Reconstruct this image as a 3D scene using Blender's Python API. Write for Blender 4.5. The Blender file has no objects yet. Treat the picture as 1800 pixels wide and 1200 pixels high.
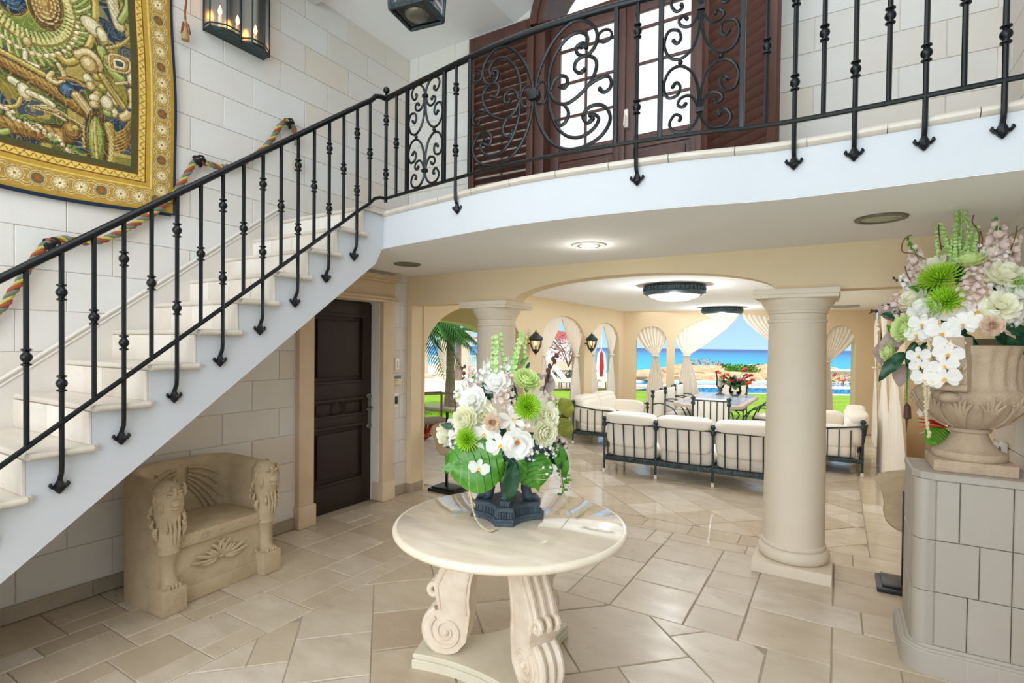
import bpy, bmesh, math, random
import numpy as np
from mathutils import Vector, Matrix
random.seed(7); rs = np.random.RandomState(5)
sc = bpy.context.scene
COL = sc.collection
PI = math.pi
# ---------------------------------------------------------------- camera, world, lights, exposure
CAM = Vector((0, 0, 1.68)); FPX, CY, YAW, PITCH, ROLL = 936.8, 620.1, -.5487, -.0148, .0110
_f = Vector((math.sin(YAW)*math.cos(PITCH), math.cos(YAW)*math.cos(PITCH), math.sin(PITCH)))
_r = Vector((math.cos(YAW), -math.sin(YAW), 0)); _u = _r.cross(_f)
_c, _s = math.cos(ROLL), math.sin(ROLL)
R_, U_ = _c*_r + _s*_u, -_s*_r + _c*_u
cd = bpy.data.cameras.new('camera'); cam = bpy.data.objects.new('camera', cd); COL.objects.link(cam)
cam.matrix_world = Matrix(((R_.x, U_.x, -_f.x, CAM.x), (R_.y, U_.y, -_f.y, CAM.y), (R_.z, U_.z, -_f.z, CAM.z), (0, 0, 0, 1)))
cd.lens = 36*FPX/1800; cd.sensor_width = 36; cd.shift_y = (CY-600)/1800; cd.clip_end = 2000
sc.camera = cam
sc.view_settings.view_transform = 'Standard'; sc.view_settings.look = 'None'; sc.view_settings.gamma = 1
sc.view_settings.use_curve_mapping = False; sc.view_settings.exposure = 0.10

def ray(px, py):
    a, b = (px-900)/FPX, -(py-CY)/FPX
    return a*R_ + b*U_ + _f
def at(px, py, **k):      # where the sight line of a photo point meets a plane x=, y= or z=
    d = ray(px, py); (n, v), = k.items(); i = 'xyz'.index(n)
    return CAM + d*((v-CAM[i])/d[i])

w = bpy.data.worlds.new('sky'); sc.world = w; w.use_nodes = True
nt = w.node_tree; bg = nt.nodes['Background']
tc = nt.nodes.new('ShaderNodeTexCoord'); sp = nt.nodes.new('ShaderNodeSeparateXYZ'); cr = nt.nodes.new('ShaderNodeValToRGB')
nt.links.new(tc.outputs['Generated'], sp.inputs[0]); nt.links.new(sp.outputs['Z'], cr.inputs[0]); nt.links.new(cr.outputs[0], bg.inputs[0])
els = cr.color_ramp.elements
els[0].position = 0; els[0].color = (.46, .70, .96, 1); els[1].position = .34; els[1].color = (1, 1, 1, 1)
e = els.new(.09); e.color = (.32, .57, .92, 1); e = els.new(.2); e.color = (.62, .82, 1, 1)
bg.inputs[1].default_value = 1.15

def light(name, kind, loc, energy, color=(1, 1, 1), size=1, size_y=None, target=None, angle=None):
    l = bpy.data.lights.new(name, kind); l.energy = energy; l.color = color
    if kind == 'AREA':
        l.shape = 'RECTANGLE'; l.size = size; l.size_y = size_y or size
    if kind == 'POINT': l.shadow_soft_size = size
    if angle is not None: l.angle = angle
    o = bpy.data.objects.new(name, l); COL.objects.link(o); o.location = loc
    if target is not None:
        o.rotation_euler = (Vector(target)-Vector(loc)).to_track_quat('-Z', 'Y').to_euler()
    return o
light('sun', 'SUN', (0, 0, 20), 2.6, (1, .95, .86), target=(-6, 9, 0), angle=.01)
light('hall_fill', 'AREA', (-1.6, .6, 4.75), 56, (.86, .90, 1), 3.6, 2.6, target=(-1.6, .8, 0))  # unseen panel under the hall ceiling, added to stand in for daylight
light('rear_fill', 'AREA', (-.8, -3.7, 1.5), 152, (1, .965, .95), 5.0, 2.8, target=(-1.2, 3.0, 2.35))  # fill panel added behind the camera, tilted up to brighten the gallery underside
light('gallery_fill', 'AREA', (-1.2, 3.3, 4.78), 14, (.90, .93, 1), 3.4, 1.4, target=(-1.4, 4.4, 3.4))  # soft panel added below the ceiling to brighten the gallery wall
light('living_fill', 'AREA', (-1.7, 8.6, 2.43), 72, (.93, .97, 1), 4.0, 6.0, target=(-1.7, 8.6, 0))  # broad fill added just below the living room ceiling, besides its two lamps
for lx, ly in ((-1.76, 6.75), (-1.92, 10.9)): light('living_lamp', 'POINT', (lx, ly, 1.95), 30, (.92, .96, 1), 0)
light('upper_rear_fill', 'AREA', (-1.2, -3.6, 3.7), 110, (.90, .92, 1), 4.4, 1.4, target=(-2.2, 2.6, 4.9))  # panel added high behind the camera, aimed up to lift the hall ceiling
sc.cycles.diffuse_bounces = 8; sc.cycles.max_bounces = 12

# ---------------------------------------------------------------- materials
def srgb(h):
    if isinstance(h, str):
        h = [int(h[i:i+2], 16)/255 for i in (0, 2, 4)]
    return tuple(((c/12.92) if c <= .04045 else ((c+.055)/1.055)**2.4) for c in h[:3]) + (1,)
MATS = {}
def mat(name, col, rough=.6, metal=0., var=None, vscale=6., bump=0., bscale=40., objvar=None, coat=0., emit=None, spec=None, alpha=None, sss=0, vdet=4, stretch=None, trans=0, bdet=6):
    """procedural principled material: colour noise (var), colour varying from object to object (objvar), relief (bump)"""
    m = bpy.data.materials.new(name); m.use_nodes = True; t = m.node_tree; b = t.nodes['Principled BSDF']; L = t.links
    N = t.nodes.new
    co = N('ShaderNodeTexCoord'); mp = N('ShaderNodeMapping'); L.new(co.outputs['Object'], mp.inputs[0])
    if stretch: mp.inputs['Scale'].default_value = stretch
    c = srgb(col); out = None
    rgb = N('ShaderNodeRGB'); rgb.outputs[0].default_value = c; out = rgb.outputs[0]
    oi = None
    if objvar:
        oi = N('ShaderNodeObjectInfo'); cr = N('ShaderNodeValToRGB'); L.new(oi.outputs['Random'], cr.inputs[0])
        cols = [col] + list(objvar); el = cr.color_ramp.elements
        el[0].color = c; el[0].position = 0
        el[1].color = srgb(cols[-1]); el[1].position = 1
        for i, k in enumerate(cols[1:-1]):
            q = el.new((i+1)/(len(cols)-1)); q.color = srgb(k)
        out = cr.outputs[0]
        ad = N('ShaderNodeVectorMath'); ad.operation = 'ADD'; ml = N('ShaderNodeMath'); ml.operation = 'MULTIPLY'; ml.inputs[1].default_value = 37
        L.new(oi.outputs['Random'], ml.inputs[0]); L.new(mp.outputs[0], ad.inputs[0]); L.new(ml.outputs[0], ad.inputs[1]); vec = ad.outputs[0]
    else: vec = mp.outputs[0]
    if var:
        nz = N('ShaderNodeTexNoise'); nz.inputs['Scale'].default_value = vscale; nz.inputs['Detail'].default_value = vdet; nz.inputs['Roughness'].default_value = .62
        L.new(vec, nz.inputs[0]); mr = N('ShaderNodeMapRange'); mr.inputs[1].default_value = .36; mr.inputs[2].default_value = .68
        L.new(nz.outputs['Fac'], mr.inputs[0])
        mx = N('ShaderNodeMix'); mx.data_type = 'RGBA'; mx.blend_type = 'MIX'
        mx2 = N('ShaderNodeMath'); mx2.operation = 'MULTIPLY'; mx2.inputs[1].default_value = var[1]; L.new(mr.outputs[0], mx2.inputs[0]); L.new(mx2.outputs[0], mx.inputs[0])
        L.new(out, mx.inputs[6]); mx.inputs[7].default_value = srgb(var[0]); out = mx.outputs[2]
    L.new(out, b.inputs['Base Color'])
    b.inputs['Roughness'].default_value = rough; b.inputs['Metallic'].default_value = metal
    if coat: b.inputs['Coat Weight'].default_value = coat; b.inputs['Coat Roughness'].default_value = .08
    if spec is not None: b.inputs['Specular IOR Level'].default_value = spec
    if sss: b.inputs['Subsurface Weight'].default_value = sss; b.inputs['Subsurface Radius'].default_value = (.02, .02, .015); b.inputs['Subsurface Scale'].default_value = .5
    if emit: b.inputs['Emission Color'].default_value = srgb(emit[0]); b.inputs['Emission Strength'].default_value = emit[1]
    if alpha is not None: b.inputs['Alpha'].default_value = alpha
    if trans: b.inputs['Transmission Weight'].default_value = trans
    if bump:
        nz = N('ShaderNodeTexNoise'); nz.inputs['Scale'].default_value = bscale; nz.inputs['Detail'].default_value = bdet; L.new(vec, nz.inputs[0])
        bp = N('ShaderNodeBump'); bp.inputs['Strength'].default_value = bump; bp.inputs['Distance'].default_value = .01
        L.new(nz.outputs['Fac'], bp.inputs['Height']); L.new(bp.outputs[0], b.inputs['Normal'])
    MATS[name] = m
    return m
def travertine(name, cols, vein, rough, pits=.5, coat=0, pitcol='8F7E66'):
    """stone tile: tone from tile to tile, cloudy veins, small dark pits with relief"""
    m = mat(name, cols[0], rough, objvar=cols[1:], var=(vein, .5), vscale=3.2, coat=coat, stretch=(1, 2.2, 1))
    t = m.node_tree; L = t.links; N = t.nodes.new; b = t.nodes['Principled BSDF']
    lk = b.inputs['Base Color'].links[0]; src = lk.from_socket
    add = [n for n in t.nodes if n.type == 'VECT_MATH'][0]
    vo = N('ShaderNodeTexNoise'); vo.inputs['Scale'].default_value = 48; vo.inputs['Detail'].default_value = 3; vo.inputs['Distortion'].default_value = 2.2
    L.new(add.outputs[0], vo.inputs[0])
    big = N('ShaderNodeTexNoise'); big.inputs['Scale'].default_value = 4.5; L.new(add.outputs[0], big.inputs[0])
    r1 = N('ShaderNodeMapRange'); r1.inputs[1].default_value = .66; r1.inputs[2].default_value = .70; L.new(vo.outputs['Fac'], r1.inputs[0])
    r2 = N('ShaderNodeMapRange'); r2.inputs[1].default_value = .5; r2.inputs[2].default_value = .62; L.new(big.outputs['Fac'], r2.inputs[0])
    mu = N('ShaderNodeMath'); mu.operation = 'MULTIPLY'; L.new(r1.outputs[0], mu.inputs[0]); L.new(r2.outputs[0], mu.inputs[1])
    mu2 = N('ShaderNodeMath'); mu2.operation = 'MULTIPLY'; mu2.inputs[1].default_value = pits; L.new(mu.outputs[0], mu2.inputs[0])
    mx = N('ShaderNodeMix'); mx.data_type = 'RGBA'; L.new(mu2.outputs[0], mx.inputs[0]); L.new(src, mx.inputs[6]); mx.inputs[7].default_value = srgb(pitcol)
    L.new(mx.outputs[2], b.inputs['Base Color'])
    bp = N('ShaderNodeBump'); bp.invert = True; bp.inputs['Strength'].default_value = .35; bp.inputs['Distance'].default_value = .004
    L.new(mu.outputs[0], bp.inputs['Height']); L.new(bp.outputs[0], b.inputs['Normal'])
    rr = N('ShaderNodeMapRange'); rr.inputs[3].default_value = rough*.75; rr.inputs[4].default_value = rough*1.5; L.new(big.outputs['Fac'], rr.inputs[0]); L.new(rr.outputs[0], b.inputs['Roughness'])
    return m
M = MATS
travertine('floor_stone', ['C2B19A', 'CFC1AD', 'B3A189', 'C9B9A2', 'BCAB93', 'D6CABA'], 'A8957B', .27)
travertine('living_stone', ['DCD1C1', 'CDBEA8', 'E4DACB', 'C3B39D', 'D6C9B6'], 'B8A890', .12, .3)
travertine('patio_stone', ['DDD2C2', 'E6DED0', 'D2C6B2'], 'C4B59C', .3, .2)
travertine('riser_stone', ['DCD1C2', 'D0C4B4', 'E2D8CB', 'C6BAAA'], 'EEE8E0', .5, .4)
mat('grout', 'A39682', .9, bump=.3)
mat('grout_light', 'C9BDAA', .9)
mat('wall_stone', 'DCD8D2', .82, objvar=['D9D3CB', 'DEDCDA', 'DACFC2', 'DDDAD7', 'D8CCBC', 'DCD8D3'], var=('D6CDC0', .45), vscale=3.5, bump=.12, bscale=60)
mat('wall_stone_low', 'D8C4A6', .85, objvar=['D0BA9A', 'DCCBB0', 'CDB592', 'D6C4A9'], var=('BFA985', .4), vscale=3.5, bump=.15, bscale=60)
mat('mortar', 'E6DFD6', .95)
mat('mortar_low', 'B7A58B', .95)
mat('door_surround', 'D9C3A5', .7, var=('C9B08F', .5), vscale=4, bump=.08)
mat('base_stone', 'A8977F', .6, objvar=['9A8A75', 'B3A48E'], var=('8A7B68', .4), bump=.1)
mat('cream_plaster', 'E0CCAA', .9, bump=.12, bscale=160, var=('DAC39B', .35), vscale=2)
mat('white_plaster', 'CACBCE', .85, bump=.04, bscale=80)
mat('ceiling_paint', 'EEEEEE', .9)
mat('under_gallery_paint', 'EFF0F2', .9)
mat('column_stone', 'DCD0BC', .75, var=('D4C6AE', .4), vscale=3, bump=.05, bscale=120)
mat('pedestal_tile', 'AAA297', .5, objvar=['A69E92', 'AEA69B'], var=('A0988C', .4), vscale=2)
mat('skirting_stone', 'D8D1C7', .5, var=('CCC3B6', .4), vscale=3)
mat('tread_marble', 'D6CBBD', .3, var=('BFB2A2', .55), vscale=5, stretch=(1, 3, 1))
mat('table_marble', 'DCCDB8', .09, var=('B8A48C', .45), vscale=4, stretch=(1, 5, 1), coat=.6, vdet=8)
mat('table_edge', 'E9DCC6', .35, var=('D8C3A0', .4), vscale=12)
mat('carved_cream', 'E6DAC8', .6, var=('C4A98C', .5), vscale=9, bump=.25, bscale=50)
mat('plinth_cream', 'D9D2BC', .5, var=('C8BFA6', .4), vscale=6, bump=.1)
mat('iron', '0C0F12', .32, metal=.4, bump=.06, bscale=90, spec=.6)
mat('iron_verdigris', '18242A', .45, metal=.4, var=('6C8187', .5), vscale=55, bump=.3, bscale=60)
mat('lamp_bronze', '2A3336', .45, metal=.5, var=('4E5F5F', .6), vscale=40)
mat('shutter_wood', '57372D', .38, var=('3E1E16', .5), vscale=14, stretch=(1, 1, .2), bump=.08)
mat('door_wood', '2C180E', .62, var=('1A0E08', .5), vscale=14, stretch=(1, 1, .2))
mat('cast_stone', 'C0AC8C', .9, var=('A79170', .55), vscale=9, bump=.55, bscale=70)
mat('urn_stone', 'BAA58C', .92, var=('A28D74', .55), vscale=10, bump=.6, bscale=110)
mat('dark_urn', '35414A', .62, var=('5F7079', .5), vscale=22, bump=.5, bscale=60)
mat('cloth_cream', 'F0EADF', .85, bump=.35, bscale=9, bdet=3)
mat('curtain', 'F1E9DC', .9, var=('E4D8C6', .3), vscale=3)
mat('rope_rust', '96492A', .85, bump=.5, bscale=200); mat('rope_sage', '6C7564', .85, bump=.5, bscale=200); mat('rope_gold', 'BBA64E', .7, bump=.5, bscale=200)
mat('knot_dark', '14181A', .9, bump=.5); mat('tassel_tan', 'A88A5C', .85, bump=.5, bscale=150)
mat('chrome', 'C8C8C4', .25, metal=1); mat('pewter', '7C7A70', .45, metal=.8, bump=.2)
mat('plastic_white', 'ECE8DD', .4); mat('plastic_beige', 'E3CFAE', .4); mat('screen_grey', '5D6F7A', .25); mat('black_plastic', '141416', .35)
mat('speaker_grille', '7E7E66', .8, bump=.4, bscale=300); mat('lens_green', '8A9684', .2)
mat('bulb', 'FFF7E6', .4, emit=('FFEFD0', 7)); mat('flame', 'FFC56B', .4, emit=('FFA642', 22)); mat('milk_glass', 'F2EEE8', .35, emit=('FFF3E4', .25))
mat('candle', 'F4ECC8', .5, sss=.2); mat('amber_dim', '8C6A3C', .4, emit=('C98A3A', .6))
mat('grass', '86AE1C', .95, var=('5E8E12', .7), vscale=1.3, bump=.6, bscale=30)
mat('grass_blade', '7AA51E', .9, objvar=['8DB52A'])
mat('pave_far', 'D8D0C2', .7, var=('D6CCBA', .4), vscale=.8)
mat('dirt_edge', '6E5E48', .95); mat('rock', 'E3C3A0', .9, var=('B97A50', .8), vscale=1.9, bump=1.0, bscale=4)
mat('sand', 'D8CCB2', .95); mat('white_paint', 'F3F1EC', .6); mat('roof_tile', 'A8584A', .8, var=('8C4238', .6), vscale=3, bump=.3)
mat('trunk_grey', '9A8878', .9, var=('6E5C4E', .6), vscale=5, bump=.5, stretch=(1, 1, 5)); mat('palm_green', '1B4A14', .6, objvar=['33701E']); mat('crown_green', '66882E', .6)
mat('pool_tile', '1F7FC0', .15, var=('7CC6E8', .8), vscale=9); mat('pool_water', '3AA6D8', .06)
mat('umbrella_red', 'B01828', .7); mat('twig', '6B5138', .85); mat('seed_brown', '4A2E20', .7)
for n, c, s in (('petal_white', 'FBFAF6', .25), ('petal_cream', 'FAF9E6', .25), ('petal_lime', 'E6F2B4', .25), ('petal_blush', 'F0DFD8', .25), ('petal_rose', 'E9D3BC', .2)):
    m = mat(n, c, .6); t = m.node_tree; b = t.nodes['Principled BSDF']; tl_ = t.nodes.new('ShaderNodeBsdfTranslucent'); ms_ = t.nodes.new('ShaderNodeMixShader')
    tl_.inputs['Color'].default_value = srgb(c); ms_.inputs[0].default_value = .38; t.links.new(b.outputs[0], ms_.inputs[1]); t.links.new(tl_.outputs[0], ms_.inputs[2]); t.links.new(ms_.outputs[0], t.nodes['Material Output'].inputs[0])
mat('mum_green', 'A5D22C', .55, var=('7FB81A', .5), vscale=30); mat('bell_green', '86AE48', .6, var=('DCEBB4', .75), vscale=9)
mat('leaf_dark', '0F3D24', .38, var=('1C5A2E', .5), vscale=8); mat('leaf_green', '3A7A16', .35, var=('5C9A26', .6), vscale=6); mat('leaf_olive', '7E8428', .5, var=('A8A23C', .6), vscale=9); mat('leaf_mauve', 'A8948C', .6)
mat('yolk', 'F2C95A', .6); mat('stamen_orange', 'D9822A', .6); mat('amaranth', 'CDBF9A', .9, bump=.6, bscale=150)
mat('pink_flower', 'B83A6E', .6); mat('red_flower', 'C4202A', .6); mat('orange_flower', 'E86A1E', .6); mat('violet', '6A2E86', .6)
mat('clear_glass', 'FFFFFF', .02, trans=1, spec=.5)
mat('slat_table', 'CDBFB2', .35, var=('B8A494', .5), vscale=8); mat('slate_top', 'A9B2C2', .2)
g = bpy.data.materials.new('window_glass'); g.use_nodes = True; t = g.node_tree; t.nodes.clear()
o_ = t.nodes.new('ShaderNodeOutputMaterial'); mxs = t.nodes.new('ShaderNodeMixShader'); tr = t.nodes.new('ShaderNodeBsdfTransparent'); gl = t.nodes.new('ShaderNodeBsdfGlossy'); fr = t.nodes.new('ShaderNodeFresnel')
gl.inputs['Roughness'].default_value = .02; t.links.new(fr.outputs[0], mxs.inputs[0]); t.links.new(tr.outputs[0], mxs.inputs[1]); t.links.new(gl.outputs[0], mxs.inputs[2]); t.links.new(mxs.outputs[0], o_.inputs[0]); M['window_glass'] = g
# sea: shallow turquoise by the shore, deep blue far out
m = mat('sea', '35C4DC', .5, spec=.2, bump=.3, bscale=.6); t = m.node_tree; b = t.nodes['Principled BSDF']
co = t.nodes.new('ShaderNodeTexCoord'); ln = t.nodes.new('ShaderNodeVectorMath'); ln.operation = 'LENGTH'; t.links.new(co.outputs['Object'], ln.inputs[0])
nz = t.nodes.new('ShaderNodeTexNoise'); nz.inputs['Scale'].default_value = .02; t.links.new(co.outputs['Object'], nz.inputs[0])
ma = t.nodes.new('ShaderNodeMath'); ma.operation = 'MULTIPLY_ADD'; t.links.new(nz.outputs['Fac'], ma.inputs[0]); ma.inputs[1].default_value = 40; t.links.new(ln.outputs['Value'], ma.inputs[2])
mr = t.nodes.new('ShaderNodeMapRange'); mr.inputs[1].default_value = 30; mr.inputs[2].default_value = 700; t.links.new(ma.outputs[0], mr.inputs[0])
cr = t.nodes.new('ShaderNodeValToRGB'); t.links.new(mr.outputs[0], cr.inputs[0]); el = cr.color_ramp.elements
el[0].color = srgb('55CFDC'); el[1].color = srgb('0B4F92'); q = el.new(.14); q.color = srgb('14A9CC'); q = el.new(.45); q.color = srgb('0A86BE')
t.links.new(cr.outputs[0], b.inputs['Base Color'])

# ---------------------------------------------------------------- mesh helpers
class MB:
    def __init__(s): s.v = []; s.f = []
    def add(s, vs, fs):
        n = len(s.v); s.v += [tuple(p) for p in vs]; s.f += [tuple(i+n for i in q) for q in fs]; return s
    def box(s, a, b):
        x0, y0, z0 = a; x1, y1, z1 = b
        return s.add([(x0, y0, z0), (x1, y0, z0), (x1, y1, z0), (x0, y1, z0), (x0, y0, z1), (x1, y0, z1), (x1, y1, z1), (x0, y1, z1)],
                     [(0, 3, 2, 1), (4, 5, 6, 7), (0, 1, 5, 4), (1, 2, 6, 5), (2, 3, 7, 6), (3, 0, 4, 7)])
    def bbox(s, a, b, r=.01):            # box with chamfered edges
        bm = bmesh.new(); c = [(a[i]+b[i])/2 for i in range(3)]; d = [abs(b[i]-a[i]) for i in range(3)]
        bmesh.ops.create_cube(bm, size=1, matrix=Matrix.Translation(c) @ Matrix.Diagonal((*d, 1)))
        bmesh.ops.bevel(bm, geom=bm.edges[:], offset=min(r, min(d)*.45), segments=2, affect='EDGES', profile=.6)
        return s.frombm(bm)
    def frombm(s, bm):
        bm.verts.index_update(); s.add([v.co[:] for v in bm.verts], [[v.index for v in f.verts] for f in bm.faces]); bm.free(); return s
    def prism(s, poly, z0, z1, T=None, bev=0):   # polygon (CCW, xy) extruded z0..z1, T maps (x,y,z)
        n = len(poly); vs = []
        if bev:
            cx = sum(p[0] for p in poly)/n; cy = sum(p[1] for p in poly)/n
            vs = [(x, y, z0) for x, y in poly] + [(x, y, z1-bev) for x, y in poly]
            ins = []
            for i in range(n):
                p0, p1, p2 = poly[i-1], poly[i], poly[(i+1) % n]
                e1 = Vector((p1[0]-p0[0], p1[1]-p0[1])); e2 = Vector((p2[0]-p1[0], p2[1]-p1[1]))
                if e1.length < 1e-6 or e2.length < 1e-6: ins.append(p1); continue
                n1 = Vector((-e1.y, e1.x)).normalized(); n2 = Vector((-e2.y, e2.x)).normalized(); bs = n1+n2
                k = bev/max(.35, bs.length**2/2); ins.append((p1[0]+bs.x*k, p1[1]+bs.y*k))
            vs += [(x, y, z1) for x, y in ins]
            fs = [tuple(range(2*n, 3*n))]
            for k in (0, 1): fs += [(k*n+i, k*n+(i+1) % n, (k+1)*n+(i+1) % n, (k+1)*n+i) for i in range(n)]
        else:
            vs = [(x, y, z0) for x, y in poly] + [(x, y, z1) for x, y in poly]
            fs = [tuple(range(n, 2*n)), tuple(range(n-1, -1, -1))] + [(i, (i+1) % n, n+(i+1) % n, n+i) for i in range(n)]
        if T: vs = [T(*p) for p in vs]
        return s.add(vs, fs)
    def tube(s, pts, r, n=8, caps=True, flat=None, up=None):
        P = [Vector(p) for p in pts]; m = len(P); R = r if hasattr(r, '__len__') else [r]*m
        t0 = (P[1]-P[0]).normalized(); ref = Vector(up) if up else (Vector((0, 0, 1)) if abs(t0.z) < .9 else Vector((1, 0, 0)))
        a = t0.cross(ref).normalized(); vs = []
        for i in range(m):
            t = (P[min(i+1, m-1)]-P[max(i-1, 0)]).normalized()
            a = (a - t*a.dot(t)); a = a.normalized() if a.length > 1e-6 else t.orthogonal().normalized(); b = t.cross(a)
            for k in range(n):
                th = 2*PI*k/n; ca, sa = math.cos(th), math.sin(th)
                fa, fb = flat if flat else (1, 1)
                vs.append(P[i]+a*(R[i]*ca*fa)+b*(R[i]*sa*fb))
        fs = [(i*n+k, i*n+(k+1) % n, (i+1)*n+(k+1) % n, (i+1)*n+k) for i in range(m-1) for k in range(n)]
        if caps: fs += [tuple(range(n-1, -1, -1)), tuple((m-1)*n+k for k in range(n))]
        return s.add(vs, fs)
    def lathe(s, prof, c=(0, 0, 0), n=32, T=None, caps=True, flute=None):
        vs = []; m = len(prof)
        for r, z in prof:
            for k in range(n):
                th = 2*PI*k/n; q = r
                if flute: q = r*(1+flute[0]*math.cos(th*flute[1]))
                p = (q*math.cos(th), q*math.sin(th), z)
                vs.append(p)
        fs = [(i*n+k, i*n+(k+1) % n, (i+1)*n+(k+1) % n, (i+1)*n+k) for i in range(m-1) for k in range(n)]
        if caps:
            if prof[0][0] > 1e-5: fs.append(tuple(range(n-1, -1, -1)))
            if prof[-1][0] > 1e-5: fs.append(tuple((m-1)*n+k for k in range(n)))
        vs = [(x+c[0], y+c[1], z+c[2]) for x, y, z in vs]
        if T: vs = [T(*p) for p in vs]
        return s.add(vs, fs)
    def sell(s, c, r, e=.5, nu=16, nv=9, T=None, rot=None):    # superellipsoid: cushion / pebble
        vs = []; f = lambda v, q: math.copysign(abs(v)**q, v)
        for j in range(nv):
            ph = -PI/2+PI*j/(nv-1)
            for i in range(nu):
                th = 2*PI*i/nu
                p = Vector((r[0]*f(math.cos(ph), e)*f(math.cos(th), e), r[1]*f(math.cos(ph), e)*f(math.sin(th), e), r[2]*f(math.sin(ph), e)))
                if rot: p = rot @ p
                vs.append((p.x+c[0], p.y+c[1], p.z+c[2]))
        if T: vs = [T(*p) for p in vs]
        return s.add(vs, [(j*nu+i, j*nu+(i+1) % nu, (j+1)*nu+(i+1) % nu, (j+1)*nu+i) for j in range(nv-1) for i in range(nu)])
    def grid(s, fn, nu, nv, close=False):
        vs = [fn(i/(nu-1) if not close else i/nu, j/(nv-1)) for j in range(nv) for i in range(nu)]
        k = nu if close else nu-1
        return s.add(vs, [(j*nu+i, j*nu+(i+1) % nu, (j+1)*nu+(i+1) % nu, (j+1)*nu+i) for j in range(nv-1) for i in range(k)])
    def xf(s, mtx, k=0):
        s.v = s.v[:k] + [tuple(mtx @ Vector(p)) for p in s.v[k:]]; return s
    def mesh(s, name, material, smooth=True, ang=40):
        me = bpy.data.meshes.new(name); me.from_pydata(s.v, [], s.f); me.validate(clean_customdata=False)
        if smooth and me.polygons:
            me.polygons.foreach_set('use_smooth', [True]*len(me.polygons)); me.set_sharp_from_angle(angle=math.radians(ang))
        mm = M[material] if isinstance(material, str) else material
        me.materials.append(mm); return me
    def build(s, name, material, parent=None, smooth=True, ang=40, label=None, local=False, origin=None, kind=None):
        """one mesh object; world-space vertices are shifted to the origin of the parent (or to the base of the thing)"""
        if parent is not None and not local:
            o = Vector(wloc(parent)); s.v = [(x-o.x, y-o.y, z-o.z) for x, y, z in s.v]
        ob = bpy.data.objects.new(name, None if not s.v else s.mesh(name, material, smooth, ang)); COL.objects.link(ob)
        if parent is not None: ob.parent = parent
        elif not local:
            a = np.array(s.v); o = origin or ((a[:, 0].min()+a[:, 0].max())/2, (a[:, 1].min()+a[:, 1].max())/2, a[:, 2].min())
            ob.data.transform(Matrix.Translation((-o[0], -o[1], -o[2]))); ob.location = o
        if label: ob['label'] = label
        if kind: ob['kind'] = kind
        return ob
def wloc(o):
    v = Vector((0, 0, 0))
    while o: v += o.location; o = o.parent
    return v
def tag(o, label=None, cat=None, group=None, kind=None):
    if label: o['label'] = label
    if cat: o['category'] = cat
    if group: o['group'] = group
    if kind: o['kind'] = kind
    return o
def thing(name, label, cat, loc=(0, 0, 0), rz=0, group=None, kind=None):
    o = bpy.data.objects.new(name, None); COL.objects.link(o); o.location = loc; o.rotation_euler = (0, 0, rz); o.empty_display_size = .1
    return tag(o, label, cat, group, kind)
def inst(name, me, parent, loc=(0, 0, 0), rot=(0, 0, 0), scale=1):
    o = bpy.data.objects.new(name, me); COL.objects.link(o)
    if parent is not None: o.parent = parent
    o.location = loc; o.rotation_euler = rot
    o.scale = (scale,)*3 if not hasattr(scale, '__len__') else scale
    return o
def copy_tree(src, loc=None, rz=None, label=None, parent=None):
    r = src.copy(); COL.objects.link(r)
    if parent is not None: r.parent = parent
    if loc is not None: r.location = loc
    if rz is not None: r.rotation_euler = (0, 0, rz)
    if label: r['label'] = label
    for ch in list(src.children): copy_tree(ch, parent=r)
    return r
def smooth_path(P, k=6, closed=False):
    P = [Vector(p) for p in P]; out = []; n = len(P)
    for i in range(n-1):
        p0, p1, p2, p3 = P[max(i-1, 0)], P[i], P[i+1], P[min(i+2, n-1)]
        for j in range(k):
            t = j/k; out.append(.5*((2*p1)+(-p0+p2)*t+(2*p0-5*p1+4*p2-p3)*t*t+(-p0+3*p1-3*p2+p3)*t**3))
    out.append(P[-1]); return out
def clip(poly, a, b, c):                  # keep a*x+b*y<=c
    out = []; n = len(poly)
    for i in range(n):
        p, q = poly[i], poly[(i+1) % n]; dp, dq = a*p[0]+b*p[1]-c, a*q[0]+b*q[1]-c
        if dp <= 0: out.append(p)
        if (dp < 0 < dq) or (dq < 0 < dp):
            t = dp/(dp-dq); out.append((p[0]+t*(q[0]-p[0]), p[1]+t*(q[1]-p[1])))
    return out
def cliprect(poly, x0, y0, x1, y1):
    for q in ((-1, 0, -x0), (1, 0, x1), (0, -1, -y0), (0, 1, y1)):
        poly = clip(poly, *q)
        if len(poly) < 3: return []
    return poly
def area(p): return .5*sum(p[i][0]*p[(i+1) % len(p)][1]-p[(i+1) % len(p)][0]*p[i][1] for i in range(len(p)))
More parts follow.
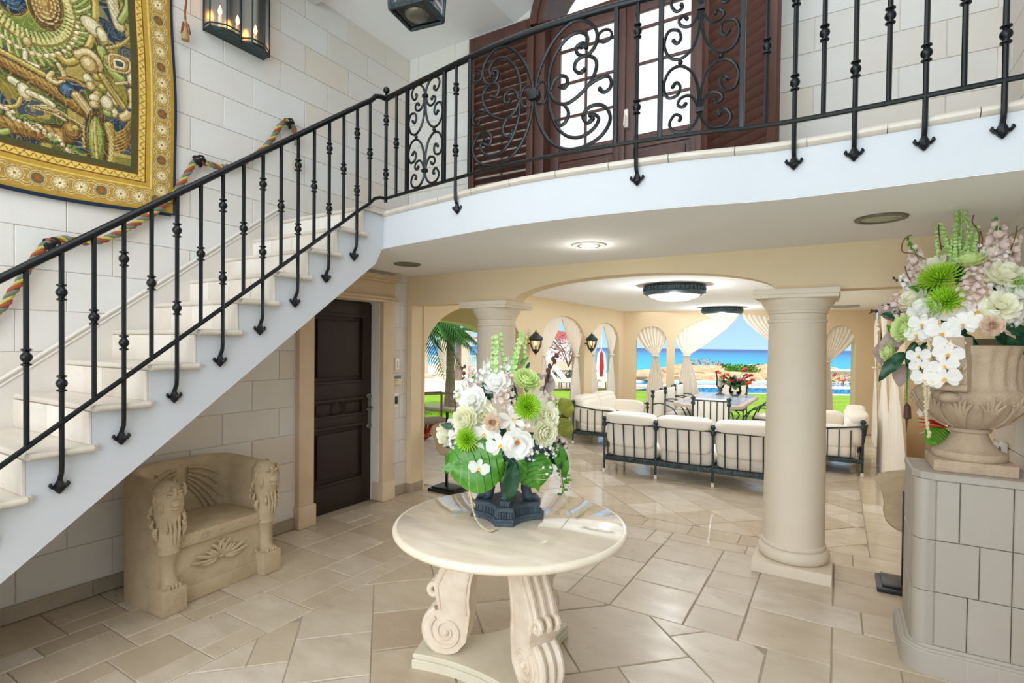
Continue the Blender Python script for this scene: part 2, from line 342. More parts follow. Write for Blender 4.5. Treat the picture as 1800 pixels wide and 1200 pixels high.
# ================================================================ THE SETTING
XL, XR, YB, ZC = -4.15, .86, 4.52, 2.445      # hall: left wall, right wall, arcade wall, gallery underside
def struct(name, mb, m, parent=None, **k):
    o = mb.build(name, m, parent, **k)
    if parent is None: o['kind'] = 'structure'
    return o
BLK = {}
def block_mesh(w_, h_, d_, mt, nm, bev=.004):
    key = (round(w_, 3), round(h_, 3), d_, mt)
    if key not in BLK:
        b = MB().prism([(0, 0), (w_, 0), (w_, h_), (0, h_)], 0, d_, bev=bev)     # local x along, y up, z outward
        BLK[key] = b.mesh(nm, mt, smooth=False)
    return BLK[key]
def blocks(parent, org, rot, rects, mt, nm, d_=.012, gap=.0035, bev=.004, jit=0):
    """lay blocks (s0, s1, t0, t1) on a face; org = face origin, rot = euler putting local x along, y up, z outward"""
    R = Matrix.Identity(3) if rot is None else rot
    po = wloc(parent)
    for s0, s1, t0, t1 in rects:
        if s1-s0 < .03 or t1-t0 < .02: continue
        me = block_mesh(s1-s0-2*gap, t1-t0-2*gap, d_, mt, nm, bev)
        o = inst(nm, me, parent); p = Vector(org)+R @ Vector((s0+gap, t0+gap, random.uniform(-jit, 0)))-po
        o.matrix_local = Matrix.Translation(p) @ R.to_4x4()
RX_POS = Matrix(((0, 0, 1), (1, 0, 0), (0, 1, 0)))          # face looking +x: local x = +y, up = z
RY_NEG = Matrix(((1, 0, 0), (0, 0, -1), (0, 1, 0)))         # face looking -y: local x = +x, up = z
RX_NEG = Matrix(((0, 0, -1), (-1, 0, 0), (0, 1, 0)))        # face looking -x: local x = -y, up = z
def cut(rects, hole):
    out = []; a0, a1, b0, b1 = hole
    for s0, s1, t0, t1 in rects:
        if s1 <= a0+1e-4 or s0 >= a1-1e-4 or t1 <= b0+1e-4 or t0 >= b1-1e-4: out.append((s0, s1, t0, t1)); continue
        if t1 > b1: out.append((s0, s1, max(b1, t0), t1)); 
        if t0 < b0: out.append((s0, s1, t0, b0))
        u0, u1 = max(t0, b0), min(t1, b1)
        if s0 < a0: out.append((s0, a0, u0, u1))
        if s1 > a1: out.append((a1, s1, u0, u1))
    return out
CZ = [.105+.2505*k for k in range(20)]
def courses(s0, s1, zs, ze, off, pitch=.5, odd=0):
    R = []; zz = [zs]+[z for z in CZ if zs+.02 < z < ze-.02]+[ze]
    for a, b in zip(zz, zz[1:]):
        k = sum(1 for z in CZ if z < (a+b)/2)
        o = off+(pitch/2 if (k+odd) % 2 else 0); q = o+pitch*math.floor((s0-o)/pitch)
        while q < s1:
            u, v = max(q, s0), min(q+pitch, s1)
            if v-u > .02: R.append((u, v, a, b))
            q += pitch
    return R
# ---- hall floor: ashlar border laid square, centre field laid at 45 degrees
fl = struct('floor', MB().box((XL-.2, -3.9, -.12), (3.7, 2.9, -.006)).box((XL-.2, 2.9, -.12), (XR+.1, 4.88, -.006)), 'grout')
def pack(nx, ny, occ, sizes, rnd):
    R = []
    for j in range(ny):
        for i in range(nx):
            if occ[i][j]: continue
            ss = sizes[:]; rnd.shuffle(ss)
            for a, b in ss+[(2, 1), (1, 2), (1, 1)]:
                if i+a <= nx and j+b <= ny and all(not occ[i+u][j+v] for u in range(a) for v in range(b)):
                    for u in range(a):
                        for v in range(b): occ[i+u][j+v] = 1
                    R.append((i, j, a, b)); break
    return R
U = .155; X0c, X1c, Y0c, Y1c = -2.79, -2.79+16*U, .8, .8+16*U
rnd = random.Random(23)
nx, ny = 9+16+8, 27+6
occ = [[0]*ny for _ in range(nx)]
for i in range(9, 25):
    for j in range(6, 22): occ[i][j] = 1
tiles = []
for i, j, a, b in pack(nx, ny, occ, [(3, 2), (2, 3), (2, 2), (4, 2), (3, 3), (4, 3), (3, 2)], rnd):
    x, y = X0c+(i-9)*U, Y0c+(j-6)*U
    tiles.append([(x, y), (x+a*U, y), (x+a*U, y+b*U), (x, y+b*U)])
tiles = [cliprect(t, XL, -.2, XR, 4.88) for t in tiles]
V = .21; nn = 18; occ = [[0]*nn for _ in range(nn)]; cx, cy = (X0c+X1c)/2, (Y0c+Y1c)/2+.03
for i, j, a, b in pack(nn, nn, occ, [(2, 2), (3, 2), (2, 2), (2, 3), (3, 3), (2, 2)], random.Random(4)):
    q = []
    for u, v in ((i, j), (i+a, j), (i+a, j+b), (i, j+b)):
        u, v = (u-nn/2)*V, (v-nn/2)*V; q.append((cx+(u-v)*.7071, cy+(u+v)*.7071))
    q = cliprect(q, X0c, Y0c, X1c, Y1c)
    if len(q) > 2: tiles.append(q)
def seen(p, m=260):
    for x, y in p:
        d = Vector((x, y, 0))-CAM; z = d.dot(_f)
        if z < .3: continue
        px, py = 900+FPX*d.dot(R_)/z, CY-FPX*d.dot(U_)/z
        if -m < px < 1800+m and py < 1200+m: return True
    return False
def shrink(p, g):
    n = len(p); out = []
    for i in range(n):
        p0, p1, p2 = p[i-1], p[i], p[(i+1) % n]
        e1 = Vector((p1[0]-p0[0], p1[1]-p0[1])); e2 = Vector((p2[0]-p1[0], p2[1]-p1[1]))
        if e1.length < 1e-5 or e2.length < 1e-5: continue
        n1 = Vector((-e1.y, e1.x)).normalized(); n2 = Vector((-e2.y, e2.x)).normalized(); bs = n1+n2
        k = g/max(.35, bs.length**2/2); out.append((p1[0]+bs.x*k, p1[1]+bs.y*k))
    return out
def lay(tiles, parent, mt, nm, gap, z, bev=.004, worn=.0):
    for p in tiles:
        if len(p) < 3 or area(p) < .004 or not seen(p): continue
        p = shrink(p, gap)
        if area(p) < .003: continue
        if worn:                                            # tumbled, slightly uneven edges
            q = []
            for i in range(len(p)):
                a, b = Vector(p[i]), Vector(p[(i+1) % len(p)]); L = (b-a).length; k = max(1, min(3, int(L/.16)))
                nrm = Vector((-(b-a).y, (b-a).x)).normalized()
                for t in range(k): q.append(tuple(a+(b-a)*(t/k)+(nrm*random.uniform(-worn*.2, worn) if t else nrm*0)))
            p = q
        c = (sum(a for a, b in p)/len(p), sum(b for a, b in p)/len(p))
        me = MB().prism([(a-c[0], b-c[1]) for a, b in p], -.02, 0, bev=bev).mesh(nm, mt, smooth=False)
        inst(nm, me, parent, Vector((c[0], c[1], z+random.uniform(-.0015, .0015)))-wloc(parent))
lay(tiles, fl, 'floor_stone', 'floor_tile', .0026, 0, worn=.005)
# ---- living room floor: two border courses and squares on the diagonal
fl2 = struct('floor', MB().box((-4.3, 4.88, -.12), (XR+.1, 13.2, -.006)), 'grout')
tl = []; q = -4.07; k = 0
while q < .62: tl.append([(q, 4.88), (min(q+.42, .62), 4.88), (min(q+.42, .62), 5.15), (q, 5.15)]); q += .42
q = 5.15
while q < 12: tl.append([(.25, q), (.62, q), (.62, q+.36), (.25, q+.36)]); q += .36
S = .37
for i in range(-16, 17):
    for j in range(-16, 17):
        pq = []
        for u, v in ((i, j), (i+1, j), (i+1, j+1), (i, j+1)):
            pq.append((-1.9+(u-v)*S*.7071, 8.6+(u+v)*S*.7071))
        pq = cliprect(pq, -4.07, 5.15, .25, 12.9)
        if len(pq) > 2: tl.append(pq)
lay(tl, fl2, 'living_stone', 'floor_tile', .003, 0, bev=.002)
# ---- left stone wall
wl = struct('wall_left', MB().box((XL-.3, -3.9, 0), (XL-.012, 3.24, 4.86)).box((XL-.3, 4.10, 0), (XL-.012, YB, 4.86)).box((XL-.3, YB, 2.6), (XL-.012, YB+.3, 4.86)).box((XL-.3, 3.24, 2.12), (XL-.012, 4.10, 4.86)), 'mortar', smooth=False)
R = courses(-.6, YB, .105, 4.86, .155, .5, 1)
R = cut(R, (3.06, 4.28, 0, 2.40))
blocks(wl, (XL-.012, 0, 0), RX_POS, R, 'wall_stone', 'stone_block', d_=.009, gap=.0018, bev=.003)
R = [(y, y+.62, 0, .105) for y in np.arange(.3, 3.0, .62)]; R[-1] = (R[-1][0], 3.06, 0, .105)
bb = struct('baseboard_left', MB().box((XL-.012, -.6, 0), (XL, 3.06, .1)).box((XL-.012, 4.28, 0), (XL, YB, .1)), 'grout_light')
blocks(bb, (XL-.002, 0, 0), RX_POS, R+[(-.4, .3, 0, .105), (4.28, 4.52, 0, .105)], 'base_stone', 'base_block', d_=.014)
# door surround of dressed stone
ds = thing('door_surround', 'pale dressed stone surround framing the dark wooden door', 'door surround', (XL, 3.67, 0))
ds['kind'] = 'structure'
MB().bbox((XL-.1, 3.075, .2), (XL+.045, 3.235, 2.12), .006).build('pilaster', 'door_surround', ds)
MB().bbox((XL-.1, 4.105, .2), (XL+.045, 4.265, 2.12), .006).build('pilaster', 'door_surround', ds)
for y in (3.155, 4.185): MB().bbox((XL-.1, y-.095, 0), (XL+.065, y+.095, .2), .012).build('plinth_block', 'door_surround', ds)
MB().bbox((XL-.02, 3.05, 2.17), (XL+.03, 4.29, 2.335), .004).build('frieze', 'door_surround', ds)
for z0, z1, o in ((2.12, 2.15, .055), (2.15, 2.175, .075), (2.335, 2.36, .055), (2.36, 2.385, .08), (2.385, 2.40, .095)):
    MB().bbox((XL-.02, 3.05-o*.4, z0), (XL+o, 4.29+o*.4, z1), .006).build('moulding', 'door_surround', ds)
# the dark panelled door
dr = struct('door_1', MB().box((-4.34, 3.18, 0), (-4.305, 4.16, 2.12)), 'door_wood')
def frame(mb, y0, y1, z0, z1, w_, d0, d1, x=-4.305):
    for a, b in (((x+d0, y0, z0), (x+d1, y1, z0+w_)), ((x+d0, y0, z1-w_), (x+d1, y1, z1)), ((x+d0, y0, z0+w_), (x+d1, y0+w_, z1-w_)), ((x+d0, y1-w_, z0+w_), (x+d1, y1, z1-w_))): mb.bbox(a, b, .006)
mb = MB()
for a in (((-4.31, 3.2, 0), (-4.28, 3.34, 2.1)), ((-4.31, 4.0, 0), (-4.28, 4.14, 2.1)), ((-4.31, 3.34, 0), (-4.28, 4.0, .26)), ((-4.31, 3.34, .85), (-4.28, 4.0, .93)), ((-4.31, 3.34, 1.12), (-4.28, 4.0, 1.27)), ((-4.31, 3.34, 1.98), (-4.28, 4.0, 2.1))): mb.bbox(*a, .004)
mb.build('door_frame', 'door_wood', dr)
for z0, z1 in ((.26, .85), (.93, 1.12), (1.27, 1.98)):
    mb = MB(); frame(mb, 3.34, 4.0, z0, z1, .03, 0, .035)
    if z1-z0 > .3: mb.bbox((-4.31, 3.41, z0+.07), (-4.283, 3.93, z1-.07), .012)
    else:
        mb.bbox((-4.31, 3.4, z0+.05), (-4.29, 3.57, z1-.05), .006).bbox((-4.31, 3.77, z0+.05), (-4.29, 3.94, z1-.05), .006)
        mb.tube([(-4.283, 3.67+.085*math.cos(t), 1.025+.07*math.sin(t)) for t in np.linspace(0, 2*PI, 25)], .008, 6)
    mb.build('door_panel', 'door_wood', dr)
mb = MB().bbox((-4.28, 4.045, .82), (-4.262, 4.085, 1.1), .012).sell((-4.27, 4.065, 1.12), (.012, .035, .03), 1).sell((-4.27, 4.065, .80), (.012, .035, .03), 1)
mb.tube(smooth_path([(-4.262, 4.065, 1.0), (-4.225, 4.06, 1.0), (-4.215, 4.03, .99), (-4.22, 3.97, .985)]), .008, 8)
mb.build('door_handle', 'pewter', dr)
# ---- arcade wall (plaster) with flat lintels and a low arch
def zb(x):
    if -2.74 < x < -.41: return 2.115+.198*math.sqrt(max(0, 1-((x+1.575)/1.165)**2))
    return 2.112
xs = sorted(set([-4.085, -4.07, XR]+[-1.575-1.165*math.cos(t) for t in np.linspace(0, PI, 49)]))
mb = MB()
def sect(mb, xs, zlo, zhi, y0, y1):
    n = len(xs); vs = []
    for x in xs: vs += [(x, y0, zlo(x)), (x, y0, zhi), (x, y1, zlo(x)), (x, y1, zhi)]
    fs = []
    for i in range(n-1):
        a, b = 4*i, 4*i+4
        fs += [(a, b, b+1, a+1), (a+2, a+3, b+3, b+2), (a, a+2, b+2, b), (a+1, b+1, b+3, a+3)]
    fs += [(0, 1, 3, 2), (4*n-4, 4*n-2, 4*n-1, 4*n-3)]
    mb.add(vs, fs)
sect(mb, xs, zb, 2.6, YB, YB+.19)
mb.box((XL-.3, YB, 0), (-4.085, YB+.19, 2.6))
aw = struct('wall_arcade', mb, 'cream_plaster', smooth=False)
struct('baseboard_arcade', MB().bbox((XL, YB-.012, 0), (-4.073, YB+.2, .105), .004), 'base_stone')
# ---- stone wall above the gallery, with the arched opening
OX0, OX1, OZ, OR = -2.46, -.97, 4.70, .62
ocx, oa = (OX0+OX1)/2, (OX1-OX0)/2
def otop(x): return OZ+OR*math.sqrt(max(0, 1-((x-ocx)/oa)**2))
mb = MB().box((XL-.02, YB+.012, 2.6), (OX0, YB+.3, 5.9)).box((OX1, YB+.012, 2.6), (XR+.2, YB+.3, 5.9))
xs2 = [ocx-oa*math.cos(t) for t in np.linspace(0, PI, 33)]
sect(mb, xs2, otop, 5.9, YB+.012, YB+.3)
wb = struct('wall_back', mb, 'mortar', smooth=False)
R = courses(XL, XR, 2.7, 4.86, -.187, .512, 0)
R = cut(R, (OX0, OX1, 0, 4.72))
R = [r for r in R if not (r[1] > OX0-.0 and r[0] < OX1 and r[3] > 4.7)] + [(-3.0, -2.60, 4.86, 5.11), (-2.60, -2.42, 4.86, 5.11), (-.9, -.5, 4.86, 5.11)]
blocks(wb, (0, YB+.012, 0), RY_NEG, R, 'wall_stone', 'stone_block', d_=.009, gap=.0018, bev=.003)
# ---- right stone wall
wr = struct('wall_right', MB().box((XR+.012, 2.9, 0), (XR+.3, YB+.3, 5.9)), 'mortar')
R = courses(-YB, -2.89, .105, 4.86, .2, .5, 0)
blocks(wr, (XR+.012, 0, 0), RX_NEG, R, 'wall_stone', 'stone_block', gap=.0025)
struct('wall_front', MB().box((XR+.3, 2.89, 0), (3.8, 3.2, 5.9)).box((XR, 2.88, 0), (XR+.3, 2.9, 5.9)), 'white_plaster')
struct('wall_right', MB().box((3.6, -3.9, 0), (3.8, 2.9, 5.9)), 'white_plaster')
# ---- ceilings
_cp = smooth_path([(x, y, 0) for x, y in zip([-3.12, -2.49, -1.84, -1.3, -.735, -.32, .05, .65, XR], [3.11, 3.0, 2.905, 2.905, 2.965, 3.05, 3.06, 3.04, 3.03])], 8)
struct('ceiling', MB().prism([(XL-.3, 3.115)]+[(p.x, p.y+.003) for p in _cp]+[(XR+.3, 3.04), (XR+.3, YB+.1), (XL-.3, YB+.1)], ZC-.004, ZC+.01), 'under_gallery_paint', ang=20)
struct('ceiling', MB().box((-4.4, YB+.1, 2.45), (XR+.3, 13.4, 2.6)), 'ceiling_paint')
mb = MB()
cp = [(XL-.3, 4.855), (-2.78, 4.855), (-2.55, 4.95), (-2.3, 5.12), (-1.715, 5.35), (-1.1, 5.12), (-.85, 4.95), (-.62, 4.855), (3.8, 4.855)]
for (xa, za), (xb, zb_) in zip(cp, cp[1:]):
    mb.add([(xa, -3.9, za), (xb, -3.9, zb_), (xb, YB+.3, zb_), (xa, YB+.3, za), (xa, -3.9, za+.1), (xb, -3.9, zb_+.1), (xb, YB+.3, zb_+.1), (xa, YB+.3, za+.1)],
           [(0, 1, 2, 3), (7, 6, 5, 4), (0, 4, 5, 1), (2, 6, 7, 3)])
struct('ceiling', mb, 'ceiling_paint', smooth=False)
struct('trim_1', MB().box((XL, 1.2, 4.78), (XL+.34, 3.25, 4.855)), 'white_plaster')
# ---- living room walls with arched openings
def arch_wall(name, p0, d, L, z1, th, ops, mt, seg=20):
    """wall from p0 along unit d; ops = (s0, s1, sill, spring, top); face on the p0 line, thickness to the right of d turned +90"""
    d = Vector((d[0], d[1])).normalized(); nrm = Vector((-d.y, d.x)); mb = MB()
    def T(s, t, z): return (p0[0]+d.x*s+nrm.x*t, p0[1]+d.y*s+nrm.y*t, z)
    def slab(a, b, z0a, z0b, z1a, z1b):
        vs = [T(a, 0, z0a), T(b, 0, z0b), T(b, 0, z1b), T(a, 0, z1a), T(a, th, z0a), T(b, th, z0b), T(b, th, z1b), T(a, th, z1a)]
        mb.add(vs, [(0, 1, 2, 3), (7, 6, 5, 4), (0, 4, 5, 1), (3, 2, 6, 7), (0, 3, 7, 4), (1, 5, 6, 2)])
    s = 0
    for s0, s1, sill, spr, top in ops:
        if s0 > s: slab(s, s0, 0, 0, z1, z1)
        c, a = (s0+s1)/2, (s1-s0)/2
        if sill > 0: slab(s0, s1, 0, 0, sill, sill)
        q = [c-a*math.cos(t) for t in np.linspace(0, PI, seg+1)]; zz = [spr+(top-spr)*math.sin(t) for t in np.linspace(0, PI, seg+1)]
        for i in range(seg): slab(q[i], q[i+1], zz[i], zz[i+1], z1, z1)
        s = s1
    if s < L: slab(s, L, 0, 0, z1, z1)
    return struct(name, mb, mt, smooth=False), T
LW0 = (-4.07, YB+.19)
lw, TL = arch_wall('wall_left', LW0, (0, 1), 11.38-LW0[1], 2.5, .26,
    [(.02, 2.285, 0, 1.56, 2.19), (2.86, 4.57, 0, 1.76, 2.20), (4.92, 6.42, 0, 1.76, 2.16)], 'cream_plaster')
fd = Vector((4.67, 1.22)).normalized()
fw, TF = arch_wall('wall_far', (-4.07, 11.38), fd, 4.86, 2.5, .3,
    [(.28, .93, 0, 1.79, 2.12), (1.10, 3.70, 0, 1.74, 2.38), (3.98, 4.52, 0, 1.79, 2.14)], 'cream_plaster')
struct('wall_right', MB().box((.66, 7.6, 0), (.9, 12.75, 2.5)), 'cream_plaster')
struct('wall_right', MB().box((XR, YB, 0), (XR+.3, 7.6, 2.5)), 'cream_plaster')
struct('baseboard_left', MB().bbox((-4.07, 7.0, 0), (-4.055, 7.56, .1), .003).bbox((-4.07, 9.3, 0), (-4.055, 9.6, .1), .003).bbox((-4.07, 10.78, 0), (-4.055, 11.3, .1), .003), 'base_stone')
# loggia outside the big side arch
lg, _ = arch_wall('wall_loggia', (-6.4, 4.6), (0, 1), 5.9, 2.6, .3, [(1.35, 5.3, 0, 1.62, 2.13)], 'cream_plaster')
struct('ceiling', MB().box((-6.7, 4.6, 2.45), (-4.33, 9.9, 2.6)), 'cream_plaster')
struct('wall_loggia', MB().box((-6.7, 4.3, 0), (-4.33, 4.6, 2.6)), 'cream_plaster')
# ---- columns
def column(x, y, name='column', label='', parent_scale=1):
    c = thing(name, label, 'column', (x, y, 0), 0, 'cream columns carrying the arcade')
    MB().bbox((x-.262, y-.258, 0), (x+.262, y+.258, .085), .006).build('plinth', 'column_stone', c)
    pr = [(.20, .085)]+[(.205+.045*math.cos(t), .135+.05*math.sin(t)) for t in np.linspace(-PI/2, PI/2, 9)]+[(.222, .187), (.222, .205), (.212, .215)]
    MB().lathe(pr, (x, y, 0), 40).build('base', 'column_stone', c)
    pr = [(.211-.017*((z-.215)/1.69)**1.7, z) for z in np.linspace(.215, 1.87, 10)]
    MB().lathe(pr, (x, y, 0), 40).build('shaft', 'column_stone', c)
    pr = [(.194, 1.87), (.203, 1.872), (.203, 1.893), (.194, 1.896), (.194, 1.935), (.205, 1.94), (.207, 1.958), (.214, 1.962), (.216, 1.975), (.236, 2.0), (.252, 2.03), (.256, 2.045)]
    MB().lathe(pr, (x, y, 0), 40).build('capital', 'column_stone', c)
    MB().bbox((x-.272, y-.27, 2.045), (x+.272, y+.27, 2.075), .004).bbox((x-.28, y-.278, 2.07), (x+.28, y+.278, 2.113), .01).build('abacus', 'column_stone', c)
    return c
c1 = column(-.27, 4.612, label='large cream column standing at the right end of the arch, nearest the camera')
c2 = copy_tree(c1, loc=(-3.01, 4.612, 0), label='cream column behind the flowers on the round table')
# ================================================================ STAIRCASE
XS = -3.12
st = thing('staircase', 'stone staircase with white plastered side rising along the left wall', 'staircase', (XS, .1, 0))
N_ = 12; RUN = .2506; RISE = .1945
Zt = lambda n: 2.53-RISE*n
Yf = lambda n: 2.645-RUN*n
Yr = lambda n: 2.895-RUN*n
def tread_poly(y0, y1, z, th=.034):         # (y,z) section with a round nose
    r = th/2; return [(y1, z-th), (y1, z)]+[(y0+r-r*math.sin(t), z-r+r*math.cos(t)) for t in np.linspace(0, PI, 7)]
for n in range(N_):
    sec = tread_poly(Yf(n), Yr(n)+.03, Zt(n)); k = len(sec)
    sm = MB().add([(XL, y, z) for y, z in sec]+[(XS+.022, y, z) for y, z in sec], [tuple(range(k)), tuple(range(2*k-1, k-1, -1))]+[(i, k+i, k+(i+1) % k, (i+1) % k) for i in range(k)])
    tr_ = sm.build('tread', 'tread_marble', st, ang=50)
    MB().tube([(XS+.022, Yf(n)+.017, Zt(n)-.017), (XS+.022, Yr(n)+.012, Zt(n)-.017)], .017, 10).build('nosing_return', 'tread_marble', tr_)
    zt = (Zt(n-1) if n else 2.735)-.034
    w5 = (XS+.0-XL)/4
    for q in range(4):
        MB().prism([(XL+q*w5+.002, 0), (XL+(q+1)*w5-.002, 0), (XL+(q+1)*w5-.002, zt-Zt(n)), (XL+q*w5+.002, zt-Zt(n))], 0, .012, T=lambda a, b, c, n=n: (a, Yr(n)+.012-c, Zt(n)+b), bev=.002).build('riser_tile', 'riser_stone', st, smooth=False)
# solid side panel and sloping underside
top = [(3.13, 2.70), (Yr(0)+.014, 2.70)]
for n in range(N_): top += [(Yr(n)+.014, Zt(n)-.034), (Yr(n+1)+.014, Zt(n)-.034)]
lowz = lambda y: .605+.77*(y-.816)
poly = top+[(top[-1][0], max(0, lowz(top[-1][0]))), (.03, max(0, lowz(.03))), (3.03, lowz(3.03)), (3.09, ZC-.02), (3.13, ZC)]
MB().prism([(a, b) for a, b in poly], XS-.07, XS, T=lambda a, b, c: (c, a, b)).build('side_panel', 'white_plaster', st, smooth=False)
ulo = [(.03, 0), (3.10, lowz(3.10)), (3.10, lowz(3.1)+.12), (.03, .12)]
MB().prism(ulo, XL, XS-.07, T=lambda a, b, c: (c, a, b)).build('underside', 'white_plaster', st, smooth=False)
# wall-side skirting with its moulding
pA, pB = at(0, 668, x=-4.13), at(423, 408, x=-4.13); sl = (pB.z-pA.z)/(pB.y-pA.y)
sk = lambda y: pA.z+sl*(y-pA.y)
ys0, ys1 = -.2, 2.9
MB().prism([(ys0, sk(ys0)-.5), (ys1, sk(ys1)-.5), (ys1, sk(ys1)), (ys0, sk(ys0))], XL, XL+.02, T=lambda a, b, c: (c, a, b)).build('skirting', 'skirting_stone', st, smooth=False)
for dz, rr in ((.0, .012), (-.035, .007)):
    MB().tube([(XL+.02, ys0, sk(ys0)+dz), (XL+.02, ys1, sk(ys1)+dz)], rr, 8).build('moulding', 'skirting_stone', st)
# landing
MB().box((XL, 2.91, 2.66), (XS-.006, 3.5, 2.735)).build('landing', 'tread_marble', st)
MB().tube([(XL, 2.9, 2.718), (XS+.02, 2.9, 2.718), (XS+.02, 3.11, 2.718)], .017, 10).build('landing_nosing', 'tread_marble', st)
# ================================================================ GALLERY (balcony)
CX = [-3.12, -2.49, -1.84, -1.3, -.735, -.32, .05, .65, XR]; CYs = [3.11, 3.0, 2.905, 2.905, 2.965, 3.05, 3.06, 3.04, 3.03]
cpts = smooth_path([(x, y, 0) for x, y in zip(CX, CYs)], 8)
cxs = [p.x for p in cpts]; cys = [p.y for p in cpts]
def yf(x): return float(np.interp(x, cxs, cys))
bal = thing('balcony', 'curved gallery with plain white fascia and tiled edge across the hall', 'balcony', (-1.6, 3.6, ZC))
bal['kind'] = 'structure'
front = [(p.x, p.y) for p in cpts]
MB().prism([(-3.12, YB)]+front+[(XR, YB)], ZC, 2.69, bev=0).build('fascia', 'white_plaster', bal, ang=25)
MB().box((XL, 3.11, ZC), (-3.12, YB, 2.69)).build('landing_slab', 'white_plaster', bal, smooth=False)
MB().prism([(XL, YB), (XL, 3.4), (-3.1, 3.4)]+[(x, y+.16) for x, y in front[1:]]+[(XR, YB)], 2.69, 2.733).build('gallery_floor', 'tread_marble', bal, smooth=False)
qs = np.arange(-3.12, XR+.01, .33)
for a, b in zip(qs, list(qs[1:])+[XR]):
    if b-a < .03: continue
    xs_ = np.linspace(a+.002, b-.002, 5); mb = MB(); sec = [(.16, 2.69), (.0, 2.69), (-.012, 2.697), (-.02, 2.708), (-.02, 2.722), (-.012, 2.733), (.0, 2.738), (.16, 2.738)]
    vs = [(x, yf(x)+o, z) for x in xs_ for o, z in sec]; k = len(sec)
    mb.add(vs, [(i*k+j, i*k+(j+1) % k, (i+1)*k+(j+1) % k, (i+1)*k+j) for i in range(4) for j in range(k)]+[tuple(range(k)), tuple(4*k+j for j in range(k-1, -1, -1))])
    mb.build('edge_tile', 'tread_marble', bal, ang=35)
# ================================================================ ARCHED FRENCH DOOR AND SHUTTERS
fdn = struct('door_2', MB().box((OX0-.02, 4.60, 2.73), (OX1+.02, 4.66, 2.80)), 'shutter_wood')
def wood(nm, *bx, parent=fdn, bev=.006, m='shutter_wood'):
    mb = MB()
    for a, b in bx: mb.bbox(a, b, bev)
    return mb.build(nm, m, parent)
# lining: jambs and arched soffit
mb = MB()
mb.bbox((OX0-.055, 4.47, 2.735), (OX0+.05, 4.80, OZ), .01).bbox((OX1-.05, 4.47, 2.735), (OX1+.03, 4.80, OZ), .01)
mb.build('door_jamb', 'shutter_wood', fdn)
def archsweep(r_in, r_out, y0, y1):
    mb = MB(); n = 28; vs = []
    for t in np.linspace(0, PI, n+1):
        for q in (r_in, r_out):
            x, z = ocx-(oa+q)*math.cos(t), OZ+(OR+q)*math.sin(t)
            vs += [(x, y0, z), (x, y1, z)]
    fs = []
    for i in range(n):
        a, b = 4*i, 4*i+4
        fs += [(a, b, b+2, a+2), (a+1, a+3, b+3, b+1), (a, a+1, b+1, b), (a+2, b+2, b+3, a+3)]
    return mb.add(vs, fs)
archsweep(-.05, .055, 4.42, 4.80).build('arch_lining', 'shutter_wood', fdn)
archsweep(.0, .075, 4.40, 4.44).build('arch_moulding', 'shutter_wood', fdn)
wood('transom_bar', ((OX0, 4.58, 4.72), (OX1, 4.70, 4.80)))
wood('centre_post', ((-1.715, 4.585, 2.75), (-1.655, 4.66, 5.3)))
for nm, a, b in (('left', OX0+.05, -1.70), ('right', -1.67, OX1-.05)):
    lf = wood('door_leaf', ((a, 4.60, 2.75), (a+.095, 4.645, 4.72)), ((b-.075, 4.60, 2.75), (b, 4.645, 4.72)), ((a+.09, 4.60, 2.75), (b-.07, 4.645, 2.9)), ((a+.09, 4.60, 3.43), (b-.07, 4.645, 3.55)), ((a+.09, 4.60, 4.62), (b-.07, 4.645, 4.72)))
    g0, g1 = a+.09, b-.075
    MB().box((g0, 4.615, 2.88), (g1, 4.63, 3.45)).bbox((g0+.03, 4.60, 2.93), (g1-.03, 4.64, 3.4), .012).build('leaf_panel', 'shutter_wood', lf)
    mc = (g0+g1)/2
    for z in (3.85, 4.17, 4.48): MB().bbox((g0, 4.608, z-.01), (g1, 4.635, z+.01), .003).build('glazing_bar', 'shutter_wood', lf)
    MB().bbox((mc-.009, 4.606, 3.55), (mc+.009, 4.637, 4.62), .003).build('glazing_bar', 'shutter_wood', lf)
    MB().box((g0, 4.62, 3.55), (g1, 4.624, 4.62)).build('pane', 'window_glass', lf)
    if nm == 'right': MB().bbox((a+.015, 4.565, 3.62), (a+.05, 4.605, 3.78), .01).tube([(a+.03, 4.56, 3.72), (a+.035, 4.53, 3.70), (a+.03, 4.53, 3.62)], .008).build('door_handle', 'plastic_white', lf)
mb = MB(); n = 20; vs = [(ocx, 4.63, 4.78)]+[(ocx-(oa-.05)*math.cos(t), 4.63, 4.78+(OR-.12)*math.sin(t)) for t in np.linspace(0, PI, n+1)]
mb.add(vs, [(0, i+1, i+2) for i in range(n)]); mb.build('fanlight_pane', 'window_glass', fdn, smooth=False)
mb = MB()
for t in (PI*.25, PI*.5, PI*.75): mb.tube([(ocx, 4.625, 4.8), (ocx-(oa-.06)*math.cos(t), 4.625, 4.78+(OR-.13)*math.sin(t))], .012, 6)
mb.build('fanlight_bar', 'shutter_wood', fdn)
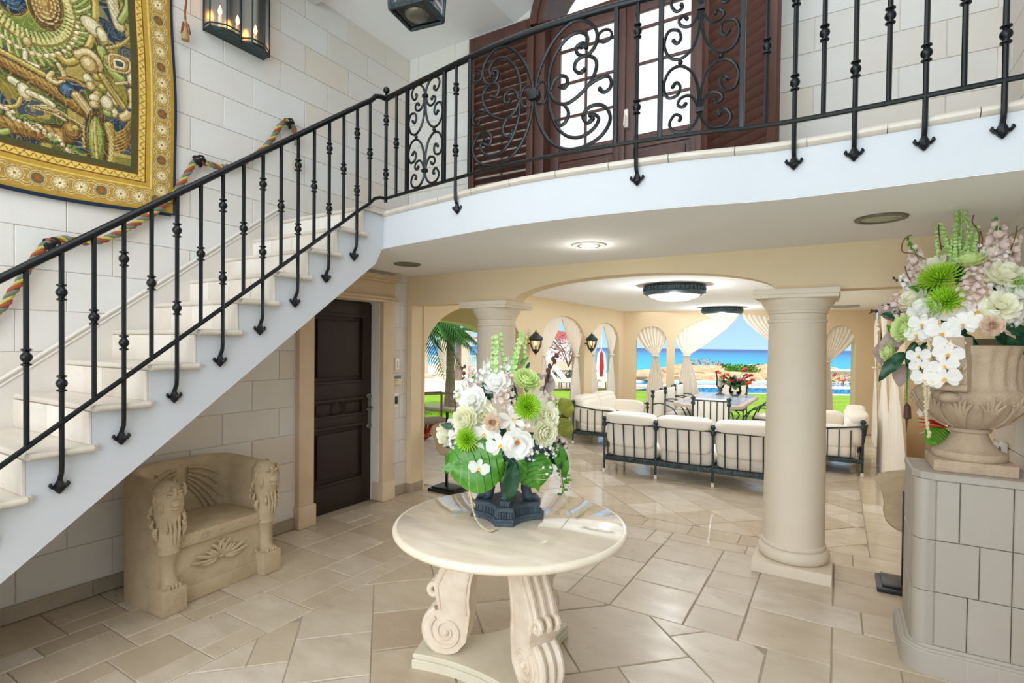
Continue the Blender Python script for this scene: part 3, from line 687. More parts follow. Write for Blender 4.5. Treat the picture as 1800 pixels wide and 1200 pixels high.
def shutter(hx, hy, ang, w_, tilt, label, flip):
    """louvred shutter hinged at (hx, hy), local x along its width"""
    s = thing('louvred_shutter', label, 'shutter', (hx, hy, 2.745), ang, 'mahogany louvred shutters beside the arched door')
    H = 2.05
    def W(nm, a, b, parent=s, bev=.004): return MB().bbox(a, b, bev).build(nm, 'shutter_wood', parent, local=True)
    W('stile', (0, -.02, 0), (.07, .02, H)); W('stile', (w_-.07, -.02, 0), (w_, .02, H))
    W('rail', (.07, -.02, 0), (w_-.07, .02, .10)); W('rail', (.07, -.02, H-.13), (w_-.07, .02, H))
    me = MB().bbox((.065, -.034, -.005), (w_-.065, .034, .005), .003).mesh('slat', 'shutter_wood')
    z = .13
    while z < H-.14:
        o = inst('slat', me, s, (0, 0, z), (tilt, 0, 0)); z += .0765
    W('tilt_rod', (w_/2-.008, .02 if not flip else -.045, .12), (w_/2+.008, .036 if not flip else -.03, H-.15))
    return s
shutter(-3.27, 4.46, 0, .755, math.radians(-28), 'louvred mahogany shutter left of the arched door, folded flat on the wall', False)
shutter(-.955, 4.46, -math.atan2(.61, .79), .735, math.radians(-62), 'louvred mahogany shutter right of the arched door, half open', False)
# ================================================================ WROUGHT IRON RAILINGS
def collar(mb, x, y, z, s=1):              # turned knuckle on a bar
    pr = [(.0115, -.04), (.021, -.036), (.021, -.031), (.012, -.026), (.0125, -.02), (.021, -.011), (.0235, 0), (.021, .011), (.0125, .02), (.012, .026), (.021, .031), (.021, .036), (.0115, .04)]
    mb.lathe([(r*s, q*s) for r, q in pr], (x, y, z), 12)
def foot(mb, p, side):                     # fleur-de-lis foot; side = unit vector along the fascia
    x, y, z = p; s = Vector(side)
    mb.tube([Vector(p)+Vector((0, 0, .03)), Vector(p)+Vector((0, 0, .012)), p, Vector(p)-Vector((0, 0, .016)), Vector(p)-Vector((0, 0, .034))], [.012, .02, .024, .02, .003], 8)
    for k in (-1, 1):
        mb.tube([Vector(p)+s*k*.008+Vector((0, 0, -.006)), Vector(p)+s*k*.026+Vector((0, 0, .0)), Vector(p)+s*k*.036+Vector((0, 0, .012)), Vector(p)+s*k*.032+Vector((0, 0, .022))], [.009, .009, .008, .005], 6)
hr = lambda y: 1.94+.7555*(y-.809)
lr = lambda y: 1.13+.768*(y-.807)
XB = -3.082
sr = thing('stair_railing', 'black wrought-iron railing climbing the staircase, with knuckled balusters', 'railing', (XB, .1, .9))
pth = [(XB, y, hr(y)) for y in (-.3, 1.0, 2.0, 2.86)]+[(XB, 2.93, hr(2.93)-.004), (XB+.004, 2.975, 3.588), (XB+.014, 3.02, 3.600), (-3.06, 3.06, 3.598)]
MB().tube(pth, .021, 12, flat=(1.05, .9)).build('handrail', 'iron', sr)
pth = [(XB, y, lr(y)) for y in (-.3, 1.0, 2.0, 2.86)]+[(XB, 2.92, lr(2.92)-.005), (XB+.004, 2.97, 2.80), (XB+.014, 3.02, 2.82), (-3.06, 3.06, 2.82)]
MB().tube(pth, .0125, 8).build('bottom_rail', 'iron', sr)
mbL = MB().tube([(0, 0, 0), (0, 0, -.99), (-.003, 0, -1.03), (-.018, 0, -1.055), (-.027, 0, -1.07), (-.027, 0, -1.09)], .0112, 8)
collar(mbL, 0, 0, -.19); collar(mbL, 0, 0, -.613); foot(mbL, (-.027, 0, -1.10), (0, 1, 0)); meL = mbL.mesh('baluster', 'iron')
mbS = MB().tube([(0, 0, 0), (0, 0, -.80)], .0112, 8); collar(mbS, 0, 0, -.404); meS = mbS.mesh('baluster', 'iron')
for k in range(-7, 17):
    y = .896+.1268*k; z = hr(y)-.01
    if k == 16: z = hr(y)-.012
    long = k % 2 == 1
    if k % 2 == 0:
        mm_ = MB().tube([(0, 0, 0), (0, 0, -(z-lr(y)))], .0112, 8); collar(mm_, 0, 0, -.394); me = mm_.mesh('baluster', 'iron')
    else: me = meL
    inst('baluster', me, sr, (0, y-.1, z-.9))
gr = thing('gallery_railing', 'black wrought-iron gallery railing with scrollwork panels', 'railing', (-1.1, 2.9, 2.8))
def ry(x): return yf(max(x, -3.05))-.032
xs_ = np.linspace(-3.055, XR, 60)
MB().tube([(x, ry(x), 3.60) for x in xs_], .021, 12, flat=(.9, 1.05)).build('top_rail', 'iron', gr)
MB().tube([(x, ry(x), 2.82) for x in xs_], .0125, 8).build('bottom_rail', 'iron', gr)
mb = MB().tube([(-3.054, ry(-3.054), 2.79), (-3.054, ry(-3.054), 3.62)], .013, 8); collar(mb, -3.054, ry(-3.054), 3.43); collar(mb, -3.054, ry(-3.054), 3.01); mb.build('corner_post', 'iron', gr)
MB().lathe([(.006, 3.62), (.012, 3.63), (.008, 3.638), (.022, 3.65), (.026, 3.664), (.022, 3.68), (.004, 3.692)], (-3.054, ry(-3.054), 0), 16).build('ball_finial', 'iron', gr)
mbF = MB().tube([(0, 0, .78), (0, 0, -.09), (0, -.0, -.13), (0, .008, -.155), (0, .024, -.175), (0, .024, -.19)], .0112, 8)
collar(mbF, 0, 0, .61); collar(mbF, 0, 0, .19); foot(mbF, (0, .022, -.205), (1, 0, 0)); meF = mbF.mesh('baluster', 'iron')
mbK = MB().tube([(0, 0, 0), (0, 0, .78)], .0112, 8); collar(mbK, 0, 0, .40); meK = mbK.mesh('baluster', 'iron')
for x in (-2.263, -.978, -.206, .05, .317, .582): inst('baluster', meF, gr, (x+1.1, ry(x)-2.9, .02))
for x in (-2.923, -.335, -.081, .181, .449, .72): inst('baluster', meK, gr, (x+1.1, ry(x)-2.9, .02))
for x in (-2.79, -2.382, -2.128, -1.097, -.852, -.447): MB().bbox((x-.0125, ry(x)-.0125, 2.82), (x+.0125, ry(x)+.0125, 3.60), .003).build('panel_post', 'iron', gr)
def scroll_panel(x0, x1, curves, r, name='scroll_panel', rings=(), vflip=True):
    mb = MB(); zc, h = 3.21, .385; xc, a = (x0+x1)/2, (x1-x0)/2-.012
    for su in (1, -1):
        for sv in ((1, -1) if vflip else (1,)):
            for C in curves:
                pp = smooth_path([(u, 0, v) for u, v in C], 5); Q = []
                for p in pp:
                    x = xc+su*p.x*a; Q.append((x, ry(x), zc+sv*p.z*h))
                n = len(Q); mb.tube(Q, [r*(1 if i < n-4 else 1.25) for i in range(n)], 6, flat=(1.0, 1.3) )
                mb.sell(Q[-1], (r*1.7,)*3, 1, 8, 6)
    for u, v, ru, rv in rings:
        for su in (1, -1):
            Q = []
            for t in np.linspace(0, 2*PI, 19):
                x = xc+su*(u+ru*math.cos(t))*a; Q.append((x, ry(x), zc+(v+rv*math.sin(t))*h))
            mb.tube(Q, r*.9, 6)
    return mb, xc, zc, h
A_ = [[(.03, .55), (.02, .72), (.10, .86), (.34, .965), (.66, .95), (.80, .84), (.66, .72), (.50, .75), (.52, .80)],
      [(.02, .74), (.10, .58), (.28, .48), (.50, .50), (.58, .58), (.46, .63), (.37, .59)],
      [(.02, .60), (.06, .36), (.22, .16), (.52, .05), (.82, .10), (.97, .28), (.86, .46), (.60, .45), (.52, .34), (.62, .27), (.72, .32)]]
mb, xc, zc, h = scroll_panel(-2.79, -2.382, A_, .0068)
for v in (.7, -.7): mb.bbox((xc-.02, ry(xc)-.015, zc+v*h-.012), (xc+.02, ry(xc)+.015, zc+v*h+.012), .003)
for su in (-1, 1): mb.sell((xc+su*.10, ry(xc+su*.10), zc), (.014, .014, .014), 1, 8, 6)
mb.build('scroll_panel', 'iron', gr)
mb, xc, zc, h = scroll_panel(-.852, -.447, A_, .0068)
for v in (.7, -.7): mb.bbox((xc-.02, ry(xc)-.015, zc+v*h-.012), (xc+.02, ry(xc)+.015, zc+v*h+.012), .003)
for su in (-1, 1): mb.sell((xc+su*.10, ry(xc+su*.10), zc), (.014, .014, .014), 1, 8, 6)
mb.build('scroll_panel', 'iron', gr)
B_ = [[(.02, 0), (.03, .2), (.11, .48), (.27, .78), (.48, .96), (.66, .92), (.79, .73), (.78, .52), (.68, .40), (.57, .45), (.55, .56), (.63, .60), (.67, .52)],
      [(.2, .0), (.20, .26), (.28, .54), (.43, .74), (.58, .78), (.68, .68), (.67, .56), (.61, .55)],
      [(.2, .0), (.28, -.18), (.42, -.26), (.57, -.19), (.71, -.04), (.79, .15), (.78, .31), (.66, .40), (.55, .35), (.53, .24), (.59, .16), (.65, .19)],
      [(.22, .0), (.27, .14), (.35, .19), (.43, .14), (.44, .04), (.40, -.01), (.35, .03)],
      [(.70, -.06), (.8, .0), (.92, .02), (.97, -.06), (.96, -.16), (.89, -.21), (.84, -.15)],
      [(.02, 0), (.03, -.26), (.10, -.55), (.23, -.80), (.42, -.95), (.63, -.97), (.85, -.86), (.96, -.66), (.94, -.49), (.84, -.38), (.71, -.39), (.64, -.50), (.69, -.62), (.76, -.57)],
      [(.2, .0), (.22, -.3), (.31, -.58), (.45, -.76), (.61, -.81), (.76, -.73), (.83, -.6), (.79, -.52), (.73, -.51)],
      [(.40, -.26), (.46, -.40), (.42, -.54), (.34, -.57), (.31, -.49)]]
mb, xc, zc, h = scroll_panel(-2.128, -1.097, B_, .0085, rings=((.89, .62, .08, .09), (.10, 0, .085, .18)), vflip=False)
mb.bbox((xc-.042, ry(xc)-.022, zc-.02), (xc+.042, ry(xc)+.022, zc+.02), .004).bbox((xc-.03, ry(xc)-.026, zc-.032), (xc+.03, ry(xc)+.026, zc+.032), .004)
mb.build('scroll_panel', 'iron', gr)
# ================================================================ TAPESTRY (a woven picture: colour lives on the cloth as vertex colours)
def tapestry():
    y0, y1, z0, z1 = .55, 2.03, 2.60, 4.62; nu, nv = 380, 520
    u = np.linspace(0, 1, nu)[None, :].repeat(nv, 0); v = np.linspace(0, 1, nv)[:, None].repeat(nu, 1)
    X = u*(y1-y0); Z = v*(z1-z0)                       # metres from the lower left corner
    R = y1-y0-X; B = Z
    lin = lambda h: np.array(srgb(h)[:3])
    rng = np.random.RandomState(3)
    def noise(nx, ny, s=0):
        r = np.random.RandomState(s).rand(ny+2, nx+2); xi = u*nx; yi = v*ny
        x0, y0_ = np.floor(xi).astype(int), np.floor(yi).astype(int); fx, fy = xi-x0, yi-y0_; fx = fx*fx*(3-2*fx); fy = fy*fy*(3-2*fy)
        return (r[y0_, x0]*(1-fx)+r[y0_, x0+1]*fx)*(1-fy)+(r[y0_+1, x0]*(1-fx)+r[y0_+1, x0+1]*fx)*fy
    n1, n2, n3 = noise(9, 12, 1), noise(24, 34, 2), noise(70, 96, 4)
    C = np.zeros((nv, nu, 3)); C[:] = lin('6F6A2A')
    def mix(mask, col, k=1.):
        m = np.clip(mask, 0, 1)[..., None]*k; C[:] = C*(1-m)+lin(col)*m
    mix((n1 > .52).astype(float), '8C7A30'); mix((n1 < .36).astype(float), '4F5624'); mix(((n2 > .66)).astype(float), 'B79A4A', .8)
    mix(((n1*.6+n2*.4) > .62).astype(float), '1D3A55', .85)
    def ell(cx, cz, a, b, rot=0):
        dx, dz = X-cx, Z-cz; c, s = math.cos(rot), math.sin(rot); return np.sqrt(((dx*c+dz*s)/a)**2+((-dx*s+dz*c)/b)**2)
    def stroke(P, wd, col, k=1., hl=None):
        P = [(p.x, p.y) for p in smooth_path([(a, b, 0) for a, b in P], 7)]
        D = np.full(X.shape, 9.)
        for (ax, az), (bx, bz) in zip(P, P[1:]):
            dx, dz = bx-ax, bz-az; L = dx*dx+dz*dz+1e-9; t = np.clip(((X-ax)*dx+(Z-az)*dz)/L, 0, 1)
            D = np.minimum(D, np.hypot(X-ax-t*dx, Z-az-t*dz))
        mix((D < wd*1.35).astype(float), '3E2C12', .7*k); mix((D < wd).astype(float), col, k)
        mix((D < wd*.35).astype(float), hl or 'EBD596', .8*k)
    cx = .66
    def shade(D, wd, side, dk, md, hi):          # rounded, woven form: dark rim, mid tone, light ridge
        mix((D < wd*1.2).astype(float), '33260F', .85); q = np.clip(1-D/wd, 0, 1); m = (D < wd).astype(float)
        mix(m, dk); mix(m*(q > .25), md); mix(m*np.clip((side+.3)*1.2, 0, 1)*(q > .3), hi, .85)
    def dist(P):
        P = [(p.x, p.y) for p in smooth_path([(a, b, 0) for a, b in P], 6)]; D = np.full(X.shape, 9.); S_ = np.zeros(X.shape)
        for (ax, az), (bx, bz) in zip(P, P[1:]):
            dx, dz = bx-ax, bz-az; L = dx*dx+dz*dz+1e-9; t = np.clip(((X-ax)*dx+(Z-az)*dz)/L, 0, 1); ex, ez = X-ax-t*dx, Z-az-t*dz; d_ = np.hypot(ex, ez)
            n_ = d_ < D; D = np.where(n_, d_, D); S_ = np.where(n_, (ez-ex*.6)/(d_+1e-6), S_)
        return D, S_
    def limb(P, wd, dk, md, hi, hatch=0):
        D, S_ = dist(P); shade(D, wd, S_, dk, md, hi)
        if hatch: mix((D < wd*.85)*(np.sin((X+Z*.7)*hatch) > .45), dk, .7)
    def blob(ex, ez, a_, b_, rt, dk, md, hi, rings=0):
        r_ = ell(ex, ez, a_, b_, rt); mix((r_ < 1.12).astype(float), '33260F', .85); mix((r_ < 1).astype(float), dk); mix((ell(ex-.12*a_, ez+.12*b_, a_*.8, b_*.8, rt) < 1).astype(float), md); mix((ell(ex-.25*a_, ez+.28*b_, a_*.4, b_*.4, rt) < 1).astype(float), hi, .8)
        for q in range(rings): mix((np.abs(r_-.3-.22*q) < .05).astype(float), hi, .6)
    G = ('6E5A22', 'A88C3C', 'DCC67C'); GR = ('5E6B28', '929A48', 'C3C47C'); TN = ('8A6A34', 'BFA066', 'E6D4A4'); BR = ('5A3A18', '8C6228', 'C09A50'); NV = ('12263A', '1E4562', '4F7F98'); CR = ('A08C60', 'D2C094', 'F0E6C8')
    for ex, ez, a_, b_ in ((.93, 1.28, .12, .2), (1.09, 1.16, .08, .13), (1.15, .52, .07, .1), (.95, .40, .09, .09), (.62, .30, .12, .05), (.86, .70, .06, .06), (.5, .45, .07, .1), (.9, 1.6, .3, .2)): mix((ell(ex, ez, a_, b_, .4)+(n2-.5)*.5 < 1).astype(float), '18354E')
    mix((ell(cx, 1.14, .34, .36) < 1).astype(float), '6C7A32')
    for k in range(34):
        a = -3.5+k*.118; c_, s_ = math.cos(a), math.sin(a)
        limb([(cx+.17*c_, 1.12+.19*s_), (cx+.25*math.cos(a+.1), 1.12+.27*math.sin(a+.1)), (cx+.33*math.cos(a+.26), 1.12+.36*math.sin(a+.26))], .0085, *(GR if k % 2 else ('6E6A2C', 'A8A860', 'D8D6A2')))
    limb([(.97, 1.5), (1.0, 1.25), (.97, 1.02), (.90, .88), (.84, .83), (.80, .86)], .022, *G); limb([(.40, 1.4), (.36, 1.2), (.37, 1.0), (.44, .9)], .022, *G)
    for ex, a_, b_, K in ((.59, .078, .125, NV), (.745, .08, .135, BR)):
        mix((ell(ex, 1.12, a_*1.18, b_*1.14) < 1).astype(float), 'C2A550'); blob(ex, 1.12, a_, b_, 0, *K)
        for q in (.8, .58, .36): mix((np.abs(ell(ex, 1.12, a_, b_)-q) < .045)*(np.sin(Z*260) > -.3), 'DEC890' if K is BR else '3C7494', .85)
    rr = ell(.665, 1.10, .20, .21); th = np.arctan2(Z-1.10, X-.665); mix(((np.abs(rr-1) < .075) & (np.sin(th*54) > -.25)).astype(float), 'DCC684'); mix(((np.abs(rr-1.12) < .03)).astype(float), '7C6A2A')
    for k in range(22): a = PI*1.02+k*PI*.96/21; blob(.66+.24*math.cos(a), 1.08+.27*math.sin(a), .014, .013, 0, 'B48A58', 'E2CBA0', 'F6ECD0')
    blob(.655, .865, .022, .03, 0, *TN)
    for d in ((0, 1), (1, 0)): limb([(.645-.055*d[0], .745-.055*d[1]), (.645+.055*d[0], .745+.055*d[1])], .014, *CR)
    limb([(.42, .73), (.56, .70), (.72, .66), (.86, .60), (.98, .55)], .036, *BR, hatch=260); limb([(.42, .78), (.58, .75), (.74, .71), (.84, .68)], .016, *G)
    limb([(.80, .80), (.83, .74), (.80, .69), (.75, .70), (.77, .74)], .014, *TN); limb([(.80, .72), (.88, .74), (.93, .72)], .010, *BR)
    blob(.85, .665, .05, .045, .3, *NV); limb([(.89, .65), (.94, .59), (.98, .55)], .028, *TN, hatch=300)
    for k in range(11): limb([(.66+.012*k, .50), (.76+.012*k, .535-.008*k), (.86+.008*k, .50-.014*k), (.93, .47-.012*k)], .0075, *(G if k % 2 else TN))
    limb([(.58, .62), (.62, .60), (.645, .56)], .022, *CR); blob(.64, .575, .035, .05, .3, *CR); limb([(.66, .58), (.72, .57), (.77, .55)], .018, *CR, hatch=200); limb([(.62, .53), (.60, .48), (.54, .45)], .012, *G)
    limb([(.45, .37), (.58, .36), (.72, .37), (.84, .39)], .050, *BR, hatch=150); blob(.87, .43, .048, .055, .2, *BR); blob(.885, .45, .02, .02, 0, *G); limb([(.56, .32), (.50, .27), (.58, .25), (.70, .27), (.78, .24)], .018, *GR)
    blob(.985, 1.10, .075, .05, -.5, *CR); blob(1.03, 1.07, .03, .05, .3, *CR); limb([(1.08, 1.5), (1.10, 1.3), (1.13, 1.18)], .035, *CR, hatch=220); limb([(1.16, 1.5), (1.19, 1.35), (1.14, 1.22)], .022, *GR)
    for k in range(7): limb([(1.02+.018*k, .98+.012*k), (1.11+.012*k, 1.05+.012*k), (1.19, 1.09+.008*k)], .010, *(TN if k % 2 else G))
    limb([(.90, .90), (.95, .93), (1.0, .89), (.99, .82)], .030, *TN); blob(.955, .86, .045, .05, .4, *TN); limb([(1.02, .98), (1.05, .92), (1.09, .86), (1.13, .84)], .028, *GR); blob(1.06, .93, .03, .035, 0, *G)
    for q in (0, 1, 2): e = .05-.013*q; limb([(1.12-e, .93-e), (1.12+e, .93-e*.6), (1.12+e*1.1, .93+e), (1.12-e, .93+e*.8), (1.12-e, .93-e)], .008, *(TN, BR, CR)[q])
    for k in range(16): t = k/15; blob(1.00+.06*math.sin(k*2.3)+.05*t, .80-.20*t, .03, .026, k, *(G, TN, CR, GR)[k % 4], rings=1 if k % 2 else 0)
    blob(1.05, .66, .035, .045, .2, *CR, rings=2); limb([(1.02, .82), (1.08, .74), (1.15, .66), (1.19, .60)], .020, *G, hatch=240); limb([(1.10, .80), (1.18, .84), (1.24, .88)], .010, *TN); blob(1.19, .86, .025, .04, 0, *CR)
    limb([(1.19, .78), (1.20, .70), (1.17, .63), (1.14, .60)], .028, *TN); blob(1.175, .66, .012, .012, 0, *NV); limb([(1.20, .74), (1.28, .80), (1.36, .83)], .010, *CR)
    blob(1.0, .40, .062, .19, .03, *BR); blob(.995, .40, .042, .155, .03, *GR); limb([(.985, .52), (.99, .40), (1.0, .29)], .010, *G); limb([(1.06, .52), (1.085, .42), (1.08, .30), (1.04, .22)], .030, *G, hatch=320)
    for k in range(7): limb([(1.10, .36+.02*k), (1.15, .39+.022*k), (1.18, .45+.022*k)], .008, *BR)
    mix(((X > 1.10) & (X < 1.19) & (Z > .235) & (Z < .36)).astype(float), '7E7430'); mix(((X > 1.09) & (X < 1.195) & (Z > .335) & (Z < .36)).astype(float), 'B8A052')
    for k in range(74):
        t = k/73; gx = .50+.50*t+.016*math.sin(k*2.4); gz = .44-.10*t-.17*t**3+.018*math.cos(k*1.9); blob(gx, gz, .013, .012, k, *((CR, ('B0805C', 'E4C49C', 'F6E8CC'), ('3A5A2A', '5E8438', '8CAA58'))[k % 3]))
    mix((np.sin(n2*44+n1*22) > .80).astype(float), 'D9C173', .30); mix((np.sin(n3*34+n2*14) < -.84).astype(float), '33290F', .35)
    # inner picture frame, scalloped band, outer guilloche border with rosettes
    F = np.minimum(R, B)
    band = lambda a, b: ((F >= a) & (F < b)).astype(float)
    along = np.where(R < B, Z, X)
    mix(band(.25, .29), '4E4A20'); mix(band(.245, .252), '7A3A1C'); mix(band(.205, .245), 'E2C25C'); tz = np.abs(((along*22) % 1)-.5)*2; mix(((F > .205+.028*tz) & (F < .211+.028*tz)).astype(float), '8C4A20'); mix(((F > .212+.028*tz) & (F < .215+.028*tz)).astype(float), 'A8842E'); mix(band(.198, .205), '7A3A1C'); mix(band(.165, .198), 'BE9636')
    mix(band(.025, .165), 'B88F38'); P = .108; c = .095; a = (along % P)-P/2; d = F-c; r = np.hypot(a, d)
    m = band(.03, .16)
    w1 = .046*np.cos(along*PI/P*1.0); m0 = band(.028, .165)
    for sg in (1, -1): mix(m0*(np.abs(d-sg*w1) < .011), 'D8BE7E'); mix(m0*(np.abs(d-sg*w1) < .004), '9A7430')
    for q, col in ((.050, '8F6A28'), (.047, 'D9C48C'), (.042, '9A7434'), (.037, 'CDB174')): mix(m*(r < q), col)
    ang = np.arctan2(d, a); kk = np.floor(along/P).astype(int); ro = .020+.010*np.cos(ang*8)
    mix(m*(r < ro)*(kk % 3 != 0), 'F0E4BC'); mix(m*(r < .032)*(kk % 3 == 0), '6A6038'); mix(m*(r < .018+.008*np.cos(ang*3+1))*(kk % 3 == 0), '9A5A28'); mix(m*(r < .008), 'A4622A')
    mix(band(.16, .168), 'E4C766'); mix(band(0, .03), 'AD8B34'); mix(band(0, .014), '16283C')
    C *= (.88+.16*n3+.10*(rng.rand(nv, nu)-.5))[..., None]
    # cloth: slightly billowing sheet with a wavy lower edge
    drop = -.035*np.sin(u*PI*1.1)*(1-v)**2-.02*u*(1-v)
    x = XL+.022+.012*np.sin(u*9+v*2)*(1-v*.5)+.010*np.sin(v*11+u*3)
    V_ = np.stack([x, y0+X+.012*np.sin(v*6), z0+Z+drop], -1).reshape(-1, 3)
    mb = MB(); idx = np.arange(nu*nv).reshape(nv, nu)
    F_ = np.stack([idx[:-1, :-1], idx[:-1, 1:], idx[1:, 1:], idx[1:, :-1]], -1).reshape(-1, 4)
    me = bpy.data.meshes.new('woven_picture'); me.from_pydata(V_.tolist(), [], F_.tolist())
    ca = me.color_attributes.new('weave', 'FLOAT_COLOR', 'POINT'); ca.data.foreach_set('color', np.concatenate([np.clip(C.reshape(-1, 3), 0, 1), np.ones((nu*nv, 1))], 1).astype(np.float32).ravel())
    me.polygons.foreach_set('use_smooth', [True]*len(me.polygons))
    m_ = mat('tapestry_weave', 'FFFFFF', .95, bump=.3, bscale=260); t = m_.node_tree; b = t.nodes['Principled BSDF']; at_ = t.nodes.new('ShaderNodeAttribute'); at_.attribute_name = 'weave'
    t.links.new(at_.outputs['Color'], b.inputs['Base Color']); me.materials.append(m_)
    o = thing('tapestry', 'large gold and green woven tapestry with a rosette border hanging on the left wall', 'tapestry', (XL, 1.3, 2.6))
    ob = bpy.data.objects.new('woven_picture', me); COL.objects.link(ob); ob.parent = o; ob.location = (-XL, -1.3, -2.6)
    mat('tape_navy', '14243A', .95)
    e = [(V_[i][0]-.001, V_[i][1], V_[i][2]) for i in range(0, nu, 12)]
    MB().tube(e, .011, 6, flat=(.5, 1)).build('hem', 'tape_navy', o)
    e = [(V_[i*nu+nu-1][0]-.001, V_[i*nu+nu-1][1], V_[i*nu+nu-1][2]) for i in range(0, nv, 12)]
    MB().tube(e, .009, 6, flat=(.5, 1)).build('hem', 'tape_navy', o)
tapestry()
# ================================================================ ROPE SWAG, TASSELS, WALL LANTERN, HANGING LANTERN
rp = thing('rope_banister', 'twisted rust, sage and gold rope swagged along the stair wall on dark knots', 'rope', (XL+.03, 2.0, 2.3))
W_ = [at(px, py, x=XL+.045) for px, py in ((-60, 590), (0, 545), (20, 515), (40, 487), (60, 455), (78, 432), (92, 424), (110, 420), (135, 424), (170, 424), (205, 412), (240, 392), (270, 374), (300, 347), (322, 318), (338, 290), (350, 282), (365, 288), (392, 294), (425, 288), (455, 268), (478, 245), (492, 222), (505, 214), (514, 221), (519, 236), (522, 255))]
W_ = smooth_path(W_, 9)
for k, mn in enumerate(('rope_rust', 'rope_sage', 'rope_gold')):
    Q = []; s = 0
    for i, p in enumerate(W_):
        if i: s += (p-W_[i-1]).length
        t = (W_[min(i+1, len(W_)-1)]-W_[max(i-1, 0)]).normalized(); a = Vector((1, 0, 0)); b = t.cross(a)
        ph = s*52+k*2*PI/3; Q.append(p+a*(.012*math.cos(ph))+b*(.012*math.sin(ph)))
    MB().tube(Q, .0125 if k < 2 else .010, 7).build('strand', mn, rp)
for px, py in ((90, 430), (349, 283), (507, 217)):
    p = at(px, py, x=XL+.045); mb = MB()
    for q in range(5):
        a = q*1.26; c = p+Vector((.01, .022*math.cos(a), .022*math.sin(a)))
        mb.tube([c+Vector((.02*math.cos(t), .018*math.sin(t+a), .018*math.cos(t+a))) for t in np.linspace(0, 2*PI, 9)], .009, 6)
    mb.build('knot', 'knot_dark', rp)
def tassel(p, L, parent):
    p = Vector(p); t = thing('tassel', '', 'tassel', p) if parent is None else None
    par = parent or t
    MB().lathe([(.004, 0), (.012, -.02), (.017, -.035), (.008, -.05), (.014, -.055), (.02, -.08), (.026, -.13), (.027, -L), (.0, -L-.002)], p, 14).build('tassel_skirt', 'tassel_tan', par)
    return t
tassel(at(523, 268, x=XL+.045), .16, rp)
tp = at(326, 34, x=XL+.06); t = tassel(tp, .15, None); tag(t, 'tan tassel on a rust cord beside the tapestry, near the ceiling lantern', 'tassel')
MB().tube([tp+Vector((0, 0, .35)), tp+Vector((0, .005, .12)), tp+Vector((0, -.004, .05)), tp], .008, 6).build('cord', 'rope_rust', t)
mb = MB()
for k in range(5): a = k*1.25; mb.tube([tp+Vector((.02*math.cos(a), .02*math.sin(a), -.03)), tp+Vector((.03*math.cos(a), .03*math.sin(a), -.10))], .005, 5)
mb.build('fringe', 'rope_rust', t)
def wall_lantern():
    x, y0, y1, z0, z1, D = XL+.005, 2.245, 2.735, 4.04, 4.62, .155
    s = thing('wall_lantern', 'black iron box lantern with candle bulbs fixed high on the stair wall', 'sconce', (x, 2.49, z0))
    ym = [(x, y0), (x+D*.55, y0), (x+D, y0+.09), (x+D, 2.44), (x+D*.55, 2.49), (x+D, 2.54), (x+D, y1-.09), (x+D*.55, y1), (x, y1)]
    MB().prism(ym, z0, z0+.012).build('bottom_plate', 'lamp_bronze', s); MB().box((x, y0, z0), (x+.004, y1, z1)).build('mirror_back', 'chrome', s)
    MB().prism([(a+(a-x)*.12, b) for a, b in ym], z1-.02, z1).build('top_plate', 'lamp_bronze', s)
    mb = MB()
    for a, b in ym: mb.tube([(a, b, z0), (a, b, z1)], .007, 6)
    for z in (z0+.01, z1-.02, z0+.04): mb.tube([(a, b, z) for a, b in ym], .006, 6)
    mb.build('frame', 'lamp_bronze', s)
    mb = MB()
    for (a, b), (c, d) in zip(ym, ym[1:]): mb.add([(a, b, z0+.02), (c, d, z0+.02), (c, d, z1-.03), (a, b, z1-.03)], [(0, 1, 2, 3)])
    mb.build('glass', 'window_glass', s, smooth=False)
    for b in (2.33, 2.47, 2.62):
        MB().lathe([(.022, z0+.02), (.026, z0+.03), (.014, z0+.036), (.014, z0+.13), (.004, z0+.135)], (x+.07, b, 0), 12).build('candle', 'candle', s)
        MB().lathe([(.003, 0), (.011, .012), (.014, .03), (.008, .055), (.001, .075)], (x+.07, b, z0+.135), 12).build('flame_bulb', 'flame', s)
wall_lantern()
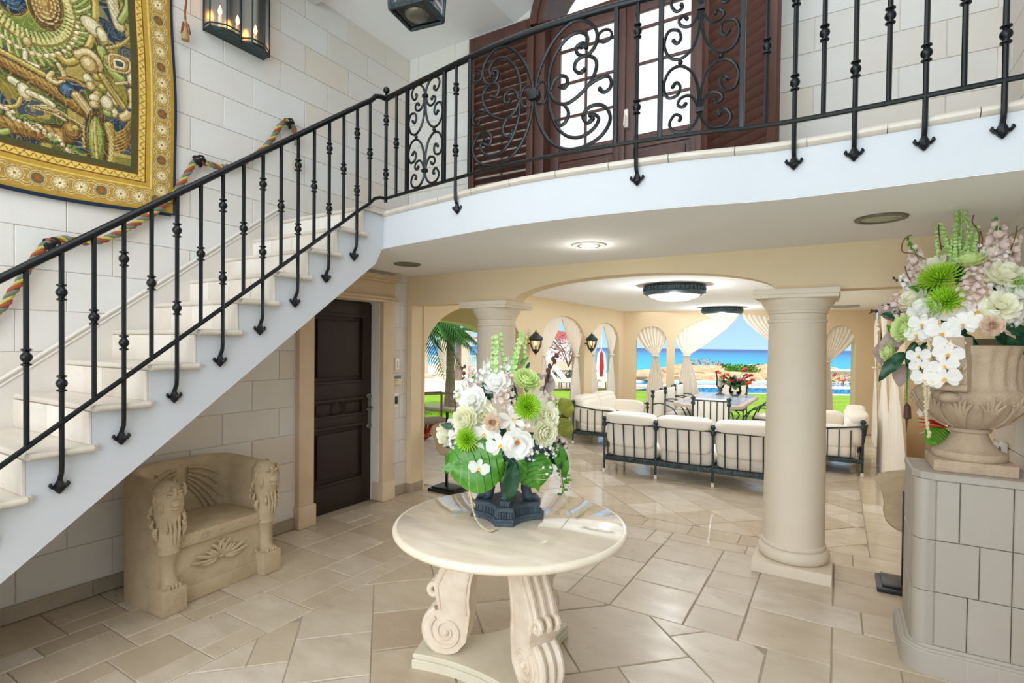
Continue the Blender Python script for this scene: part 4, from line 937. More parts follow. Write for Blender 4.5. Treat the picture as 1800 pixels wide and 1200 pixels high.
def hang_lantern():
    d = at(733, 22, z=4.12); x, y = d.x, d.y; z0 = 4.10; s = thing('hanging_lantern', 'black framed glass lantern hanging from the hall ceiling above the gallery rail', 'lantern', (x, y, z0)); r = .20; rot = .95
    cn = [(x+r*math.cos(rot+k*PI/2), y+r*math.sin(rot+k*PI/2)) for k in range(4)]
    mb = MB()
    for z in (z0, z0+.02, z0+.52):
        for k in range(4): mb.tube([(*cn[k], z), (*cn[(k+1) % 4], z)], .014, 6)
    for a, b in cn: mb.tube([(a, b, z0), (x+(a-x)*1.15, y+(b-y)*1.15, z0+.52)], .012, 6); mb.tube([(x+(a-x)*1.15, y+(b-y)*1.15, z0+.52), (x, y, z0+.66)], .01, 6)
    mb.tube([(x, y, z0+.66), (x, y, 4.87)], .008, 6); mb.build('frame', 'lamp_bronze', s)
    MB().prism([(x+(a-x)*.95, y+(b-y)*.95) for a, b in cn], z0+.004, z0+.01).build('bottom_pane', 'window_glass', s)
    mb = MB()
    for k in range(4):
        a, b = cn[k], cn[(k+1) % 4]; e = lambda p: (x+(p[0]-x)*1.15, y+(p[1]-y)*1.15)
        mb.add([(*a, z0+.02), (*b, z0+.02), (*e(b), z0+.5), (*e(a), z0+.5)], [(0, 1, 2, 3)])
    mb.build('side_panes', 'window_glass', s, smooth=False)
    MB().lathe([(.0, z0-.03), (.06, z0-.026), (.088, z0-.005), (.092, z0+.01), (.084, z0+.01), (.08, z0+.0), (.05, z0-.012), (0, z0-.014)], (x, y, 0), 24).build('drip_dish', 'pewter', s)
    MB().lathe([(.085, z0+.01), (.088, z0+.28), (.084, z0+.28), (.081, z0+.01)], (x, y, 0), 24).build('hurricane_glass', 'window_glass', s)
    MB().lathe([(.03, z0), (.03, z0+.12), (.0, z0+.12)], (x, y, 0), 16).build('candle', 'candle', s)
hang_lantern()
# ================================================================ CEILING FITTINGS, SWITCHES
def downlight(x, y, r, label, lit, name='recessed_downlight'):
    s = thing(name, label, 'ceiling light' if name != 'ceiling_speaker' else 'speaker', (x, y, ZC-.02)); z = ZC-.004
    MB().lathe([(r, z), (r+.003, z-.004), (r, z-.01), (r*.8, z-.012), (r*.74, z-.004), (r*.72, z+.0)], (x, y, 0), 40).build('trim_ring', 'plastic_white' if lit else 'pewter', s)
    if lit:
        MB().lathe([(r*.72, z-.002), (r*.70, z-.012), (r*.58, z-.012), (r*.56, z-.002)], (x, y, 0), 36).build('inner_ring', 'pewter', s)
        MB().lathe([(0, z-.006), (r*.57, z-.006)], (x, y, 0), 32, caps=False).build('lens', 'bulb', s)
    else:
        MB().lathe([(0, z-.007), (r*.5, z-.009), (r*.78, z-.006)], (x, y, 0), 32, caps=False).build('lens', 'lens_green' if name != 'ceiling_speaker' else 'speaker_grille', s)
downlight(-1.615, 3.735, .125, 'lit round recessed light in the ceiling under the gallery', True)
downlight(.2, 3.76, .13, 'unlit greenish recessed light in the ceiling above the right-hand column', False)
downlight(-3.51, 3.815, .125, 'round grille speaker in the ceiling beside the stair stringer', False, 'ceiling_speaker')
light('downlight_glow', 'POINT', (-1.615, 3.735, 2.33), 2.2, (1, .95, .85), .05)
def plate(y, z, w_, h, name, label, cat):
    s = thing(name, label, cat, (XL, y, z)); MB().bbox((XL, y-w_/2, z-h/2), (XL+.022, y+w_/2, z+h/2), .005).build('plate', 'plastic_white' if name != 'thermostat' else 'plastic_beige', s); return s
s = plate(4.345, 1.455, .062, .125, 'light_switch', 'cream switch plate right of the dark door, topmost of three controls', 'switch')
MB().bbox((XL+.02, 4.335, 1.42), (XL+.027, 4.355, 1.49), .002).build('rocker', 'plastic_beige', s)
s = plate(4.345, 1.285, .12, .115, 'thermostat', 'beige thermostat with a grey screen right of the dark door', 'thermostat')
MB().box((XL+.021, 4.295, 1.295), (XL+.025, 4.395, 1.332)).build('screen', 'screen_grey', s)
MB().box((XL+.021, 4.295, 1.275), (XL+.025, 4.34, 1.281)).box((XL+.021, 4.295, 1.255), (XL+.025, 4.325, 1.259)).build('buttons', 'screen_grey', s)
s = plate(4.325, 1.06, .062, .15, 'intercom', 'white handset panel with a black keypad, lowest of three controls by the door', 'intercom')
MB().bbox((XL+.02, 4.306, 1.02), (XL+.03, 4.344, 1.105), .004).build('keypad', 'black_plastic', s)
s = thing('intercom', 'white handset panel with a black keypad behind the stone urn', 'intercom', (XR, 4.2, 1.06))
MB().bbox((XR-.03, 4.165, .98), (XR, 4.235, 1.14), .012).build('plate', 'plastic_white', s); MB().bbox((XR-.035, 4.18, 1.01), (XR-.028, 4.22, 1.11), .003).build('keypad', 'black_plastic', s)
# ================================================================ CARVED STONE BENCH
def bench():
    b = thing('stone_bench', 'carved tan stone seat with lion arms standing under the stairs', 'bench', (-3.53, 2.05, 0), math.radians(3.5))
    # local: x = 0 at the front, negative to the wall; y along the front
    def outer(t):          # horseshoe plan of the back, t 0..1 from the left front to the right front
        P = smooth_path([(-.03, -.41), (-.28, -.415), (-.44, -.39), (-.54, -.28), (-.575, -.1), (-.575, .1), (-.54, .28), (-.44, .39), (-.28, .415), (-.03, .41)], 6)
        i = t*(len(P)-1); k = min(int(i), len(P)-2); return Vector(P[k]).lerp(Vector(P[k+1]), i-k)
    n = 55; sec = [(0, 0), (0, .74), (.012, .775), (.035, .80), (.06, .80), (.085, .785), (.10, .75), (.10, .30), (.10, 0)]
    vs = []
    for i in range(n):
        t = i/(n-1); p = outer(t); q = (outer(min(t+.01, 1))-outer(max(t-.01, 0))).normalized(); nr = Vector((q.y, -q.x)) if False else Vector((-q.y, q.x))
        c = Vector((-.2, 0, 0))
        if (Vector((p.x, p.y))+Vector((nr.x, nr.y))*.1-Vector((-.2, 0))).length > (Vector((p.x, p.y))-Vector((-.2, 0))).length: nr = -nr
        lift = .035*math.sin(PI*t)
        for o, z in sec: vs.append((p.x+nr.x*o, p.y+nr.y*o, z+(lift if z > .5 else 0)))
    k = len(sec); MB().add(vs, [(i*k+j, i*k+(j+1), (i+1)*k+(j+1), (i+1)*k+j) for i in range(n-1) for j in range(k-1)]+[tuple(range(k)), tuple((n-1)*k+j for j in range(k-1, -1, -1))]).build('curved_back', 'cast_stone', b, local=True)
    MB().prism([(-.03, -.31), (-.03, .31), (-.30, .32), (-.47, .2), (-.5, 0), (-.47, -.2), (-.30, -.32)][::-1], .02, .45).bbox((-.50, -.31, .37), (.0, .31, .455), .02).bbox((-.1, -.32, 0), (-.015, .32, .10), .012).build('seat', 'cast_stone', b, local=True)
    # winged shell relief on the inside of the back
    mb = MB()
    for s in (-1, 1):
        for j in range(6):
            P = []
            for t in np.linspace(.08, 1, 8):
                a = t*(1.05-.05*j); yy = s*(.015+.30*math.sin(a)); z = .77-.05*j*t-.02*j-.11*t*t
                P.append((-.465+.36*max(0, abs(yy)-.12)**1.3, yy, z))
            mb.tube(P, [.009]*7+[.004], 6)
            for t in (3, 5): x, y_, z = P[t]; mb.tube([(x, y_, z), (x+.005, y_+s*.03, z+.02)], .004, 5)
    mb.build('wing_relief', 'cast_stone', b, local=True)
    mb = MB()                                       # scrolling frieze on the seat edge and leaf panel below
    for i in range(5):
        y = -.25+.125*i; sg = 1 if i % 2 else -1
        mb.tube([(0.0, y+.045*math.cos(a)*(1-a/9), .413+sg*.024*math.sin(a)*(1-a/9)) for a in np.linspace(0, 7, 18)], .006, 6)
    mb.build('frieze_relief', 'cast_stone', b, local=True)
    mb = MB()
    for s in (-1, 1):
        for j in range(7):
            a = -.5+j*.42; L = .12+.05*math.sin(j*1.3)
            P = smooth_path([(-.026, s*.02, .23), (-.018, s*(.02+L*.5*math.cos(a)), .23+L*.5*math.sin(a)*.8), (-.02, s*(.03+L*math.cos(a*.8)), .23+L*math.sin(a)*.6+.02)], 4)
            mb.tube(P, [.008+.006*math.sin(PI*i/(len(P)-1)) for i in range(len(P))], 6)
    mb.lathe([(0, -.02), (.02, 0), (0, .02)], (-.02, 0, .23), 8); mb.build('leaf_relief', 'cast_stone', b, local=True)
    for s in (-1, 1):                               # winged lions carrying the arms
        y = s*.345; q = MB().bbox((-.13, y-.075, 0), (.055, y+.075, .16), .012); q.build('arm_plinth', 'cast_stone', b, local=True)
        bm = MB()
        def ring(z, cx_, rx, ry_, e=1): return (z, cx_, rx, ry_)
        pr = [(.15, -.02, .05, .055), (.17, .0, .05, .05), (.22, -.03, .038, .04), (.30, -.035, .04, .042), (.355, -.03, .055, .055), (.37, -.03, .066, .066), (.385, -.03, .062, .062), (.42, -.03, .072, .07), (.50, -.025, .076, .074), (.56, -.03, .07, .072), (.61, -.03, .075, .078), (.66, -.03, .085, .084), (.72, -.035, .088, .086), (.77, -.04, .075, .074), (.80, -.05, .045, .045), (.81, -.05, .01, .01)]
        nn_ = 28; vs = []
        for z, cx_, rx, ry_ in pr:
            for k in range(nn_):
                a = 2*PI*k/nn_; f = 1
                if .38 < z < .80: f = 1+.07*math.sin(k*PI*.5+z*40)*(1 if z > .5 else .6)
                vs.append((cx_+rx*f*math.cos(a), y+ry_*f*math.sin(a), z))
        bm.add(vs, [(i*nn_+k, i*nn_+(k+1) % nn_, (i+1)*nn_+(k+1) % nn_, (i+1)*nn_+k) for i in range(len(pr)-1) for k in range(nn_)]+[tuple(range(nn_-1, -1, -1)), tuple((len(pr)-1)*nn_+k for k in range(nn_))])
        rndm = random.Random(3)
        for k in range(46):                        # mane locks
            a = rndm.uniform(-PI, PI); z = rndm.uniform(.50, .79)
            if abs(a) < .75 and z > .6: continue
            c, sn = math.cos(a), math.sin(a); rr = .085
            bm.tube([(-.035+rr*c, y+rr*sn, z+.02), (-.035+(rr+.012)*c, y+(rr+.012)*sn, z-.01), (-.035+(rr+.002)*c, y+(rr+.002)*sn+.006, z-.045)], [.007, .011, .003], 5)
        # face: muzzle, nose, brow, cheeks, eyes, jaw
        bm.sell((.045, y, .685), (.036, .03, .026), .8, 14, 9); bm.sell((.073, y, .70), (.012, .014, .010), .8, 10, 7); bm.sell((.03, y, .745), (.026, .019, .04), .8, 12, 8)
        bm.sell((.05, y, .652), (.024, .022, .012), .9, 12, 7)
        for e in (-1, 1):
            bm.sell((.042, y+e*.03, .735), (.012, .014, .010), 1, 10, 7); bm.tube([(.052, y+e*.012, .745), (.052, y+e*.032, .756), (.035, y+e*.05, .748)], [.006, .009, .004], 6)
            bm.sell((.06, y+e*.014, .683), (.018, .014, .014), .9, 10, 7); bm.sell((-.02, y+e*.062, .772), (.014, .012, .014), 1, 10, 7)
        for e in (-1.5, -.5, .5, 1.5): bm.sell((.03, y+e*.021, .168), (.026, .0105, .018), .8, 10, 7)     # paw
        for e in (-1, 0, 1): bm.tube([(.035, y+e*.03, .60), (.05, y+e*.026, .52), (.045, y+e*.02, .43)], [.006, .01, .005], 6)
        bm.build('lion', 'cast_stone', b, local=True)
        w2 = MB()                                  # feathered haunch behind the paw
        for k in range(5): w2.tube([(-.09, y+s*.0+(-s)*.06, .36-.03*k), (-.06+.01*k, y-s*.075, .30-.035*k), (-.10, y-s*.07, .20-.02*k)], [.004, .009, .003], 5)
        w2.build('feather_relief', 'cast_stone', b, local=True)
bench()
# ================================================================ ROUND TABLE
TC = (-1.378, 2.256); TZ = .808
def table():
    t = thing('round_table', 'round marble-topped table on carved scroll legs in the middle of the hall', 'table', (*TC, 0))
    R = .575
    pr = [(0, TZ-.038), (R-.03, TZ-.038)]+[(R-.02+.02*math.cos(a), TZ-.02+.019*math.sin(a)) for a in np.linspace(-PI/2, PI/2, 9)]
    MB().lathe(pr, (*TC, 0), 96).build('edge', 'table_edge', t, ang=30)
    MB().lathe([(R-.021, TZ-.0012), (R-.023, TZ+.0005), (0, TZ+.0005)], (*TC, 0), 96, caps=False).build('marble_top', 'table_marble', t, ang=80)
    bc = (-1.45, 2.33); angs = [math.radians(a) for a in (200, -27, 84)]
    # three-cornered plinth with hollow sides and moulded edge
    def plan(k):
        P = []
        for i in range(3):
            a0, a1 = angs[i], angs[(i+1) % 3]
            while a1 < a0: a1 += 2*PI
            c0 = Vector((math.cos(a0), math.sin(a0))); c1 = Vector((math.cos(a1), math.sin(a1))); t0 = Vector((-c0.y, c0.x)); t1 = Vector((-c1.y, c1.x))
            A = c0*(.47+k)+t0*(.10+k*.6); B = c1*(.47+k)-t1*(.10+k*.6); mid = (c0+c1).normalized()*(.20+k)
            P.append(c0*(.47+k)-t0*(.10+k*.6)); P.append(A)
            for q in np.linspace(0, 1, 11)[1:-1]: P.append(A*(1-q)**2+mid*2*q*(1-q)*.62+B*q*q+mid*0)
        return [(bc[0]+p.x, bc[1]+p.y) for p in P]
    mb = MB().prism(plan(.0), 0, .045, bev=.004); mb.prism(plan(-.012), .045, .056).prism(plan(-.004), .054, .075, bev=.005)
    mb.build('plinth', 'plinth_cream', t, ang=30)
    # scroll leg: side outline in the radial plane, extruded; spiral carved on both cheeks; reeded front
    for a in angs:
        Rm = Matrix.Translation((bc[0], bc[1], 0)) @ Matrix.Rotation(a, 4, 'Z'); T = lambda x, y, z, Rm=Rm: tuple(Rm @ Vector((x, y, z)))
        out = [(.30+.115*math.cos(q), .195+.118*math.sin(q)) for q in np.linspace(-2.2, 1.25, 20)]       # outer lower volute
        out += [(.345, .345), (.365, .43), (.33, .50), (.275, .58), (.255, .66), (.26, .772)]
        out += [(.10, .772), (.115, .66), (.14, .56), (.165, .46), (.175, .37), (.17, .31), (.175, .24), (.19, .15)]
        n = len(out); hw = .072
        lg_ = MB().add([T(r, -hw, z) for r, z in out]+[T(r, hw, z) for r, z in out], [tuple(range(n)), tuple(range(2*n-1, n-1, -1))]+[(i, n+i, n+(i+1) % n, (i+1) % n) for i in range(n)]).build('scroll_leg', 'carved_cream', t, ang=50)
        for s in (-1, 1):
            mb = MB(); Q = []
            for q in np.linspace(0, 4.2*PI, 50):
                rr = .092*(1-q/(4.6*PI)); Q.append(T(.295+rr*math.cos(-q+.9), s*(hw+.002), .195+rr*math.sin(-q+.9)))
            mb.tube(Q, [.011*(1-.5*i/50) for i in range(50)], 7); mb.sell(T(.295, s*(hw+.004), .195), (.018,)*3, 1, 10, 7)
            mb.tube([T(r, s*(hw+.001), z) for r, z in ((.325, .30), (.335, .36), (.345, .43), (.31, .50), (.26, .58), (.238, .66), (.24, .765))], .006, 6)
            mb.tube([T(r, s*(hw+.001), z) for r, z in ((.19, .29), (.195, .37), (.185, .46), (.16, .56), (.135, .66), (.12, .765))], .006, 6)
            mb.build('volute', 'carved_cream', lg_)
        mb = MB()
        for o in (-.048, 0, .048):
            mb.tube([T(r+.004, o, z) for r, z in [(.30+.115*math.cos(q), .195+.118*math.sin(q)) for q in np.linspace(-1.7, 1.1, 12)]], .019, 8)
            mb.tube([T(r, o, z) for r, z in ((.355, .43), (.325, .505), (.272, .585), (.252, .66), (.257, .77))], .017, 8)
            mb.tube([T(.37+.025*math.cos(q), o, .40+.028*math.sin(q)) for q in np.linspace(0, 6.4, 14)], .016, 8)
            mb.tube([T(.275+.022*math.cos(q), o, .742+.02*math.sin(q)) for q in np.linspace(0, 6.4, 12)], .014, 8)
        mb.build('reeding', 'carved_cream', lg_)
table()
# ================================================================ PEDESTAL WITH ROUNDED CORNER
def pedestal():
    t = thing('tiled_pedestal', 'pale tiled corner pedestal with a rounded edge carrying the stone urn', 'pedestal', (.6, 3.7, 0))
    x0, x1, y0, y1, H = .355, XR-.004, 3.5, 3.94, 1.04; r = .085
    MB().box((x0+.03, y0+.03, .0), (x1, y1, H-.02)).build('core', 'grout_light', t)
    cs = [.14, .42, .69, H-.035]
    fx = [[.448, .545, .75, .856], [.448, .626, .75, .856], [.448, .583, .75, .856]]
    for k, (z0, z1) in enumerate(zip(cs, cs[1:])):
        f = fx[2-k]
        for a, b in zip(f, f[1:]):
            if b-a > .02: MB().prism([(a+.0015, z0+.0015), (b-.0015, z0+.0015), (b-.0015, z1-.0015), (a+.0015, z1-.0015)], 0, .03, T=lambda p, q, c: (p, y0+.03-c, q), bev=.004).build('tile', 'pedestal_tile', t, smooth=False)
        m = (3.62, 3.72, 3.80)[k]
        for a, b in ((y0+.09, m), (m, y1)):
            MB().prism([(-b+.0015, z0+.0015), (-a-.0015, z0+.0015), (-a-.0015, z1-.0015), (-b+.0015, z1-.0015)], 0, .03, T=lambda p, q, c: (x0+.03-c, -p, q), bev=.004).build('tile', 'pedestal_tile', t, smooth=False)
        # rounded corner pieces: a reeded quarter column
        P = [(x0+.052+.05*math.cos(a), y0+.05+.05*math.sin(a)) for a in np.linspace(PI*1.02, PI*1.62, 12)]
        P = [(x0, y0+.092), (x0+.004, y0+.072)]+P+[(x0+.09, y0+.008), (x0+.094, y0), (x0+.09, y0+.06), (x0+.03, y0+.09)]
        MB().prism(P, z0+.0015, z1-.0015).build('corner_piece', 'pedestal_tile', t, ang=35)
    MB().prism([(x0-.004, y1), (x0-.004, y0+.075), (x0+.03, y0+.02), (x0+.085, y0-.006), (x1, y0-.006), (x1, y1)], H-.035, H, bev=.006).build('top_slab', 'pedestal_tile', t, ang=25)
    n = 12; pl = lambda o: [(x0-o, y1), (x0-o, y0+.08)]+[(x0+.08-(.08+o)*math.cos(a), y0+.08-(.08+o)*math.sin(a)) for a in np.linspace(0.1, PI/2-.1, n)]+[(x0+.09, y0-o), (x1, y0-o), (x1, y1)]
    MB().prism(pl(.042), 0, .118, bev=.006).prism(pl(.03), .116, .128, bev=.008).prism(pl(.012), .126, .142, bev=.008).build('base_moulding', 'pedestal_tile', t, ang=30)
    for x in (.58, .70, .80): MB().box((x-.001, y0-.0435, .002), (x+.001, y0-.03, .116)).build('joint', 'grout_light', t)
pedestal()
UC = (.612, 3.735)
def urn():
    t = thing('stone_urn', 'weathered brown carved stone urn on the tiled pedestal', 'urn', (*UC, 1.04)); c = (*UC, 0)
    MB().bbox((UC[0]-.17, UC[1]-.165, 1.04), (UC[0]+.17, UC[1]+.165, 1.10), .008).build('plinth', 'urn_stone', t)
    MB().lathe([(.155, 1.10), (.16, 1.105), (.162, 1.125), (.155, 1.14), (.14, 1.145), (.12, 1.16), (.098, 1.185), (.084, 1.215), (.078, 1.235), (.076, 1.243)], c, 48).build('foot', 'urn_stone', t)
    MB().lathe([(.074, 1.24), (.09, 1.244), (.093, 1.253), (.09, 1.262), (.078, 1.266)], c, 48).build('neck_ring', 'urn_stone', t)
    pr = [(.078, 1.262), (.11, 1.275), (.155, 1.305), (.20, 1.345), (.232, 1.39), (.248, 1.43), (.25, 1.455), (.24, 1.47), (.225, 1.48), (.215, 1.52), (.215, 1.58), (.222, 1.64), (.235, 1.68), (.24, 1.70), (.225, 1.705), (.20, 1.66), (.19, 1.5), (.02, 1.42)]
    nn_ = 96; vs = []
    for r, z in pr:
        for k in range(nn_):
            a = 2*PI*k/nn_; q = r
            if 1.47 < z < 1.69 and r > .21: q = r*(1+.028*math.cos(a*22))
            elif 1.27 < z < 1.45: q = r*(1+.03*math.cos(a*9+math.sin(z*40)*.4)*math.sin((z-1.26)/.2*PI)+.014*math.cos(a*27))
            vs.append((UC[0]+q*math.cos(a), UC[1]+q*math.sin(a), z))
    MB().add(vs, [(i*nn_+k, i*nn_+(k+1) % nn_, (i+1)*nn_+(k+1) % nn_, (i+1)*nn_+k) for i in range(len(pr)-1) for k in range(nn_)]).build('bowl', 'urn_stone', t, ang=60)
    for k in range(12):                      # acanthus leaves climbing the lower bowl
        a = 2*PI*k/12+.2; mb = MB()
        for s in (-2, -1, 0, 1, 2):
            P = []
            for q in np.linspace(0, 1, 7):
                rr = np.interp(q, [0, .3, .6, 1], [.10, .165, .222, .252])+.006; z = np.interp(q, [0, .3, .6, 1], [1.272, 1.31, 1.37, 1.45-abs(s)*.02]); aa = a+s*.05*q*(1+q)
                P.append((UC[0]+rr*math.cos(aa), UC[1]+rr*math.sin(aa), z))
            mb.tube(P, [.006, .008, .010, .010, .010, .008, .005], 6)
        mb.build('acanthus_leaf', 'urn_stone', t)
    for a in (math.radians(-118), math.radians(62)):      # block handles with a roll below
        R_z = Matrix.Translation((*UC, 0)) @ Matrix.Rotation(a, 4, 'Z'); T = lambda x, y, z: tuple(R_z @ Vector((x, y, z)))
        P = [(.20, 1.47), (.262, 1.475), (.262, 1.55), (.272, 1.62), (.30, 1.70), (.305, 1.745), (.20, 1.745)]
        n = len(P); mb = MB().add([T(x, -.075, z) for x, z in P]+[T(x, .075, z) for x, z in P], [tuple(range(n)), tuple(range(2*n-1, n-1, -1))]+[(i, n+i, n+(i+1) % n, (i+1) % n) for i in range(n)])
        mb.build('handle', 'urn_stone', t, ang=30)
        MB().tube([T(.272, -.085, 1.487), T(.272, .085, 1.487)], .019, 12).build('handle_roll', 'urn_stone', t)
        mb = MB()
        for k in range(7): mb.tube([T(.262, -.06+.02*k, 1.57), T(.275, -.055+.02*k, 1.585), T(.264, -.05+.02*k, 1.60)], .008, 6)
        mb.sell(T(.245, 0, 1.435), (.05, .05, .03), 1, 14, 9); mb.build('handle_relief', 'urn_stone', t)
    MB().lathe([(0, 1.66), (.21, 1.66)], c, 24, caps=False).build('moss', 'leaf_dark', t)
urn()
def tvase():
    c0 = (-1.43, 2.315); z0 = TZ+.001
    t = thing('bronze_urn', 'dark blue-grey urn on clawed legs standing on the round table', 'urn', (*c0, z0))
    rot = math.radians(-64)
    def plan(k, cut_=.045):
        P = []
        for i in range(4):
            a = rot+i*PI/2; c_ = Vector((math.cos(a), math.sin(a))); tt = Vector((-c_.y, c_.x)); a2 = rot+(i+1)*PI/2; c2 = Vector((math.cos(a2), math.sin(a2))); t2 = Vector((-c2.y, c2.x))
            R0 = .185+k; A = c_*R0+tt*cut_; B = c2*R0-t2*cut_; mid = (c_+c2)*(.40*R0)
            P.append(c_*R0-tt*cut_); P.append(A)
            for q in np.linspace(0, 1, 9)[1:-1]: P.append(A*(1-q)**2+mid*2*q*(1-q)+B*q*q)
        return [(c0[0]+p.x, c0[1]+p.y) for p in P]
    MB().prism(plan(0), z0, z0+.018, bev=.004).prism(plan(-.012), z0+.018, z0+.03).prism(plan(-.03, .04), z0+.03, z0+.065).prism(plan(-.018, .042), z0+.065, z0+.085, bev=.006).build('base', 'dark_urn', t, ang=30)
    mb = MB(); P = plan(-.026, .041)
    for i in range(len(P)):
        a, b = Vector((*P[i], 0)), Vector((*P[(i+1) % len(P)], 0)); n = max(1, int((b-a).length/.012))
        for q in range(n): p = a.lerp(b, (q+.5)/n); mb.tube([(p.x, p.y, z0+.034), (p.x, p.y, z0+.062)], .0038, 5)
    mb.build('fluting', 'dark_urn', t)
    for i in range(4):
        a = rot+i*PI/2; dx, dy = math.cos(a), math.sin(a)
        f = lambda r, z: (c0[0]+dx*r, c0[1]+dy*r, z0+z)
        mb = MB().tube([f(.105, .30), f(.115, .25), f(.10, .19), f(.092, .14), f(.10, .105), f(.125, .092)], [.05, .044, .032, .026, .027, .02], 12)
        for e in (-1.2, -.4, .4, 1.2):
            tx, ty = -dy*e*.014, dx*e*.014; mb.tube([(f(.11, .10)[0]+tx, f(.11, .10)[1]+ty, z0+.105), (f(.14, .1)[0]+tx, f(.14, .1)[1]+ty, z0+.103), (f(.158, .09)[0]+tx, f(.158, .09)[1]+ty, z0+.088)], [.010, .011, .005], 6)
        mb.build('clawed_leg', 'dark_urn', t)
    MB().lathe([(.0, .20), (.05, .205), (.10, .225), (.15, .255), (.19, .295), (.21, .33), (.215, .345), (.205, .36), (.19, .365), (.185, .345), (.10, .31), (0, .30)], (c0[0], c0[1], z0), 56, flute=(.035, 14)).build('bowl', 'dark_urn', t, ang=60)
    return c0, z0
c0, z0v = tvase()
# ================================================================ FLOWERS (one mesh per kind, shared by every bloom)
def petal(mb, L, Wd, cup=.3, curl=.2, T=None, n=5, tip=1.0, base=.25):
    """a single petal growing along +x, cupped upwards"""
    m = 4; vs = []
    for i in range(n+1):
        t = i/n; w_ = Wd*(base+(1-base)*math.sin(min(1, t*1.15)*PI*.5))*(1-max(0, t-.55)**2*3.2*tip)
        for j in range(m+1):
            s = (j/m-.5)*2; x = L*t; y = s*w_*.5; z = cup*L*t*t+abs(s)**2*w_*curl
            vs.append((x, y, z))
    f = [(i*(m+1)+j, i*(m+1)+j+1, (i+1)*(m+1)+j+1, (i+1)*(m+1)+j) for i in range(n) for j in range(m)]
    if T: vs = [tuple(T @ Vector(p)) for p in vs]
    mb.add(vs, f)
def rot(az, el, off=(0, 0, 0), roll=0): return Matrix.Rotation(az, 4, 'Z') @ Matrix.Translation(off) @ Matrix.Rotation(-el, 4, 'Y') @ Matrix.Rotation(roll, 4, 'X')
RF = random.Random(21)
def f_ranunculus(mt):
    mb = MB()
    for k, (el, n, L, off, z) in enumerate(((1.45, 5, .25, .08, .30), (1.3, 6, .38, .14, .22), (1.12, 8, .52, .2, .14), (.9, 9, .64, .26, .06), (.65, 10, .74, .3, 0), (.35, 11, .78, .32, -.05), (.02, 11, .72, .33, -.1))):
        for i in range(n): petal(mb, L, .62, .35, .28, rot(2*PI*i/n+k*.5+RF.uniform(-.08, .08), el, (off, 0, z)), 4, .8, .55)
    mb.sell((0, 0, .3), (.2, .2, .24), 1, 10, 7)
    return mb.mesh('ranunculus', mt)
def f_rose(mt):
    mb = MB()
    for k, (el, n, L, off, z) in enumerate(((1.5, 4, .42, .06, .12), (1.3, 5, .55, .1, .08), (1.0, 6, .72, .12, .02), (.62, 7, .92, .14, -.02), (.28, 7, 1.0, .14, -.06), (.0, 6, .98, .12, -.1))):
        for i in range(n): petal(mb, L, .78, .22, -.12 if k > 2 else .22, rot(2*PI*i/n+k*.7+RF.uniform(-.15, .15), el+RF.uniform(-.1, .1), (off, 0, z)), 5, .6, .4)
    return mb.mesh('rose', mt)
def f_peony(mt):
    mb = MB()
    for k, (el, n, L) in enumerate(((.9, 6, .8), (.55, 7, .98), (.2, 8, 1.02))):
        for i in range(n): petal(mb, L, .85, .18, .12, rot(2*PI*i/n+k*.45+RF.uniform(-.12, .12), el+RF.uniform(-.12, .12), (.05, 0, 0)), 5, .7, .35)
    return mb.mesh('open_rose', mt)
def f_mum(mt):
    mb = MB()
    for i in range(150):
        el = math.asin(min(1, i/150*1.05)) if i < 142 else 1.4; az = i*2.399; L = .62+.4*math.cos(el)+RF.uniform(-.06, .06)
        T = rot(az, el, (.04, 0, 0)); P = [T @ Vector(p) for p in ((0, 0, 0), (L*.45, 0, .05*L), (L*.85, 0, .03), (L, 0, .09))]
        mb.tube(P, [.02, .032, .03, .012], 4, flat=(1.5, .6))
    return mb.mesh('spider_mum', mt)
def f_orchid(mt):
    mb = MB()
    for az, Wd, L in ((PI/2, .55, .8), (PI/2+2.25, .5, .8), (PI/2-2.25, .5, .8)): petal(mb, L, Wd, -.05, .05, rot(az, .05, (.05, 0, -.03)), 6, 1, .3)
    for az in (.2, PI-.2): petal(mb, .95, 1.05, -.06, .05, rot(az, .12, (.04, 0, .02)), 7, .75, .22)
    return mb.mesh('orchid', mt)
def f_orchid_lip():
    mb = MB(); 
    for az in (-PI/2, -PI/2-.7, -PI/2+.7): petal(mb, .28, .2, .8, .4, rot(az, .5, (.03, 0, .03)), 4)
    mb.sell((0, .03, .10), (.06, .07, .07), 1, 8, 6); return mb.mesh('orchid_lip', 'yolk')
def f_blossoms(mt, n=14, spread=.75):
    mb = MB()
    for i in range(n):
        az = i*2.4; ph = math.acos(1-1.25*(i+.5)/n); d = Vector((math.sin(ph)*math.cos(az), math.sin(ph)*math.sin(az), math.cos(ph)))
        Q = d.to_track_quat('Z', 'Y').to_matrix().to_4x4(); T0 = Matrix.Translation(d*spread*RF.uniform(.75, 1)) @ Q
        for k in range(5): petal(mb, .30, .27, .35, .15, T0 @ rot(2*PI*k/5, .35), 3, .7, .4)
        mb.sell(T0 @ Vector((0, 0, .05)), (.05,)*3, 1, 6, 5); mb.tube([(0, 0, -.1), d*spread*.5, T0 @ Vector((0, 0, 0))], .012, 4)
    return mb.mesh('blossom_cluster', mt)
def f_lily(mt):
    mb = MB()
    for k in range(6): petal(mb, 1.05, .5, -.18 if k % 2 else -.05, .12, rot(2*PI*k/6, .5 if k % 2 else .35, (.05, 0, -.1)), 7, 1.15, .25)
    return mb.mesh('lily', mt)
